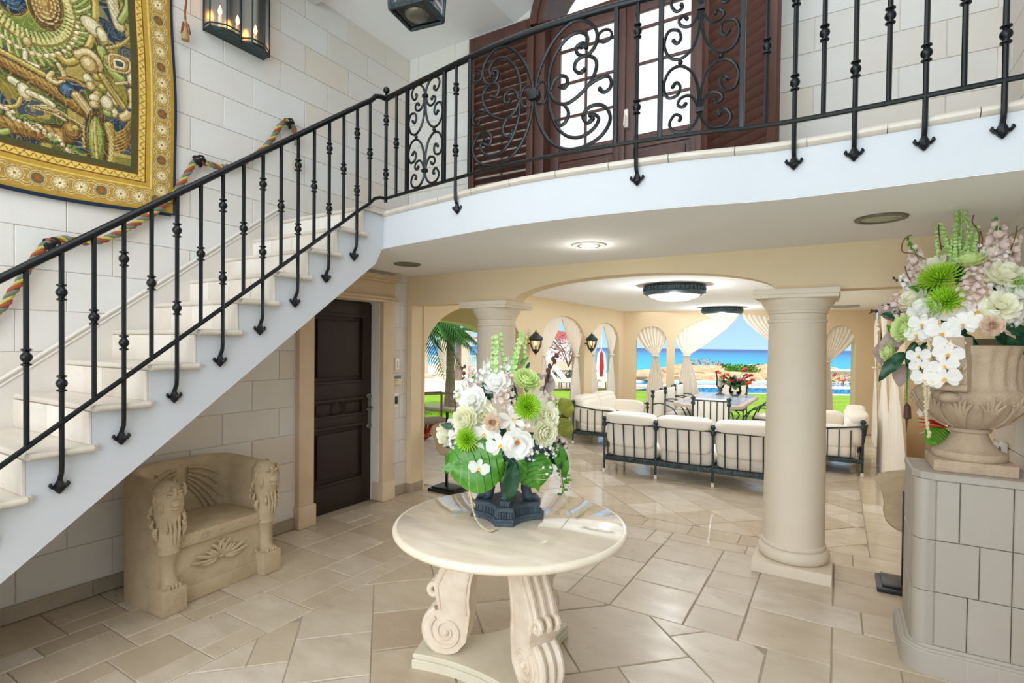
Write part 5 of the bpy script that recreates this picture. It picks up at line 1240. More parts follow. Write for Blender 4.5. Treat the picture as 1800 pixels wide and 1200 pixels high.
def f_bells(mt):          # a flower spike, height 1
    mb = MB().tube([(0, 0, -.3), (.01, 0, .3), (0, .01, .95)], [.02, .016, .008], 6)
    for i in range(27):
        z = .03+.92*i/27; az = i*2.1; r = .15*(1-.6*z)*RF.uniform(.8, 1.25); d = Vector((math.cos(az), math.sin(az), .5)).normalized(); p = Vector((r*math.cos(az), r*math.sin(az), z))
        Q = d.to_track_quat('Z', 'Y').to_matrix().to_4x4(); s = .078*(1-.45*z)*RF.uniform(.85, 1.15)
        mb.lathe([(.05, -.7), (.6, -.45), (.95, .1), (1.05, .6), (.8, .55), (.4, .2), (.05, .0)], (0, 0, 0), 7, T=lambda x, y, zz: tuple(Matrix.Translation(p) @ Q @ Vector((x*s, y*s, zz*s))), caps=False)
    return mb.mesh('bell_spike', mt)
def f_delph(mt):          # blossom spike
    mb = MB().tube([(0, 0, -.3), (.01, 0, .3), (0, .01, .98)], [.018, .014, .006], 6)
    for i in range(22):
        z = .02+.9*i/22; az = i*2.4; r = .12*(1-.6*z); s = .17*(1-.6*z); p = Vector((r*math.cos(az), r*math.sin(az), z)); Q = Vector((math.cos(az), math.sin(az), .35)).to_track_quat('Z', 'Y').to_matrix().to_4x4()
        for k in range(5): petal(mb, s, s*.9, .35, .1, Matrix.Translation(p) @ Q @ rot(2*PI*k/5, .4), 3, .7, .4)
    return mb.mesh('blossom_spike', mt)
def f_leaf(mt, wd=.42, wave=.06, nm='leaf'):
    mb = MB(); n = 10; vs = []
    for i in range(n+1):
        t = i/n; w_ = wd*math.sin(PI*min(1, t*.98+.02))**.75*(1-.25*t)
        for j in range(5):
            s = (j/4-.5)*2; vs.append((t, s*w_*.5, -.25*t*t+abs(s)*.10*w_*2+wave*math.sin(t*14+j)*abs(s)))
    mb.add(vs, [(i*5+j, i*5+j+1, (i+1)*5+j+1, (i+1)*5+j) for i in range(n) for j in range(4)])
    return mb.mesh(nm, mt)
def f_monstera(mt):
    mb = MB(); K = 7
    out = lambda t: (1.02*t-.12*math.sin(PI*t)*0, .56*math.sin(PI*min(.985, t*.93+.05))**.62)
    for s in (-1, 1):
        for k in range(K):           # broad lobes either side of the rib, parted by slits
            a0, a1 = k/K, (k+.84)/K; r0, r1 = .02+.86*k/K, .02+.86*(k+.9)/K; P = [(r0, 0, 0), (r1, 0, 0)]
            e = [out(a1+.02), out((a0+a1)/2+.02), out(a0+.01)]
            q0, q1 = P[1], P[0]; nE = len(e); m_ = 4; vs = []
            for i in range(m_+1):
                t = i/m_
                for j, (ex, ey) in enumerate(e):
                    bx = r1+(r0-r1)*j/(nE-1); vs.append((bx+(ex-bx)*t, s*ey*t, .05*math.sin(PI*t)-.10*t*t))
            mb.add(vs, [(i*nE+j, i*nE+j+1, (i+1)*nE+j+1, (i+1)*nE+j) for i in range(m_) for j in range(nE-1)])
    mb.add([(.86, -.05, 0), (.86, .05, 0), (1.0, .09, -.03), (1.16, 0, -.06), (1.0, -.09, -.03)], [(0, 1, 2, 3, 4)])
    mb.tube([(-.25, 0, -.02), (.3, 0, .006), (1.05, 0, -.03)], [.014, .012, .004], 5)
    return mb.mesh('monstera_leaf', mt)
ME = dict(rw=f_ranunculus('petal_cream'), rg=f_ranunculus('petal_lime'), rose=f_rose('petal_white'), rosec=f_rose('petal_cream'), rb=f_rose('petal_rose'), peony=f_peony('petal_white'), mum=f_mum('mum_green'),
          orch=f_orchid('petal_white'), lip=f_orchid_lip(), hyd=f_blossoms('petal_blush'), hydw=f_blossoms('petal_white'), sprig=f_blossoms('petal_white', 7, 1.0), lily=f_lily('petal_white'),
          bell=f_bells('bell_green'), delw=f_delph('petal_white'), delb=f_delph('petal_blush'), lfd=f_leaf('leaf_dark'), lfg=f_leaf('leaf_green'), lfo=f_leaf('leaf_olive', .8), lfm=f_leaf('leaf_mauve', .75), mon=f_monstera('leaf_green'), eye=MB().sell((0, 0, .1), (.16, .16, .12), 1, 8, 6).mesh('flower_eye', 'stamen_orange'))
NMS = dict(rw='ranunculus', rg='ranunculus', rose='rose', rosec='rose', rb='rose', peony='open_rose', mum='spider_mum', orch='orchid', hyd='blossom_cluster', hydw='blossom_cluster', sprig='blossom_sprig', lily='lily', bell='bell_spike', delw='blossom_spike', delb='blossom_spike', lfd='leaf', lfg='leaf', lfo='leaf', lfm='leaf', mon='monstera_leaf')
def arrange(t, centre, specs, ppm):
    """specs: (px, py, radius px, kind, lean towards the viewer, optional direction) - each bloom gets its own place in space round the centre of the bouquet"""
    cen = Vector(centre); fwd = Vector((CAM.x-cen.x, CAM.y-cen.y, 0)).normalized()
    for q in specs:
        px, py, rp, kd, dp = q[:5]
        d = ray(px, py); pn = cen+fwd*dp; tt = (pn-CAM).dot(fwd)/d.dot(fwd); p = CAM+d*tt
        s = rp*tt/FPX*(1.15 if q[3][0] not in 'lm' or q[3] == 'mum' else 1)
        n = ((p-cen)*1.0+fwd*.12+Vector((0, 0, .06))).normalized()
        if len(q) > 5 and len(q[5]) == 3: n = Vector(q[5]).normalized()
        if kd in ('bell', 'delw', 'delb'):
            n = (n*.25+Vector((0, 0, 1))).normalized() if len(q) < 6 else n
        M4 = n.to_track_quat('Z', 'Y').to_matrix().to_4x4()
        if kd in ('orch', 'lily'):       # keep faces upright
            z = (n*.5+fwd).normalized(); x = Vector((0, 0, 1)).cross(z).normalized(); y = z.cross(x); M4 = Matrix((x, y, z)).transposed().to_4x4()
        if kd in ('lfd', 'lfg', 'lfo', 'lfm', 'mon'):   # q[5] = pointing direction in the picture (right, up)
            a, b = q[5]; x = (R_*a+U_*b).normalized(); z = (fwd+Vector((0, 0, .35))).normalized(); z = (z-x*z.dot(x)).normalized(); y = z.cross(x); M4 = Matrix((x, y, z)).transposed().to_4x4()
        else: M4 = M4 @ Matrix.Rotation(RF.uniform(0, 6.28) if kd not in ('orch',) else RF.uniform(-.3, .3), 4, 'Z')
        o = bpy.data.objects.new(NMS[kd], ME[kd]); COL.objects.link(o); o.parent = t; o.matrix_local = Matrix.Translation(p-wloc(t)) @ M4 @ Matrix.Scale(s, 4)
        if kd == 'orch': inst('orchid_lip', ME['lip'], o)
        if kd in ('peony', 'lily'): inst('flower_eye', ME['eye'] if kd == 'peony' else ME['lip'], o)
def rope(t, P, r, nm='amaranth_tassel', mt='amaranth'):
    P = smooth_path(P, 8); mb = MB(); L = 0; mb.tube(P, r*.6, 6)
    for i in range(len(P)-1):
        n = max(1, int((P[i+1]-P[i]).length/(r*.9)))
        for k in range(n):
            p = P[i].lerp(P[i+1], k/n); a = RF.uniform(0, 6.28); mb.sell(p+Vector((math.cos(a), math.sin(a), math.sin(a*3)))*r*.45, (r*.75,)*3, 1, 6, 5)
    mb.build(nm, mt, t)
bA = thing('flower_arrangement', 'tall arrangement of white and lime flowers in the dark urn on the table', 'flowers', (c0[0], c0[1], z0v+.33))
SA = [(737+5-5, 671, 20, 'rw', .10)] ; SA = [
 (924, 671, 21, 'rg', .06), (821, 737, 22, 'rw', .16), (955, 760, 21, 'rw', .17), (854, 729, 18, 'rosec', .12), (834, 706, 22, 'rose', .10), (875, 678, 20, 'rose', .05), (909, 777, 25, 'peony', .22), (957, 731, 22, 'rosec', .13), (784, 763, 17, 'rosec', .02), (800, 752, 16, 'rose', .02),
 (879, 782, 22, 'orch', .26), (842, 822, 17, 'orch', .27), (851, 762, 18, 'orch', .2), (834, 788, 15, 'orch', .2), (801, 765, 13, 'orch', .08), (900, 737, 24, 'lily', .2), (862, 753, 18, 'lily', .17), (940, 700, 18, 'lily', .03), (866, 742, 13, 'rb', .23),
 (926, 716, 22, 'mum', .2), (823, 771, 20, 'mum', .2), (888, 700, 19, 'hyd', .15), (902, 716, 16, 'hyd', .17), (826, 682, 18, 'hydw', .04), (812, 694, 15, 'hydw', .05), (924, 742, 17, 'hydw', .17), (853, 662, 16, 'hydw', .0), (878, 656, 14, 'hydw', .0), (900, 668, 15, 'hyd', .03), (983, 781, 15, 'hyd', .05), (956, 786, 12, 'sprig', .2), (932, 796, 11, 'sprig', .22), (963, 826, 10, 'sprig', .16), (969, 795, 9, 'sprig', .17), (800, 778, 13, 'hydw', .12), (840, 752, 14, 'hydw', .1), (965, 705, 16, 'hyd', .0), (951, 690, 14, 'lfm', .0, (.4, 1)),
 (876, 668, 75, 'bell', -.02), (905, 662, 72, 'bell', -.04, (.15, .1, 1)), (862, 690, 55, 'delw', -.06), (893, 692, 60, 'delw', -.04), (838, 690, 45, 'delb', -.03, (-.4, .1, 1)),
 (963, 690, 28, 'lfm', -.02, (.3, .9)), (972, 668, 20, 'lfm', -.02, (-.8, .5)), (955, 665, 20, 'lfm', 0, (-.9, .3)), (983, 735, 42, 'lfo', -.03, (.3, -.5)), (985, 700, 40, 'lfo', -.03, (.5, -.8)),
 (852, 702, 34, 'lfd', .05, (.1, 1)), (846, 680, 30, 'lfd', .05, (.6, -.8)), (866, 700, 34, 'lfd', .07, (-.5, .8)), (806, 752, 34, 'lfd', .06, (-1, .2)), (812, 770, 34, 'lfd', .03, (-.9, -.5)), (880, 745, 34, 'lfd', .1, (.3, -.9)), (930, 760, 40, 'lfd', .08, (.6, -.5)), (905, 800, 50, 'lfd', .12, (.8, -.2)), (860, 790, 50, 'lfd', .1, (-.6, -.5)), (945, 790, 55, 'lfd', .08, (.9, -.5)), (955, 770, 50, 'lfd', .04, (1, -.35)), (835, 735, 40, 'lfd', .0, (-.9, .1)), (900, 720, 44, 'lfd', .02, (.1, 1)), (940, 725, 44, 'lfd', .0, (.9, .4)),
 (885, 800, 98, 'mon', .22, (-1, -.22)), (915, 798, 60, 'mon', .2, (-.55, -.6)), (930, 796, 62, 'mon', .17, (.2, -.8)), (905, 812, 78, 'lfd', .24, (-.18, -1)), (898, 806, 62, 'lfd', .24, (.1, -1)), (812, 778, 66, 'lfg', .12, (-.55, -.95)), (806, 784, 56, 'lfd', .08, (-.45, -1)), (978, 778, 68, 'lfg', .08, (.3, -1)), (985, 790, 50, 'lfd', .07, (.25, -1)), (955, 800, 40, 'lfg', .15, (.5, -1)),
 (745+60, 745, 26, 'lfo', .0, (-1, -.4)), (790, 750, 30, 'lfo', -.02, (-1, -.9)), (925, 690, 34, 'lfg', .02, (.2, 1)), (915, 640, 20, 'lfg', -.03, (.6, .6)), (925, 650, 16, 'lfd', -.03, (.4, .9)), (828, 668, 16, 'lfg', .0, (.6, .6))]
arrange(bA, (c0[0], c0[1], 1.33), SA, 1)
cen = Vector((c0[0], c0[1], 0)); fw2 = Vector((CAM.x-cen.x, CAM.y-cen.y, 0)).normalized()
def bp(px, py, dp, cc=cen, f2=fw2):
    d = ray(px, py); pn = cc+f2*dp; return CAM+d*((Vector((pn.x, pn.y, CAM.z))-CAM).dot(f2)/d.dot(f2))
rope(bA, [bp(830, 800, .14), bp(827, 850, .14), bp(826, 872, .12), at(836, 883, z=TZ+.012)], .0085)
rope(bA, [bp(828, 812, .2), bp(827, 862, .2), bp(834, 905, .2), at(848, 926, z=TZ+.01), at(862, 933, z=TZ+.008), at(874, 929, z=TZ+.008)], .0065)
rope(bA, [bp(985, 820, .06), bp(987, 850, .06), at(1003, 902, z=TZ+.008), at(1016, 906, z=TZ+.006), at(1029, 897, z=TZ+.006)], .0050)
def twig(t, P, r=.004, mt='twig'): MB().tube(smooth_path(P, 6), r, 5).build('twig', mt, t)
def berries(t, P, r, mt='seed_brown', k=8):
    P = smooth_path(P, 4); mb = MB().tube(P, r*.3, 5)
    for i in range(k): p = P[int(len(P)*(.25+.72*i/k))]; mb.sell(p+Vector((RF.uniform(-1, 1), RF.uniform(-1, 1), RF.uniform(-1, 1)))*r*1.2, (r, r, r*1.3), 1, 7, 5)
    mb.build('seed_stalk', mt, t)
berries(bA, [bp(955, 690, .0), bp(962, 660, 0), bp(972, 640, -.01), bp(976, 622, -.01)], .011)
berries(bA, [bp(822, 690, .0), bp(817, 665, 0), bp(812, 652, -.01), bp(818, 642, -.01)], .008, k=6)
for P in (((985, 830), (990, 850), (988, 868)), ((985, 815), (994, 835), (996, 850))):
    Q = smooth_path([bp(x, y, .05) for x, y in P], 5); mb = MB().tube(Q, .003, 5)
    for p in Q[::2]: mb.sell(p+Vector((RF.uniform(-.02, .02), 0, RF.uniform(-.01, .01))), (.014, .012, .007), 1, 8, 5)
    mb.build('trailing_vine', 'leaf_green', bA)
# ---- the bouquet in the stone urn
bB = thing('flower_arrangement', 'lavish arrangement of white orchids, lime mums and curly twigs in the stone urn', 'flowers', (*UC, 1.66))
SB = [(1645, 471, 22, 'rosec', .04), (1703, 463, 23, 'rg', .05), (1763, 488, 26, 'rosec', .10), (1611, 528, 22, 'rosec', .10), (1596, 578, 22, 'rg', .16), (1566, 617, 16, 'rg', .10), (1653, 493, 30, 'mum', .14), (1663, 531, 28, 'mum', .18), (1800, 508, 26, 'mum', .08),
 (1630, 551, 24, 'rose', .18), (1756, 541, 24, 'rosec', .20), (1788, 524, 26, 'rose', .12), (1718, 553, 28, 'lily', .22), (1680, 560, 22, 'lily', .2), (1743, 573, 15, 'rb', .26), (1712, 483, 16, 'hyd', .12), (1707, 497, 18, 'hyd', .16), (1698, 514, 17, 'hyd', .19), (1722, 517, 18, 'hyd', .18), (1699, 533, 17, 'hyd', .20), (1727, 532, 13, 'hyd', .18),
 (1573, 543, 19, 'hyd', .06), (1590, 555, 17, 'hyd', .10), (1606, 560, 15, 'hyd', .12), (1579, 527, 14, 'hyd', .04), (1618, 484, 15, 'hyd', .02), (1612, 470, 12, 'hyd', .0), (1740, 470, 17, 'hyd', .04), (1757, 452, 15, 'hydw', .02), (1745, 440, 14, 'hydw', .0), (1765, 470, 14, 'hyd', .02), (1730, 455, 14, 'hydw', .0), (1738, 505, 16, 'hydw', .1), (1770, 560, 18, 'hydw', .16),
 (1622, 570, 19, 'orch', .24), (1657, 586, 22, 'orch', .27), (1668, 603, 20, 'orch', .29), (1667, 622, 20, 'orch', .31), (1660, 643, 19, 'orch', .32), (1660, 665, 22, 'orch', .33), (1615, 625, 16, 'orch', .28), (1617, 643, 14, 'orch', .29), (1627, 665, 19, 'orch', .31), (1693, 570, 20, 'orch', .26), (1705, 562, 16, 'orch', .24), (1612, 588, 17, 'orch', .23), (1640, 668, 15, 'orch', .32), (1800, 560, 18, 'orch', .1),
 (1690, 450, 74, 'bell', .0), (1664, 452, 58, 'bell', .02, (-.2, 0, 1)), (1703, 448, 48, 'bell', .02, (.2, 0, 1)), (1680, 468, 50, 'bell', .06), (1615, 500, 64, 'delb', .0, (-.1, 0, 1)), (1748, 478, 80, 'delb', .0), (1764, 480, 62, 'delb', .0, (.25, 0, 1)), (1606, 520, 40, 'delw', .02, (-.5, 0, 1)), (1720, 480, 46, 'delw', .02),
 (1700, 590, 62, 'lfd', .2, (.15, -1)), (1690, 585, 50, 'lfd', .2, (.7, -.75)), (1760, 575, 60, 'lfd', .2, (1, -.2)), (1740, 585, 60, 'lfd', .2, (1, -.45)), (1770, 590, 60, 'lfd', .16, (.6, -1)), (1590, 620, 62, 'lfd', .14, (-.85, -.8)), (1610, 600, 46, 'lfd', .14, (-.4, -1)), (1600, 560, 46, 'lfd', .06, (-1, .25)), (1630, 600, 50, 'lfd', .18, (-.3, -1)), (1650, 605, 50, 'lfd', .2, (.2, -1)), (1685, 540, 46, 'lfd', .1, (-.7, .5)), (1690, 560, 40, 'lfd', .12, (-.6, -.4)), (1740, 515, 50, 'lfd', .06, (.8, .4)), (1735, 540, 50, 'lfd', .08, (.7, -.1)), (1660, 510, 46, 'lfd', .08, (-.8, .2)), (1680, 490, 46, 'lfd', .06, (.2, .9)), (1640, 520, 40, 'lfg', .08, (-.8, .4)), (1680, 500, 40, 'lfg', .04, (.6, .8)), (1700, 580, 52, 'lfd', .14, (-.6, -.3)), (1770, 520, 40, 'lfg', .04, (1, .1)), (1650, 555, 46, 'lfd', .12, (.5, -.4)),
 (1580, 600, 34, 'lfg', .06, (-.2, .3)), (1590, 590, 46, 'lfm', .06, (-1, -.4)), (1575, 590, 46, 'lfm', .05, (-.6, -.9)), (1590, 560, 40, 'lfm', .03, (-.9, .3)), (1575, 560, 36, 'lfm', .03, (-.8, .6)), (1555, 600, 40, 'lfm', .04, (-.2, -1)), (1590, 640, 40, 'lfm', .08, (-.3, -1)), (1790, 570, 66, 'lfd', .1, (.5, -1)), (1725, 560, 60, 'lfd', .1, (1, -.6))]
arrange(bB, (UC[0], UC[1], 1.75), SB, 1)
cu = Vector((UC[0], UC[1], 0)); fu = Vector((CAM.x-cu.x, CAM.y-cu.y, 0)).normalized(); ub = lambda x, y, d=0: bp(x, y, d, cu, fu)
for P in (((1720, 445), (1722, 415), (1716, 400), (1709, 390), (1712, 378)), ((1722, 440), (1727, 422), (1722, 405), (1712, 395)), ((1655, 440), (1652, 420), (1650, 405), (1650, 393)), ((1772, 475), (1770, 462), (1778, 435), (1786, 412), (1788, 397)), ((1778, 450), (1784, 440)), ((1612, 510), (1600, 492), (1594, 480), (1591, 468)), ((1650, 470), (1610, 447), (1588, 443), (1585, 432), (1592, 418), (1603, 413)), ((1678, 475), (1676, 455), (1668, 440), (1655, 432)), ((1712, 448), (1713, 430), (1711, 420)), ((1615, 505), (1608, 490), (1597, 475)), ((1645, 512), (1628, 500), (1620, 492))):
    twig(bB, [ub(x, y, RF.uniform(-.02, .05)) for x, y in P], .0032)
berries(bB, [ub(1608, 510), ub(1592, 497), ub(1580, 492), ub(1570, 490)], .007, k=7); berries(bB, [ub(1590, 540, .03), ub(1565, 535, .03), ub(1550, 541, .03), ub(1527, 551, .02)], .009, k=9)
berries(bB, [ub(1615, 455), ub(1604, 435), ub(1592, 418)], .008, 'leaf_green', 7); berries(bB, [ub(1755, 418), ub(1753, 400), ub(1744, 387)], .009, 'leaf_green', 6)
rope(bB, [ub(1625, 660, .3), ub(1627, 700, .3), ub(1628, 735, .29), ub(1634, 768, .29)], .011)
rope(bB, [ub(1632, 600, .27), ub(1634, 660, .29), ub(1630, 720, .29)], .010); rope(bB, [ub(1643, 590, .2), ub(1640, 620, .25), ub(1632, 640, .27)], .009)
rope(bB, [ub(1640, 585, .2), ub(1625, 600, .24), ub(1610, 600, .25)], .009)
rope(bB, [ub(1596, 640, .1), ub(1594, 690, .1), ub(1594, 712, .1)], .006, 'trailing_vine', 'leaf_green'); MB().tube([ub(1594, 708, .1), ub(1595, 715, .1), ub(1595, 735, .1), ub(1594, 737, .1), ub(1593, 760, .1)], [.004, .016, .018, .005, .002], 8).build('seed_pod', 'seed_brown', bB)
for k, (x, y) in enumerate(((1612, 742), (1608, 752), (1616, 762), (1612, 735))):
    MB().tube([ub(1667, 752, -.1), ub((1667+x)/2, (752+y)/2-4, -.08), ub(x, y, -.06)], [.004, .012, .002], 6, flat=(1.4, .5)).build('paradise_petal', ('red_flower', 'orange_flower', 'petal_lime', 'red_flower')[k], bB)
arrange(bB, (UC[0], UC[1], 1.3), [(1668, 757, 40, 'mon', -.08, (-1, -.55)), (1625, 727, 10, 'orch', -.06)], 1)
# ================================================================ CURTAINS
def curtain(T, label, s0, s1, ztop, tie, zt, b0, b1, zb_=.02, t0=.06, folds=9, group='cream curtains of the living room', amp=.022, mt='curtain'):
    """sheer gathered at (tie, zt); ztop(s) follows the arch"""
    nu, nv = 56, 34; vs = []
    for j in range(nv):
        v = j/(nv-1)
        for i in range(nu):
            u = i/(nu-1); st = s0+(s1-s0)*u; zt0 = ztop(st); sm = tie+(u-.5)*.085; sb = b0+(b1-b0)*u
            if v < .5:
                q = v/.5; qq = q**1.25; s = st+(sm-st)*(1-(1-qq)**1.15)+0; z = zt0+(zt-zt0)*(q**.92)
                s = st*(1-qq)+sm*qq; sag = .05*math.sin(PI*q)*(1 if s0+s1 < 2*tie else -1)*0
                a = amp*(1-.55*qq)
            else:
                q = (v-.5)/.5; s = sm+(sb-sm)*(1-(1-q)**2.2); z = zt+(zb_-zt)*q; a = amp*(.45+.75*q**.5)
            t = t0+a*math.sin(u*folds*2*PI+.6*math.sin(v*5))
            vs.append(T(s, t, z))
    th = thing('curtain', label, 'curtain', T(tie, t0, zb_), 0, group)
    mb = MB().add(vs, [(j*nu+i, j*nu+i+1, (j+1)*nu+i+1, (j+1)*nu+i) for j in range(nv-1) for i in range(nu-1)]); mb.build('cloth', mt, th, ang=180)
    P = [T(tie+.07*math.cos(a), t0+.045*math.sin(a), zt) for a in np.linspace(0, 2*PI, 15)]
    MB().tube(P, .018, 6).build('tieback', mt, th)
    return th
def arc(s0, s1, spr, top):
    c, a = (s0+s1)/2, (s1-s0)/2; return lambda s: spr+(top-spr)*math.sqrt(max(0, 1-((s-c)/a)**2))-.003
A1 = arc(2.86, 4.57, 1.76, 2.20); A2 = arc(4.92, 6.42, 1.76, 2.16); B1 = arc(.28, .93, 1.79, 2.12); B2 = arc(1.10, 3.70, 1.74, 2.38); B3 = arc(3.98, 4.52, 1.79, 2.14)
curtain(TL, 'cream curtain tied left in the arched side window beside the first wall lantern', 2.88, 3.72, A1, 3.05, 1.52, 2.9, 3.3)
curtain(TL, 'cream curtain tied right in the arched side window between the two wall lanterns', 3.72, 4.55, A1, 4.32, 1.50, 4.05, 4.55)
curtain(TL, 'cream curtain tied left in the second arched side window, by the far wall lantern', 4.94, 5.68, A2, 5.12, 1.52, 4.96, 5.4)
curtain(TL, 'cream curtain tied right in the second arched side window, near the room corner', 5.68, 6.38, A2, 6.12, 1.50, 5.85, 6.36)
curtain(TF, 'cream curtain filling the small arched window left of the big sea window', .29, .92, B1, .70, 1.48, .48, .92, folds=8)
curtain(TF, 'cream curtain swept to the left side of the big arched sea window', 1.12, 2.38, B2, 1.34, 1.50, 1.14, 1.66, folds=13)
curtain(TF, 'cream curtain swept to the right side of the big arched sea window', 2.42, 3.68, B2, 3.48, 1.50, 3.2, 3.66, folds=13)
curtain(TF, 'cream curtain swept left in the small arched window right of the column', 3.99, 4.51, B3, 4.04, 1.42, 3.99, 4.16, folds=8)
TRt = lambda s, t, z: (.63-t, s, z)
curtain(TRt, 'tall narrow cream curtain on the right wall near the far corner', 10.9, 11.9, arc(10.85, 11.95, 1.7, 2.2), 11.4, 1.35, 10.9, 11.9, t0=.05)
curtain(TRt, 'long cream curtain on the right wall beside the white sofa arm', 8.3, 9.3, lambda s: 2.25, 8.8, 1.6, 8.2, 9.4, t0=.08, amp=.04)
curtain(TRt, 'white curtain hanging to the floor on the right wall just behind the urn flowers', 6.5, 7.6, lambda s: 1.62, 7.0, 1.5, 6.1, 7.7, t0=.09, amp=.05, folds=6)
# ================================================================ IRON SOFAS AND DINING SET
def cushion(nm, c, r, parent, e=.42, rotm=None): return MB().sell(c, r, e, 28, 15, rot=rotm).build(nm, 'cloth_cream', parent, local=True)
def finial(mb, x, y, z0, z1, r=.015):
    mb.tube([(x, y, z0), (x, y, z1)], r, 8); mb.lathe([(r, z1-.13), (.03, z1-.11), (.034, z1-.09), (.02, z1-.065), (.018, z1-.05), (.034, z1-.03), (.036, z1-.012), (.02, z1+.008), (0, z1+.012)], (x, y, 0), 12)
def sofa(label, n, w1, loc, rz, group='iron-framed sofas in the living room'):
    """local: back along +x at y=0, seat towards +y, arms at both ends"""
    s = thing('sofa', label, 'sofa', loc, rz, group); W_ = n*w1; D = .80
    for k in range(n+1):
        mb = MB(); finial(mb, k*w1, 0, .05, .74); mb.build('back_post', 'iron_verdigris', s, local=True)
        MB().lathe([(.016, .0), (.022, .004), (.02, .05), (.015, .055)], (k*w1, 0, 0), 10).build('foot_cap', 'plastic_white', s, local=True)
    for k in (0, n):
        mb = MB(); finial(mb, k*w1, D, 0, .62); mb.build('front_post', 'iron_verdigris', s, local=True)
        mb = MB()
        for q in range(1, 6): mb.tube([(k*w1, D*q/6, .2), (k*w1, D*q/6, .60)], .008, 6)
        mb.build('arm_bars', 'iron_verdigris', s, local=True)
        MB().tube([(k*w1, 0, .66), (k*w1, D*.5, .61), (k*w1, D, .60)], .011, 8).build('arm_rail', 'iron_verdigris', s, local=True)
    MB().bbox((0, -.012, .17), (W_, .012, .225), .004).bbox((0, D-.012, .17), (W_, D+.012, .225), .004).bbox((-.012, 0, .17), (.012, D, .225), .004).bbox((W_-.012, 0, .17), (W_+.012, D, .225), .004).bbox((0, .1, .205), (W_, D-.05, .22), .003).build('seat_rail', 'iron_verdigris', s, local=True)
    for k in range(n):
        a = k*w1; P = smooth_path([(a, 0, .66), (a+.06, -.03, .672), (a+w1*.5, -.06, .672), (a+w1-.06, -.03, .672), (a+w1, 0, .66)], 5)
        MB().tube(P, .010, 7).build('back_rail', 'iron_verdigris', s, local=True)
        for q in range(1, 5):
            x = a+w1*q/5; MB().tube(smooth_path([(x, 0, .2), (x, -.005, .35), (x, -.035, .55), (x, -.052, .672)], 4), .009, 6).build('back_bar', 'iron_verdigris', s, local=True)
        cushion('seat_cushion', (a+w1/2, .42, .31), (w1/2-.012, .36, .095), s, .3)
        cushion('back_cushion', (a+w1/2, .10, .56), (w1/2-.015, .115, .20), s, .42)
        cushion('back_roll', (a+w1/2, .055, .735), (w1/2-.015, .13, .085), s, .55)
    for k, sg in ((0, 1), (n, -1)): cushion('arm_cushion', (k*w1+sg*.07, .42, .50), (.07, .34, .16), s, .5)
    return s
sofa('long cream-cushioned iron sofa seen from behind, left of the front column', 3, .69, (-2.637, 6.70, 0), 0)
sofa('cream iron loveseat along the left wall under the side windows', 2, .80, (-3.86, 9.95, 0), -PI/2)
sofa('cream iron loveseat along the right wall, right of the front column', 2, .80, (.30, 8.34, 0), PI/2)
# a loose white cushion on the right-hand loveseat
s = thing('cushion', 'small white throw cushion propped on the loveseat right of the column', 'cushion', (-.12, 8.9, .52)); MB().sell((0, 0, .12), (.2, .07, .17), .5, 20, 11).build('cover', 'cloth_cream', s, local=True); s.rotation_euler = (.35, 0, .5)
def dchair(loc, rz, label):
    s = thing('dining_chair', label, 'chair', loc, rz, 'iron dining chairs with white covers')
    for k in (-1, 1):
        mb = MB(); finial(mb, k*.25, 0, 0, .95, .012); mb.build('back_post', 'iron_verdigris', s, local=True)
        MB().tube([(k*.25, .46, 0), (k*.25, .46, .45)], .012, 8).build('leg', 'iron_verdigris', s, local=True)
        MB().tube(smooth_path([(k*.25, 0, .72), (k*.25, .15, .74), (k*.25, .34, .66), (k*.25, .46, .45)], 5), .011, 7).build('arm', 'iron_verdigris', s, local=True)
        MB().tube([(k*.25, 0, .1), (k*.25, .46, .1)], .008, 6).build('stretcher', 'iron_verdigris', s, local=True)
    MB().tube([(-.25, 0, .90), (.25, 0, .90)], .011, 7).build('top_rail', 'iron_verdigris', s, local=True)
    for q in range(5): MB().tube([(-.18+.09*q, -.016, .44), (-.18+.09*q, -.016, .90)], .008, 6).build('back_bar', 'iron_verdigris', s, local=True)
    MB().bbox((-.26, -.01, .40), (.26, .47, .425), .006).build('seat_frame', 'iron_verdigris', s, local=True)
    MB().bbox((-.24, .0, .42), (.24, .46, .49), .03).build('seat_cushion', 'cloth_cream', s, local=True)
    MB().bbox((-.24, -.002, .50), (.24, .055, .93), .02).build('back_cover', 'cloth_cream', s, local=True)
    return s
d0 = dchair((-1.565, 8.12, 0), 0, 'white-covered iron dining chair with its back to us, at the near end of the table')
copy_tree(d0, (-2.62, 9.05, 0), -PI/2, 'white-covered iron dining chair at the left of the table, nearest of three')
copy_tree(d0, (-2.66, 9.95, 0), -PI/2, 'white-covered iron dining chair at the left of the table, middle of three')
copy_tree(d0, (-2.70, 10.75, 0), -PI/2, 'white-covered iron dining chair at the left of the table, farthest of three')
copy_tree(d0, (-.85, 9.35, 0), PI/2, 'white-covered iron dining chair partly hidden by the column, nearer of two')
copy_tree(d0, (-.80, 10.5, 0), PI/2, 'white-covered iron dining chair partly hidden by the column, farther of two')
copy_tree(d0, (-1.85, 12.0, 0), PI, 'white-covered iron dining chair at the far end of the table by the sea window')
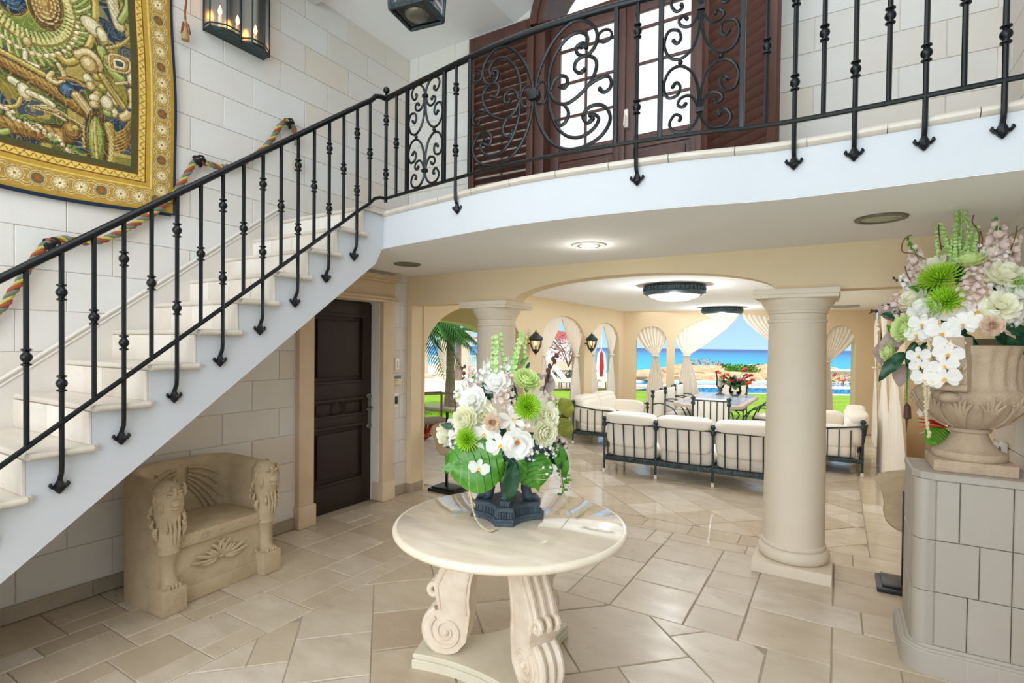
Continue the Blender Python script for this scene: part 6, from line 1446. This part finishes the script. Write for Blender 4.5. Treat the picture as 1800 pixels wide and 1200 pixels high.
def dtable():
    s = thing('dining_table', 'pale stone dining table with cut corners in front of the sea window', 'table', (-1.84, 10.2, 0)); a, b, c = .56, 1.25, .22
    P = [(-a+c, -b), (a-c, -b), (a, -b+c*1.3), (a, b-c*1.3), (a-c, b), (-a+c, b), (-a, b-c*1.3), (-a, -b+c*1.3)]
    MB().prism(P, .69, .74, bev=.008).build('tabletop', 'slat_table', s, local=True, ang=30)
    for i in range(3):
        for k in range(5): MB().bbox((-a+.08+i*.325, -b+.20+k*.43, .738), (-a+.08+i*.325+.30, -b+.20+k*.43+.40, .744), .002).build('inlay_panel', 'slate_top', s, local=True)
    for y in (-.6, .6):
        MB().lathe([(.19, 0), (.19, .04), (.10, .08), (.07, .2), (.12, .36), (.08, .5), (.16, .64), (.22, .69)], (0, y, 0), 24).build('pedestal', 'slat_table', s, local=True)
        mb = MB()
        for k in range(4): t = k*PI/2+.4; mb.tube(smooth_path([(.1*math.cos(t), y+.1*math.sin(t), .55), (.28*math.cos(t), y+.28*math.sin(t), .4), (.16*math.cos(t), y+.16*math.sin(t), .2), (.3*math.cos(t), y+.3*math.sin(t), .02)], 5), .012, 6)
        mb.build('iron_scroll', 'iron_verdigris', s, local=True)
dtable()
p = at(1266, 694, z=.745)
s = thing('hurricane_lamp', 'glass hurricane lamp with a pillar candle on the dining table', 'candle holder', (p.x, p.y, .745)); cc = (p.x, p.y, .745)
MB().lathe([(.085, 0), (.08, .02), (.03, .04), (.022, .07), (.05, .10), (.03, .13), (.06, .15), (.0, .152)], cc, 20).build('foot', 'pewter', s)
MB().lathe([(.055, .15), (.082, .2), (.075, .33), (.098, .44), (.096, .44), (.072, .33), (.079, .2), (.052, .152)], cc, 24).build('glass_shade', 'window_glass', s)
MB().lathe([(.042, .153), (.042, .33), (0, .332)], cc, 16).build('candle', 'candle', s)
p = at(1292, 696, z=.745)
s = thing('flower_vase', 'glass vase with orange heliconia and magenta orchids on the dining table', 'flowers', (p.x, p.y, .745)); cc = (p.x, p.y, .745)
MB().lathe([(.05, 0), (.09, .03), (.12, .10), (.10, .17), (.11, .2), (.10, .195), (.09, .16), (.11, .1), (.05, .01)], cc, 20).build('vase', 'window_glass', s)
rg = random.Random(8)
for k in range(15):
    a = rg.uniform(0, 6.28); r = rg.uniform(.12, .42); z = .16+rg.uniform(.05, .34)*(1.25-r); e = Vector((cc[0]+r*math.cos(a), cc[1]+r*math.sin(a), .745+z)); b0_ = Vector((cc[0], cc[1], .745+.12))
    mn = ('orange_flower', 'red_flower', 'pink_flower')[k % 3]
    mb = MB().tube([b0_, b0_.lerp(e, .6)+Vector((0, 0, .05)), e], .006, 5); mb.build('stem', 'leaf_green', s)
    mb = MB()
    for q in range(5): aa = q*1.26+a; mb.sell(e+Vector((.035*math.cos(aa), .035*math.sin(aa), .02*math.sin(q*2))), (.03, .03, .018), 1, 8, 5)
    mb.build('bloom', mn, s)
for k in range(14): a = k*.45; inst('leaf', ME['lfd' if k % 3 else 'lfg'], s, (0, 0, .15), (0, -.75-.3*math.sin(k*2), a), .34)
# ================================================================ LIGHT FITTINGS OF THE LIVING ROOM
def drum(x, y, label):
    s = thing('ceiling_lamp', label, 'ceiling light', (x, y, 2.30)); z = 2.45; R = .375
    MB().lathe([(R-.03, z), (R, z-.006), (R, z-.022), (R-.012, z-.03), (R-.012, z-.075), (R+.004, z-.085), (R+.004, z-.10), (R-.03, z-.125), (R-.045, z-.13), (R-.06, z-.12), (R-.06, z-.02)], (x, y, 0), 64).build('bronze_ring', 'lamp_bronze', s)
    mb = MB()
    for k in range(40): a = 2*PI*k/40; mb.tube([(x+(R-.01)*math.cos(a), y+(R-.01)*math.sin(a), z-.028), (x+(R+.0)*math.cos(a), y+R*math.sin(a), z-.052), (x+(R-.008)*math.cos(a), y+(R-.008)*math.sin(a), z-.08)], .0085, 5)
    mb.build('fretwork', 'iron_verdigris', s)
    MB().lathe([(R-.06, z-.125), (R-.09, z-.15), (R*.5, z-.185), (R*.2, z-.198), (0, z-.2)], (x, y, 0), 48).build('glass_bowl', 'milk_glass', s)
drum(-1.76, 6.75, 'bronze drum ceiling lamp with a milk glass bowl, nearer of the two')
drum(-1.92, 10.9, 'bronze drum ceiling lamp near the big sea window, farther of the two')
s = thing('ceiling_vent', 'thin slotted air vent in the living room ceiling right of the column', 'vent', (.1, 11.4, 2.44))
for k in range(2): MB().box((-.1, 11.2+.35*k, 2.441), (.32, 11.3+.35*k, 2.449)).build('slot', 'pewter', s)
def sconce(y, z, label):
    s = thing('wall_sconce', label, 'sconce', (-4.07, y, z), 0, 'bronze lantern sconces on the side wall'); x = -3.93; c = (x, y, z)
    MB().lathe([(.0, .20), (.008, .19), (.012, .165), (.03, .155), (.07, .11), (.105, .085), (.115, .055), (.10, .035), (.095, .03)], c, 16, flute=(.06, 6)).build('cap', 'lamp_bronze', s)
    MB().lathe([(.09, .035), (.085, -.03), (.06, -.10), (.085, -.03)], c, 16).build('glass', 'window_glass', s)
    mb = MB()
    for k in range(6): a = k*PI/3; mb.tube([(x+.095*math.cos(a), y+.095*math.sin(a), z+.035), (x+.09*math.cos(a), y+.09*math.sin(a), z-.04), (x+.05*math.cos(a), y+.05*math.sin(a), z-.12), (x, y, z-.17)], .009, 6)
    mb.lathe([(.035, -.10), (.028, -.14), (.012, -.17), (0, -.20)], c, 12); mb.tube(smooth_path([(x, y, z-.15), (x-.07, y+.02, z-.10), (x-.10, y+.02, z-.02), (-4.07, y, z-.02)], 5), .012, 6); mb.build('bracket', 'lamp_bronze', s)
    MB().lathe([(.003, -.05), (.018, -.03), (.022, 0), (.012, .025), (0, .035)], c, 12).build('flame_bulb', 'flame', s)
sconce(7.12, 1.72, 'bronze lantern sconce on the side wall just right of the left column')
sconce(9.28, 1.74, 'bronze lantern sconce between the two arched side windows')
# ================================================================ STONE FRAGMENTS ON BLACK STANDS
def fragment(name, label, base, post, zc, prof):
    s = thing(name, label, 'sculpture', (base[0], base[1], 0)); bx, by = base
    MB().bbox((bx-.12, by-.14, 0), (bx+.26, by+.14, .035), .006).bbox((bx-.09, by-.11, .03), (bx+.23, by+.11, .055), .006).build('stand_base', 'black_plastic', s)
    MB().bbox((post[0]-.012, post[1]-.012, .05), (post[0]+.012, post[1]+.012, zc), .002).build('stand_post', 'iron', s)
    n = len(prof); rr = random.Random(n); vs = []
    for o, k in ((-.05, .92), (-.035, 1), (.035, 1), (.05, .9)):
        cx_ = sum(p[0] for p in prof)/n; cz_ = sum(p[1] for p in prof)/n
        vs += [(cx_+(x-cx_)*k, by+o+rr.uniform(-.004, .004), cz_+(z-cz_)*k) for x, z in prof]
    MB().add(vs, [tuple(range(n)), tuple(4*n-1-i for i in range(n))]+[(j*n+i, (j+1)*n+i, (j+1)*n+(i+1) % n, j*n+(i+1) % n) for j in range(3) for i in range(n)]).build('stone', 'cast_stone', s, ang=35)
    return s
E_ = [at(x, y, **{'y': 4.60}) for x, y in ((1590, 827), (1565, 829), (1545, 833), (1537, 842), (1544, 852), (1551, 866), (1554, 884), (1552, 898), (1556, 912), (1565, 922), (1578, 930), (1590, 934))]
pr_ = [(p.x, p.z) for p in E_]; pr_ += [(pr_[-1][0]+.12, pr_[-1][1]+.02), (pr_[0][0]+.14, pr_[0][1]-.02)]
fragment('stone_fragment', 'broken stone fragment on a black stand half hidden behind the pedestal', (.38, 4.60), (pr_[0][0]+.0, 4.54), .7, pr_)
E_ = [at(x, y, **{'y': 4.83}) for x, y in ((790, 745), (775, 742), (762, 748), (760, 760), (768, 772), (770, 790), (778, 798), (786, 800), (795, 790), (800, 760))]
fragment('stone_fragment', 'small brown stone fragment on a thin black stand behind the left column', (-3.86, 4.83), (-3.815, 4.83), .9, [(p.x, p.z) for p in E_])
# ================================================================ OUTSIDE
def plane(name, P, z, mt, label=None, cat=None, kind=None, th=.05, parent=None):
    o = MB().prism(P, z-th, z).build(name, mt, parent, smooth=False)
    if label: tag(o, label, cat, None, kind)
    elif kind: o['kind'] = kind
    return o
plane('lawn', [(-40, 4.0), (-6.4, 4.0), (-6.4, 9.9), (-4.4, 9.9), (-4.4, 11.7), (.9, 13.1), (14, 13.1), (14, 29), (-1.5, 22.2), (-5.2, 20.2), (-7, 20.1), (-10.2, 17.2), (-11.8, 13.6), (-40, 6)], -.03, 'grass', 'bright green lawn between the house, the pool and the terrace', 'lawn', 'stuff')
pf = struct('floor', MB().box((-6.45, 4.0, -.12), (-4.0, 9.9, -.014)), 'grout_light')
tl = []
for i in range(6):
    for j in range(14):
        x, y = -6.4+.42*i, 4.7+.42*j+(.21 if i % 2 else 0); q = cliprect([(x, y), (x+.42, y), (x+.42, y+.42), (x, y+.42)], -6.4, 4.7, -4.07, 9.85)
        if len(q) > 2: tl.append(q)
lay(tl, pf, 'patio_stone', 'paving_tile', .003, 0, bev=.002)
# grass tufts near the house so the lawn has blades
me = MB()
for k in range(40):
    a = rg.uniform(0, 6.28); r = rg.uniform(0, .09); h = rg.uniform(.03, .07); x, y = r*math.cos(a), r*math.sin(a); me.add([(x-.004, y, 0), (x+.004, y, 0), (x+rg.uniform(-.02, .02), y+rg.uniform(-.02, .02), h)], [(0, 1, 2)])
mb = MB()
for k in range(420):
    x, y = rg.uniform(-9, -4.6), rg.uniform(9.95, 15)
    for q in range(0, len(me.v), 3): 
        if rg.random() < .4: mb.add([(x+me.v[q+i][0]*1.6, y+me.v[q+i][1]*1.6, -.03+me.v[q+i][2]) for i in range(3)], [(0, 1, 2)])
o = mb.build('grass_tufts', 'grass_blade', smooth=False); tag(o, 'short grass blades at the near edge of the lawn', 'grass', None, 'stuff')
plane('terrace', [(-60, 6), (-11.8, 13.6), (-10.2, 17.2), (-7, 20.1), (-4.2, 30), (-22, 34), (-60, 26)], .0, 'pave_far', 'pale stone terrace beyond the lawn, with columns and a balustrade', 'terrace', None, .03)
MB().tube([(-30, 9.0, .0), (-11.8, 13.6, .0), (-10.2, 17.2, .0), (-7, 20.1, .0)], .05, 6).build('terrace_edge', 'dirt_edge'); bpy.data.objects['terrace_edge']['kind'] = 'structure'
def far(px, depth, z=0):
    d = ray(px, 606); k = depth/(d.dot(_f)); q = CAM+d*k; return Vector((q.x, q.y, z))
# colonnade with balustrade by the sea
ctr = []
for i, (px, dp) in enumerate(((780, 28), (816, 30), (742, 26.5))):
    q = far(px, dp); s = thing('porch_column', 'round cream porch column at the terrace edge, %s' % ('just left of the palm trunk', 'just right of the palm trunk', 'at the left side of the arched opening')[i], 'column', (q.x, q.y, 0), 0, 'porch columns on the terrace')
    MB().bbox((-.42, -.42, 0), (.42, .42, .08), .01).lathe([(.4, .08), (.42, .13), (.34, .2), (.33, .24)], (0, 0, 0), 24).build('base', 'column_stone', s, local=True)
    MB().lathe([(.32, .2), (.30, 2.2)], (0, 0, 0), 28).build('shaft', 'column_stone', s, local=True)
    MB().lathe([(.30, 2.18), (.36, 2.22), (.42, 2.3), (.42, 2.34)], (0, 0, 0), 24).bbox((-.45, -.45, 2.34), (.45, .45, 2.42), .01).build('capital', 'column_stone', s, local=True)
    ctr.append(q)
a, b = far(700, 27.5), far(875, 32.5); dv = (b-a).normalized(); Ln = (b-a).length; s = thing('balustrade', 'white balustrade between the porch columns in front of the sea', 'balustrade', a); ang = math.atan2(dv.y, dv.x); s.rotation_euler = (0, 0, ang)
MB().bbox((0, -.08, .98), (Ln, .08, 1.06), .01).build('top_rail', 'white_paint', s, local=True); MB().bbox((0, -.08, .10), (Ln, .08, .18), .01).build('bottom_rail', 'white_paint', s, local=True)
me = MB().lathe([(.03, .18), (.035, .3), (.055, .5), (.03, .8), (.04, .98)], (0, 0, 0), 8).mesh('baluster', 'white_paint')
k = 0
while k*.17 < Ln: inst('baluster', me, s, (k*.17, 0, 0)); k += 1
# palms
def palm(px, dp, H, label, mt='palm_green', lean=.0, R=1.5, n=15, droop=1.0, trunk=.14, seed=1, H2=0):
    rr = random.Random(seed); q = far(px, dp); s = thing('palm_tree', label, 'palm', (q.x, q.y, -.02))
    P = smooth_path([(0, 0, 0), (.0, 0, H*.3), (lean*.6, 0, H*.7), (lean, 0, H)], 6); n_ = len(P)
    MB().tube(P, [trunk*(1.35-.55*min(1, i/(n_*.45)))+(.008 if i % 2 else 0) for i in range(n_)], 12).build('trunk', 'trunk_grey', s, local=True)
    MB().tube([(lean, 0, H-.05), (lean, 0, H+.3), (lean, 0, H+.55)], [trunk*.72, trunk*.62, trunk*.3], 10).build('crownshaft', 'crown_green', s, local=True)
    for k in range(n):
        a = 2*PI*k/n+rr.uniform(-.15, .15); el = rr.uniform(-.1, .9); L = R*rr.uniform(.85, 1.1); mb = MB(); C_ = []
        for t in np.linspace(0, 1, 9): C_.append(Vector((lean+math.cos(a)*L*t*math.cos(el*(1-t*.5)), math.sin(a)*L*t*math.cos(el*(1-t*.5)), H+.4+L*(math.sin(el)*t-droop*.75*t*t))))
        mb.tube(C_, [.02-.015*i/9 for i in range(9)], 5); sd = Vector((-math.sin(a), math.cos(a), 0))
        for i in range(22):
            t = .12+.86*i/22; j = min(7, int(t*8)); p = C_[j].lerp(C_[j+1], t*8-j); ll = .48*R/1.5*math.sin(PI*min(1, t*.9+.12))**.6; tg = (C_[j+1]-C_[j]).normalized()
            for sg in (-1, 1):
                e = p+sd*sg*ll*.7+tg*ll*.5-Vector((0, 0, ll*.55)); w_ = tg*.013; m_ = p.lerp(e, .5)+Vector((0, 0, .03)); mb.add([p-w_, p+w_, m_+w_*1.3, e, m_-w_*1.3], [(0, 1, 2, 3, 4)])
        mb.build('frond', mt, s, local=True, smooth=False)
    return s
palm(792, 13.9, 1.95, 'palm with a smooth grey trunk on the lawn, seen through the left arch', R=1.25, n=9, seed=3, trunk=.13, droop=.6, H2=0)
palm(736, 13.0, 1.75, 'palm with drooping dark fronds at the left edge of the arch', R=1.5, n=18, droop=1.25, seed=5)
palm(806, 25, 1.9, 'shaggy dark-trunked palm between the porch columns', R=1.2, n=12, seed=8, trunk=.16)
p = far(800, 13.9); s = thing('planter_kerb', 'low grey stone kerb round the foot of the palm', 'kerb', (p.x, p.y, 0)); MB().bbox((-.75, -.5, -.02), (.55, .5, .06), .02).build('slab', 'base_stone', s, local=True)
# garden chair just outside the arch, croton plants
def gchair():
    c = far(768, 8.6); s = thing('garden_chair', 'brown metal armchair frame on the paving outside the left arch', 'chair', (c.x, c.y, 0)); s.rotation_euler = (0, 0, -.55)
    for y in (-.3, .3): MB().tube(smooth_path([(-.6, y, .83), (-.1, y, .86), (.05, y, .80), (.08, y, .6), (.06, y, 0)], 5), .016, 8).build('arm', 'trunk_grey', s, local=True); MB().tube([(-.6, y, 0), (-.6, y, .85)], .02, 8).build('leg', 'trunk_grey', s, local=True)
    MB().bbox((-.6, -.3, .40), (.06, .3, .43), .01).build('seat', 'trunk_grey', s, local=True); MB().tube([(-.6, -.3, .84), (-.6, .3, .84)], .018, 8).build('back_rail', 'trunk_grey', s, local=True)
gchair()
def clump(px, dp, label, name, mt, n, L, wd=.10, z=0, up=.9, cat='plant', off=0):
    q = far(px, dp, z); s = thing(name, label, cat, q); rr = random.Random(int(px)); k_ = ('lfd', 'lfg', 'lfo')[0]
    me = MB().add([(0, -wd*.3, 0), (0, wd*.3, 0), (.5, wd*.5, .05), (1, 0, -.05), (.5, -wd*.5, .05)], [(0, 1, 2, 3, 4)]).mesh('leaf', mt, smooth=False)
    for k in range(n): a = rr.uniform(0, 6.28); inst('leaf', me, s, (rr.uniform(-off, off), rr.uniform(-off, off), 0), (0, -rr.uniform(.3, 1.35)*up, a), L*rr.uniform(.6, 1.1))
    return s
clump(748, 9.3, 'red-leaved plant at the lawn edge by the left jamb of the arch', 'croton_plant', 'red_flower', 16, .5)
clump(752, 9.9, 'red-brown spiky plant behind the garden chair', 'croton_plant', 'seed_brown', 18, .45)
clump(1000, 10.2, 'spiky red cordyline outside the first side window', 'cordyline_plant', 'rope_rust', 20, .6)
clump(985, 10.8, 'broad green plant outside the first side window', 'shrub', 'leaf_green', 22, .55, wd=.3)
# sea
o = MB().prism([(-900, -200), (900, -200), (900, 1400), (-900, 1400)], -3.2, -3).build('sea', 'sea', smooth=False, origin=(0, 0, -3)); tag(o, 'turquoise sea deepening to blue at the horizon', 'sea', None, 'stuff')
plane('shore', [(-60, 26), (-22, 34), (-4.2, 30), (24, 40), (24, 18), (-2, 18), (-8, 18), (-10, 16), (-40, 6)], -.35, 'sand', 'pale sandy shore under the rocks', 'beach', 'stuff', .4)
# raised pool with mosaic front
def wall_seg(px0, d0, px1, d1, z0, z1, th, mt, nm, parent):
    a, b = far(px0, d0), far(px1, d1); v = (b-a).normalized(); n = Vector((-v.y, v.x, 0))*th
    return MB().prism([(a.x, a.y), (b.x, b.y), (b.x+n.x, b.y+n.y), (a.x+n.x, a.y+n.y)], z0, z1).build(nm, mt, parent, smooth=False)
s = thing('swimming_pool', 'raised pool with blue mosaic front and white coping beyond the lawn', 'pool', far(1300, 21))
wall_seg(1120, 21.3, 1720, 21.3, -.35, -.2, .7, 'white_paint', 'lower_step', s); wall_seg(1120, 22, 1720, 22, -.24, .02, .3, 'pool_tile', 'mosaic_front', s)
wall_seg(1120, 21.9, 1720, 21.9, .02, .08, .55, 'white_paint', 'coping', s); wall_seg(1120, 22.4, 1720, 22.4, -.3, .04, 2.5, 'pool_water', 'water', s); wall_seg(1120, 24.9, 1720, 24.9, -.3, .12, .5, 'white_paint', 'far_coping', s)
# boulders
rk = random.Random(12)
def rock(px, dp, w_, h_, label, z=.1):
    q = far(px, dp, z); bm = bmesh.new(); bmesh.ops.create_icosphere(bm, subdivisions=4, radius=1)
    from mathutils import noise
    sd = Vector((rk.uniform(0, 50), rk.uniform(0, 50), 0))
    for v in bm.verts:
        n = noise.noise(v.co*1.3+sd)*.35+noise.noise(v.co*3.1+sd)*.16+abs(noise.noise(v.co*6+sd))*.10; v.co *= 1+n
        v.co.x *= w_/2; v.co.y *= w_*.4; v.co.z *= h_/2; v.co.z += h_*.35
    mb = MB().frombm(bm); mb.v = [(x+q.x, y+q.y, zz+q.z) for x, y, zz in mb.v]
    tag(mb.build('boulder', 'rock', ang=50), label, 'rock', 'boulders beyond the pool')
for px, dp, w_, h_, lb in ((px_, dp_, w__, h__*.80, lb_) for px_, dp_, w__, h__, lb_ in ((1140, 26, 3.2, 1.0, 'low brown boulder seen through the small far window'), (1232, 27.5, 3.6, 1.45, 'pale pink boulder at the left of the big sea window'), (1225, 26.2, 3.4, .8, 'flat cream boulder at the pool edge, left in the sea window'), (1290, 26.2, 2.8, .95, 'cream boulder behind the candle lamp'), (1345, 26.5, 3.0, 1.0, 'tawny boulder behind the orange flowers'), (1315, 28.5, 2.4, 1.35, 'small orange boulder on top behind the grassy mound'), (1368, 27, 3.0, 1.5, 'large ochre boulder beside the column'), (1420, 27, 3.4, 1.4, 'large boulder hidden mostly behind the column'), (1275, 27.8, 2.2, 1.1, 'pinkish boulder under the green mound'))):
    rock(px, dp, w_, h_, lb, -.2)
def bush(px, dp, w_, h_, label, mt, n=260, z=.3, nm='bush', lf=.16, bloom=None, cat='bush'):
    q = far(px, dp, z); s = thing(nm, label, cat, q); rr = random.Random(int(px*7+dp)); mb = MB(); fb = MB()
    for k in range(n):
        u = Vector((rr.gauss(0, 1), rr.gauss(0, 1), rr.gauss(0, 1))).normalized()*rr.uniform(.55, 1); p = Vector((u.x*w_/2, u.y*w_/2, h_/2+u.z*h_/2)); d = Vector((rr.uniform(-1, 1), rr.uniform(-1, 1), rr.uniform(-.2, 1))).normalized()*lf; e = d.orthogonal().normalized()*lf*.3
        (fb if bloom and rr.random() < .4 else mb).add([p-e, p+e*0+d*.5-e, p+d, p+d*.5+e], [(0, 1, 2, 3)])
    mb.build('foliage', mt, s, local=True, smooth=False)
    if bloom: fb.build('blossom', bloom, s, local=True, smooth=False)
    mb = MB()
    for k in range(9): a = rr.uniform(0, 6.28); mb.tube([(0, 0, -.2), (.15*w_*math.cos(a), .15*w_*math.sin(a), h_*.4), (.42*w_*math.cos(a), .42*w_*math.sin(a), h_*rr.uniform(.5, .95))], .02, 4)
    mb.build('branches', 'twig', s, local=True)
bush(1237, 28.3, 2.6, .62, 'bare grey-green bush on the rocks in front of the sea', 'leaf_mauve', 320, .42, lf=.12)
bush(1295, 27.4, 2.4, .42, 'green mound of leaves between the boulders', 'leaf_green', 600, .32, lf=.2)
bush(1338, 28.2, 1.4, .3, 'patch of bright green leaves by the ochre boulder', 'leaf_green', 200, .45, lf=.2)
# garden wall with bougainvillea seen through the right-hand window
s = thing('garden_wall', 'low cream garden wall behind the bougainvillea', 'wall', far(1520, 25.5)); wall_seg(1440, 25.6, 1720, 25.6, -.3, .6, .2, 'column_stone', 'wall_body', s); wall_seg(1440, 25.5, 1720, 25.5, .6, .68, .45, 'white_paint', 'wall_coping', s)
bush(1482, 25.1, 2.3, .75, 'red bougainvillea climbing the low cream wall', 'leaf_olive', 300, -.2, lf=.13, bloom='red_flower')
# across the garden on the left: villa, bush, loungers, parasol
q = far(895, 34); s = thing('villa', 'pale villa with a red tiled roof across the garden', 'house', q); s.rotation_euler = (0, 0, -.55)
MB().box((-5, 0, 0), (1.2, 5, 2.0)).build('walls', 'white_paint', s, local=True); MB().box((-5.3, -.4, 1.98), (1.5, 5.4, 2.12)).build('eaves', 'white_paint', s, local=True)
MB().add([(-5.4, -.5, 2.12), (1.6, -.5, 2.12), (1.6, 5.5, 2.12), (-5.4, 5.5, 2.12), (-3.2, 2.5, 3.0), (-.6, 2.5, 3.0)], [(0, 1, 5, 4), (1, 2, 5), (2, 3, 4, 5), (3, 0, 4), (3, 2, 1, 0)]).build('roof', 'roof_tile', s, local=True, smooth=False)
for k in range(3): MB().bbox((-4.2+2*k, -.03, .5), (-3.4+2*k, .02, 1.6), .02).build('window', 'screen_grey', s, local=True)
s = thing('garden_wall', 'low cream wall in front of the villa', 'wall', far(1000, 25.5)); wall_seg(940, 25.5, 1022, 25.5, 0, .95, .2, 'column_stone', 'wall_body', s)
bush(1000, 23.5, 2.2, 1.3, 'small tree with pink blossom in front of the villa', 'leaf_mauve', 260, .95, lf=.14, bloom='pink_flower', nm='flowering_tree', cat='tree')
bush(992, 22.6, 1.8, .35, 'dark clipped hedge before the low garden wall', 'leaf_dark', 260, .3, lf=.12, nm='hedge', cat='hedge')
def lounger(px, dp, rz, label):
    s = thing('sun_lounger', label, 'lounger', far(px, dp), rz, 'white sun loungers on the terrace')
    MB().bbox((0, -.32, .28), (1.3, .32, .36), .03).build('seat', 'white_paint', s, local=True)
    MB().xf(Matrix()).bbox((0, -.32, 0), (.75, .32, .07), .03).xf(Matrix.Translation((-.02, 0, .33)) @ Matrix.Rotation(math.radians(-130), 4, 'Y')).build('backrest', 'white_paint', s, local=True)
    for x in (.08, 1.2):
        for y in (-.28, .28): MB().box((x-.02, y-.02, 0), (x+.02, y+.02, .3)).build('leg', 'trunk_grey', s, local=True)
lounger(982, 20.5, .3, 'white sun lounger on the terrace seen in the first side window'); lounger(996, 21.3, .2, 'white sun lounger farther back in the first side window'); lounger(1062, 20.9, .4, 'white sun lounger seen through the second side window')
p = far(1057, 21.5); s = thing('parasol', 'folded red and white parasol seen through the second side window', 'parasol', p)
MB().tube([(0, 0, 0), (0, 0, 2.1)], .025, 8).build('pole', 'white_paint', s, local=True)
for k in range(6): a0 = k*PI/3; MB().tube([(0, 0, 1.55), (.09*math.cos(a0), .09*math.sin(a0), 1.35), (.13*math.cos(a0), .13*math.sin(a0), .8), (.10*math.cos(a0), .1*math.sin(a0), .45)], [.02, .08, .10, .05], 7).build('folded_cloth', 'umbrella_red' if k % 2 else 'white_paint', s, local=True)
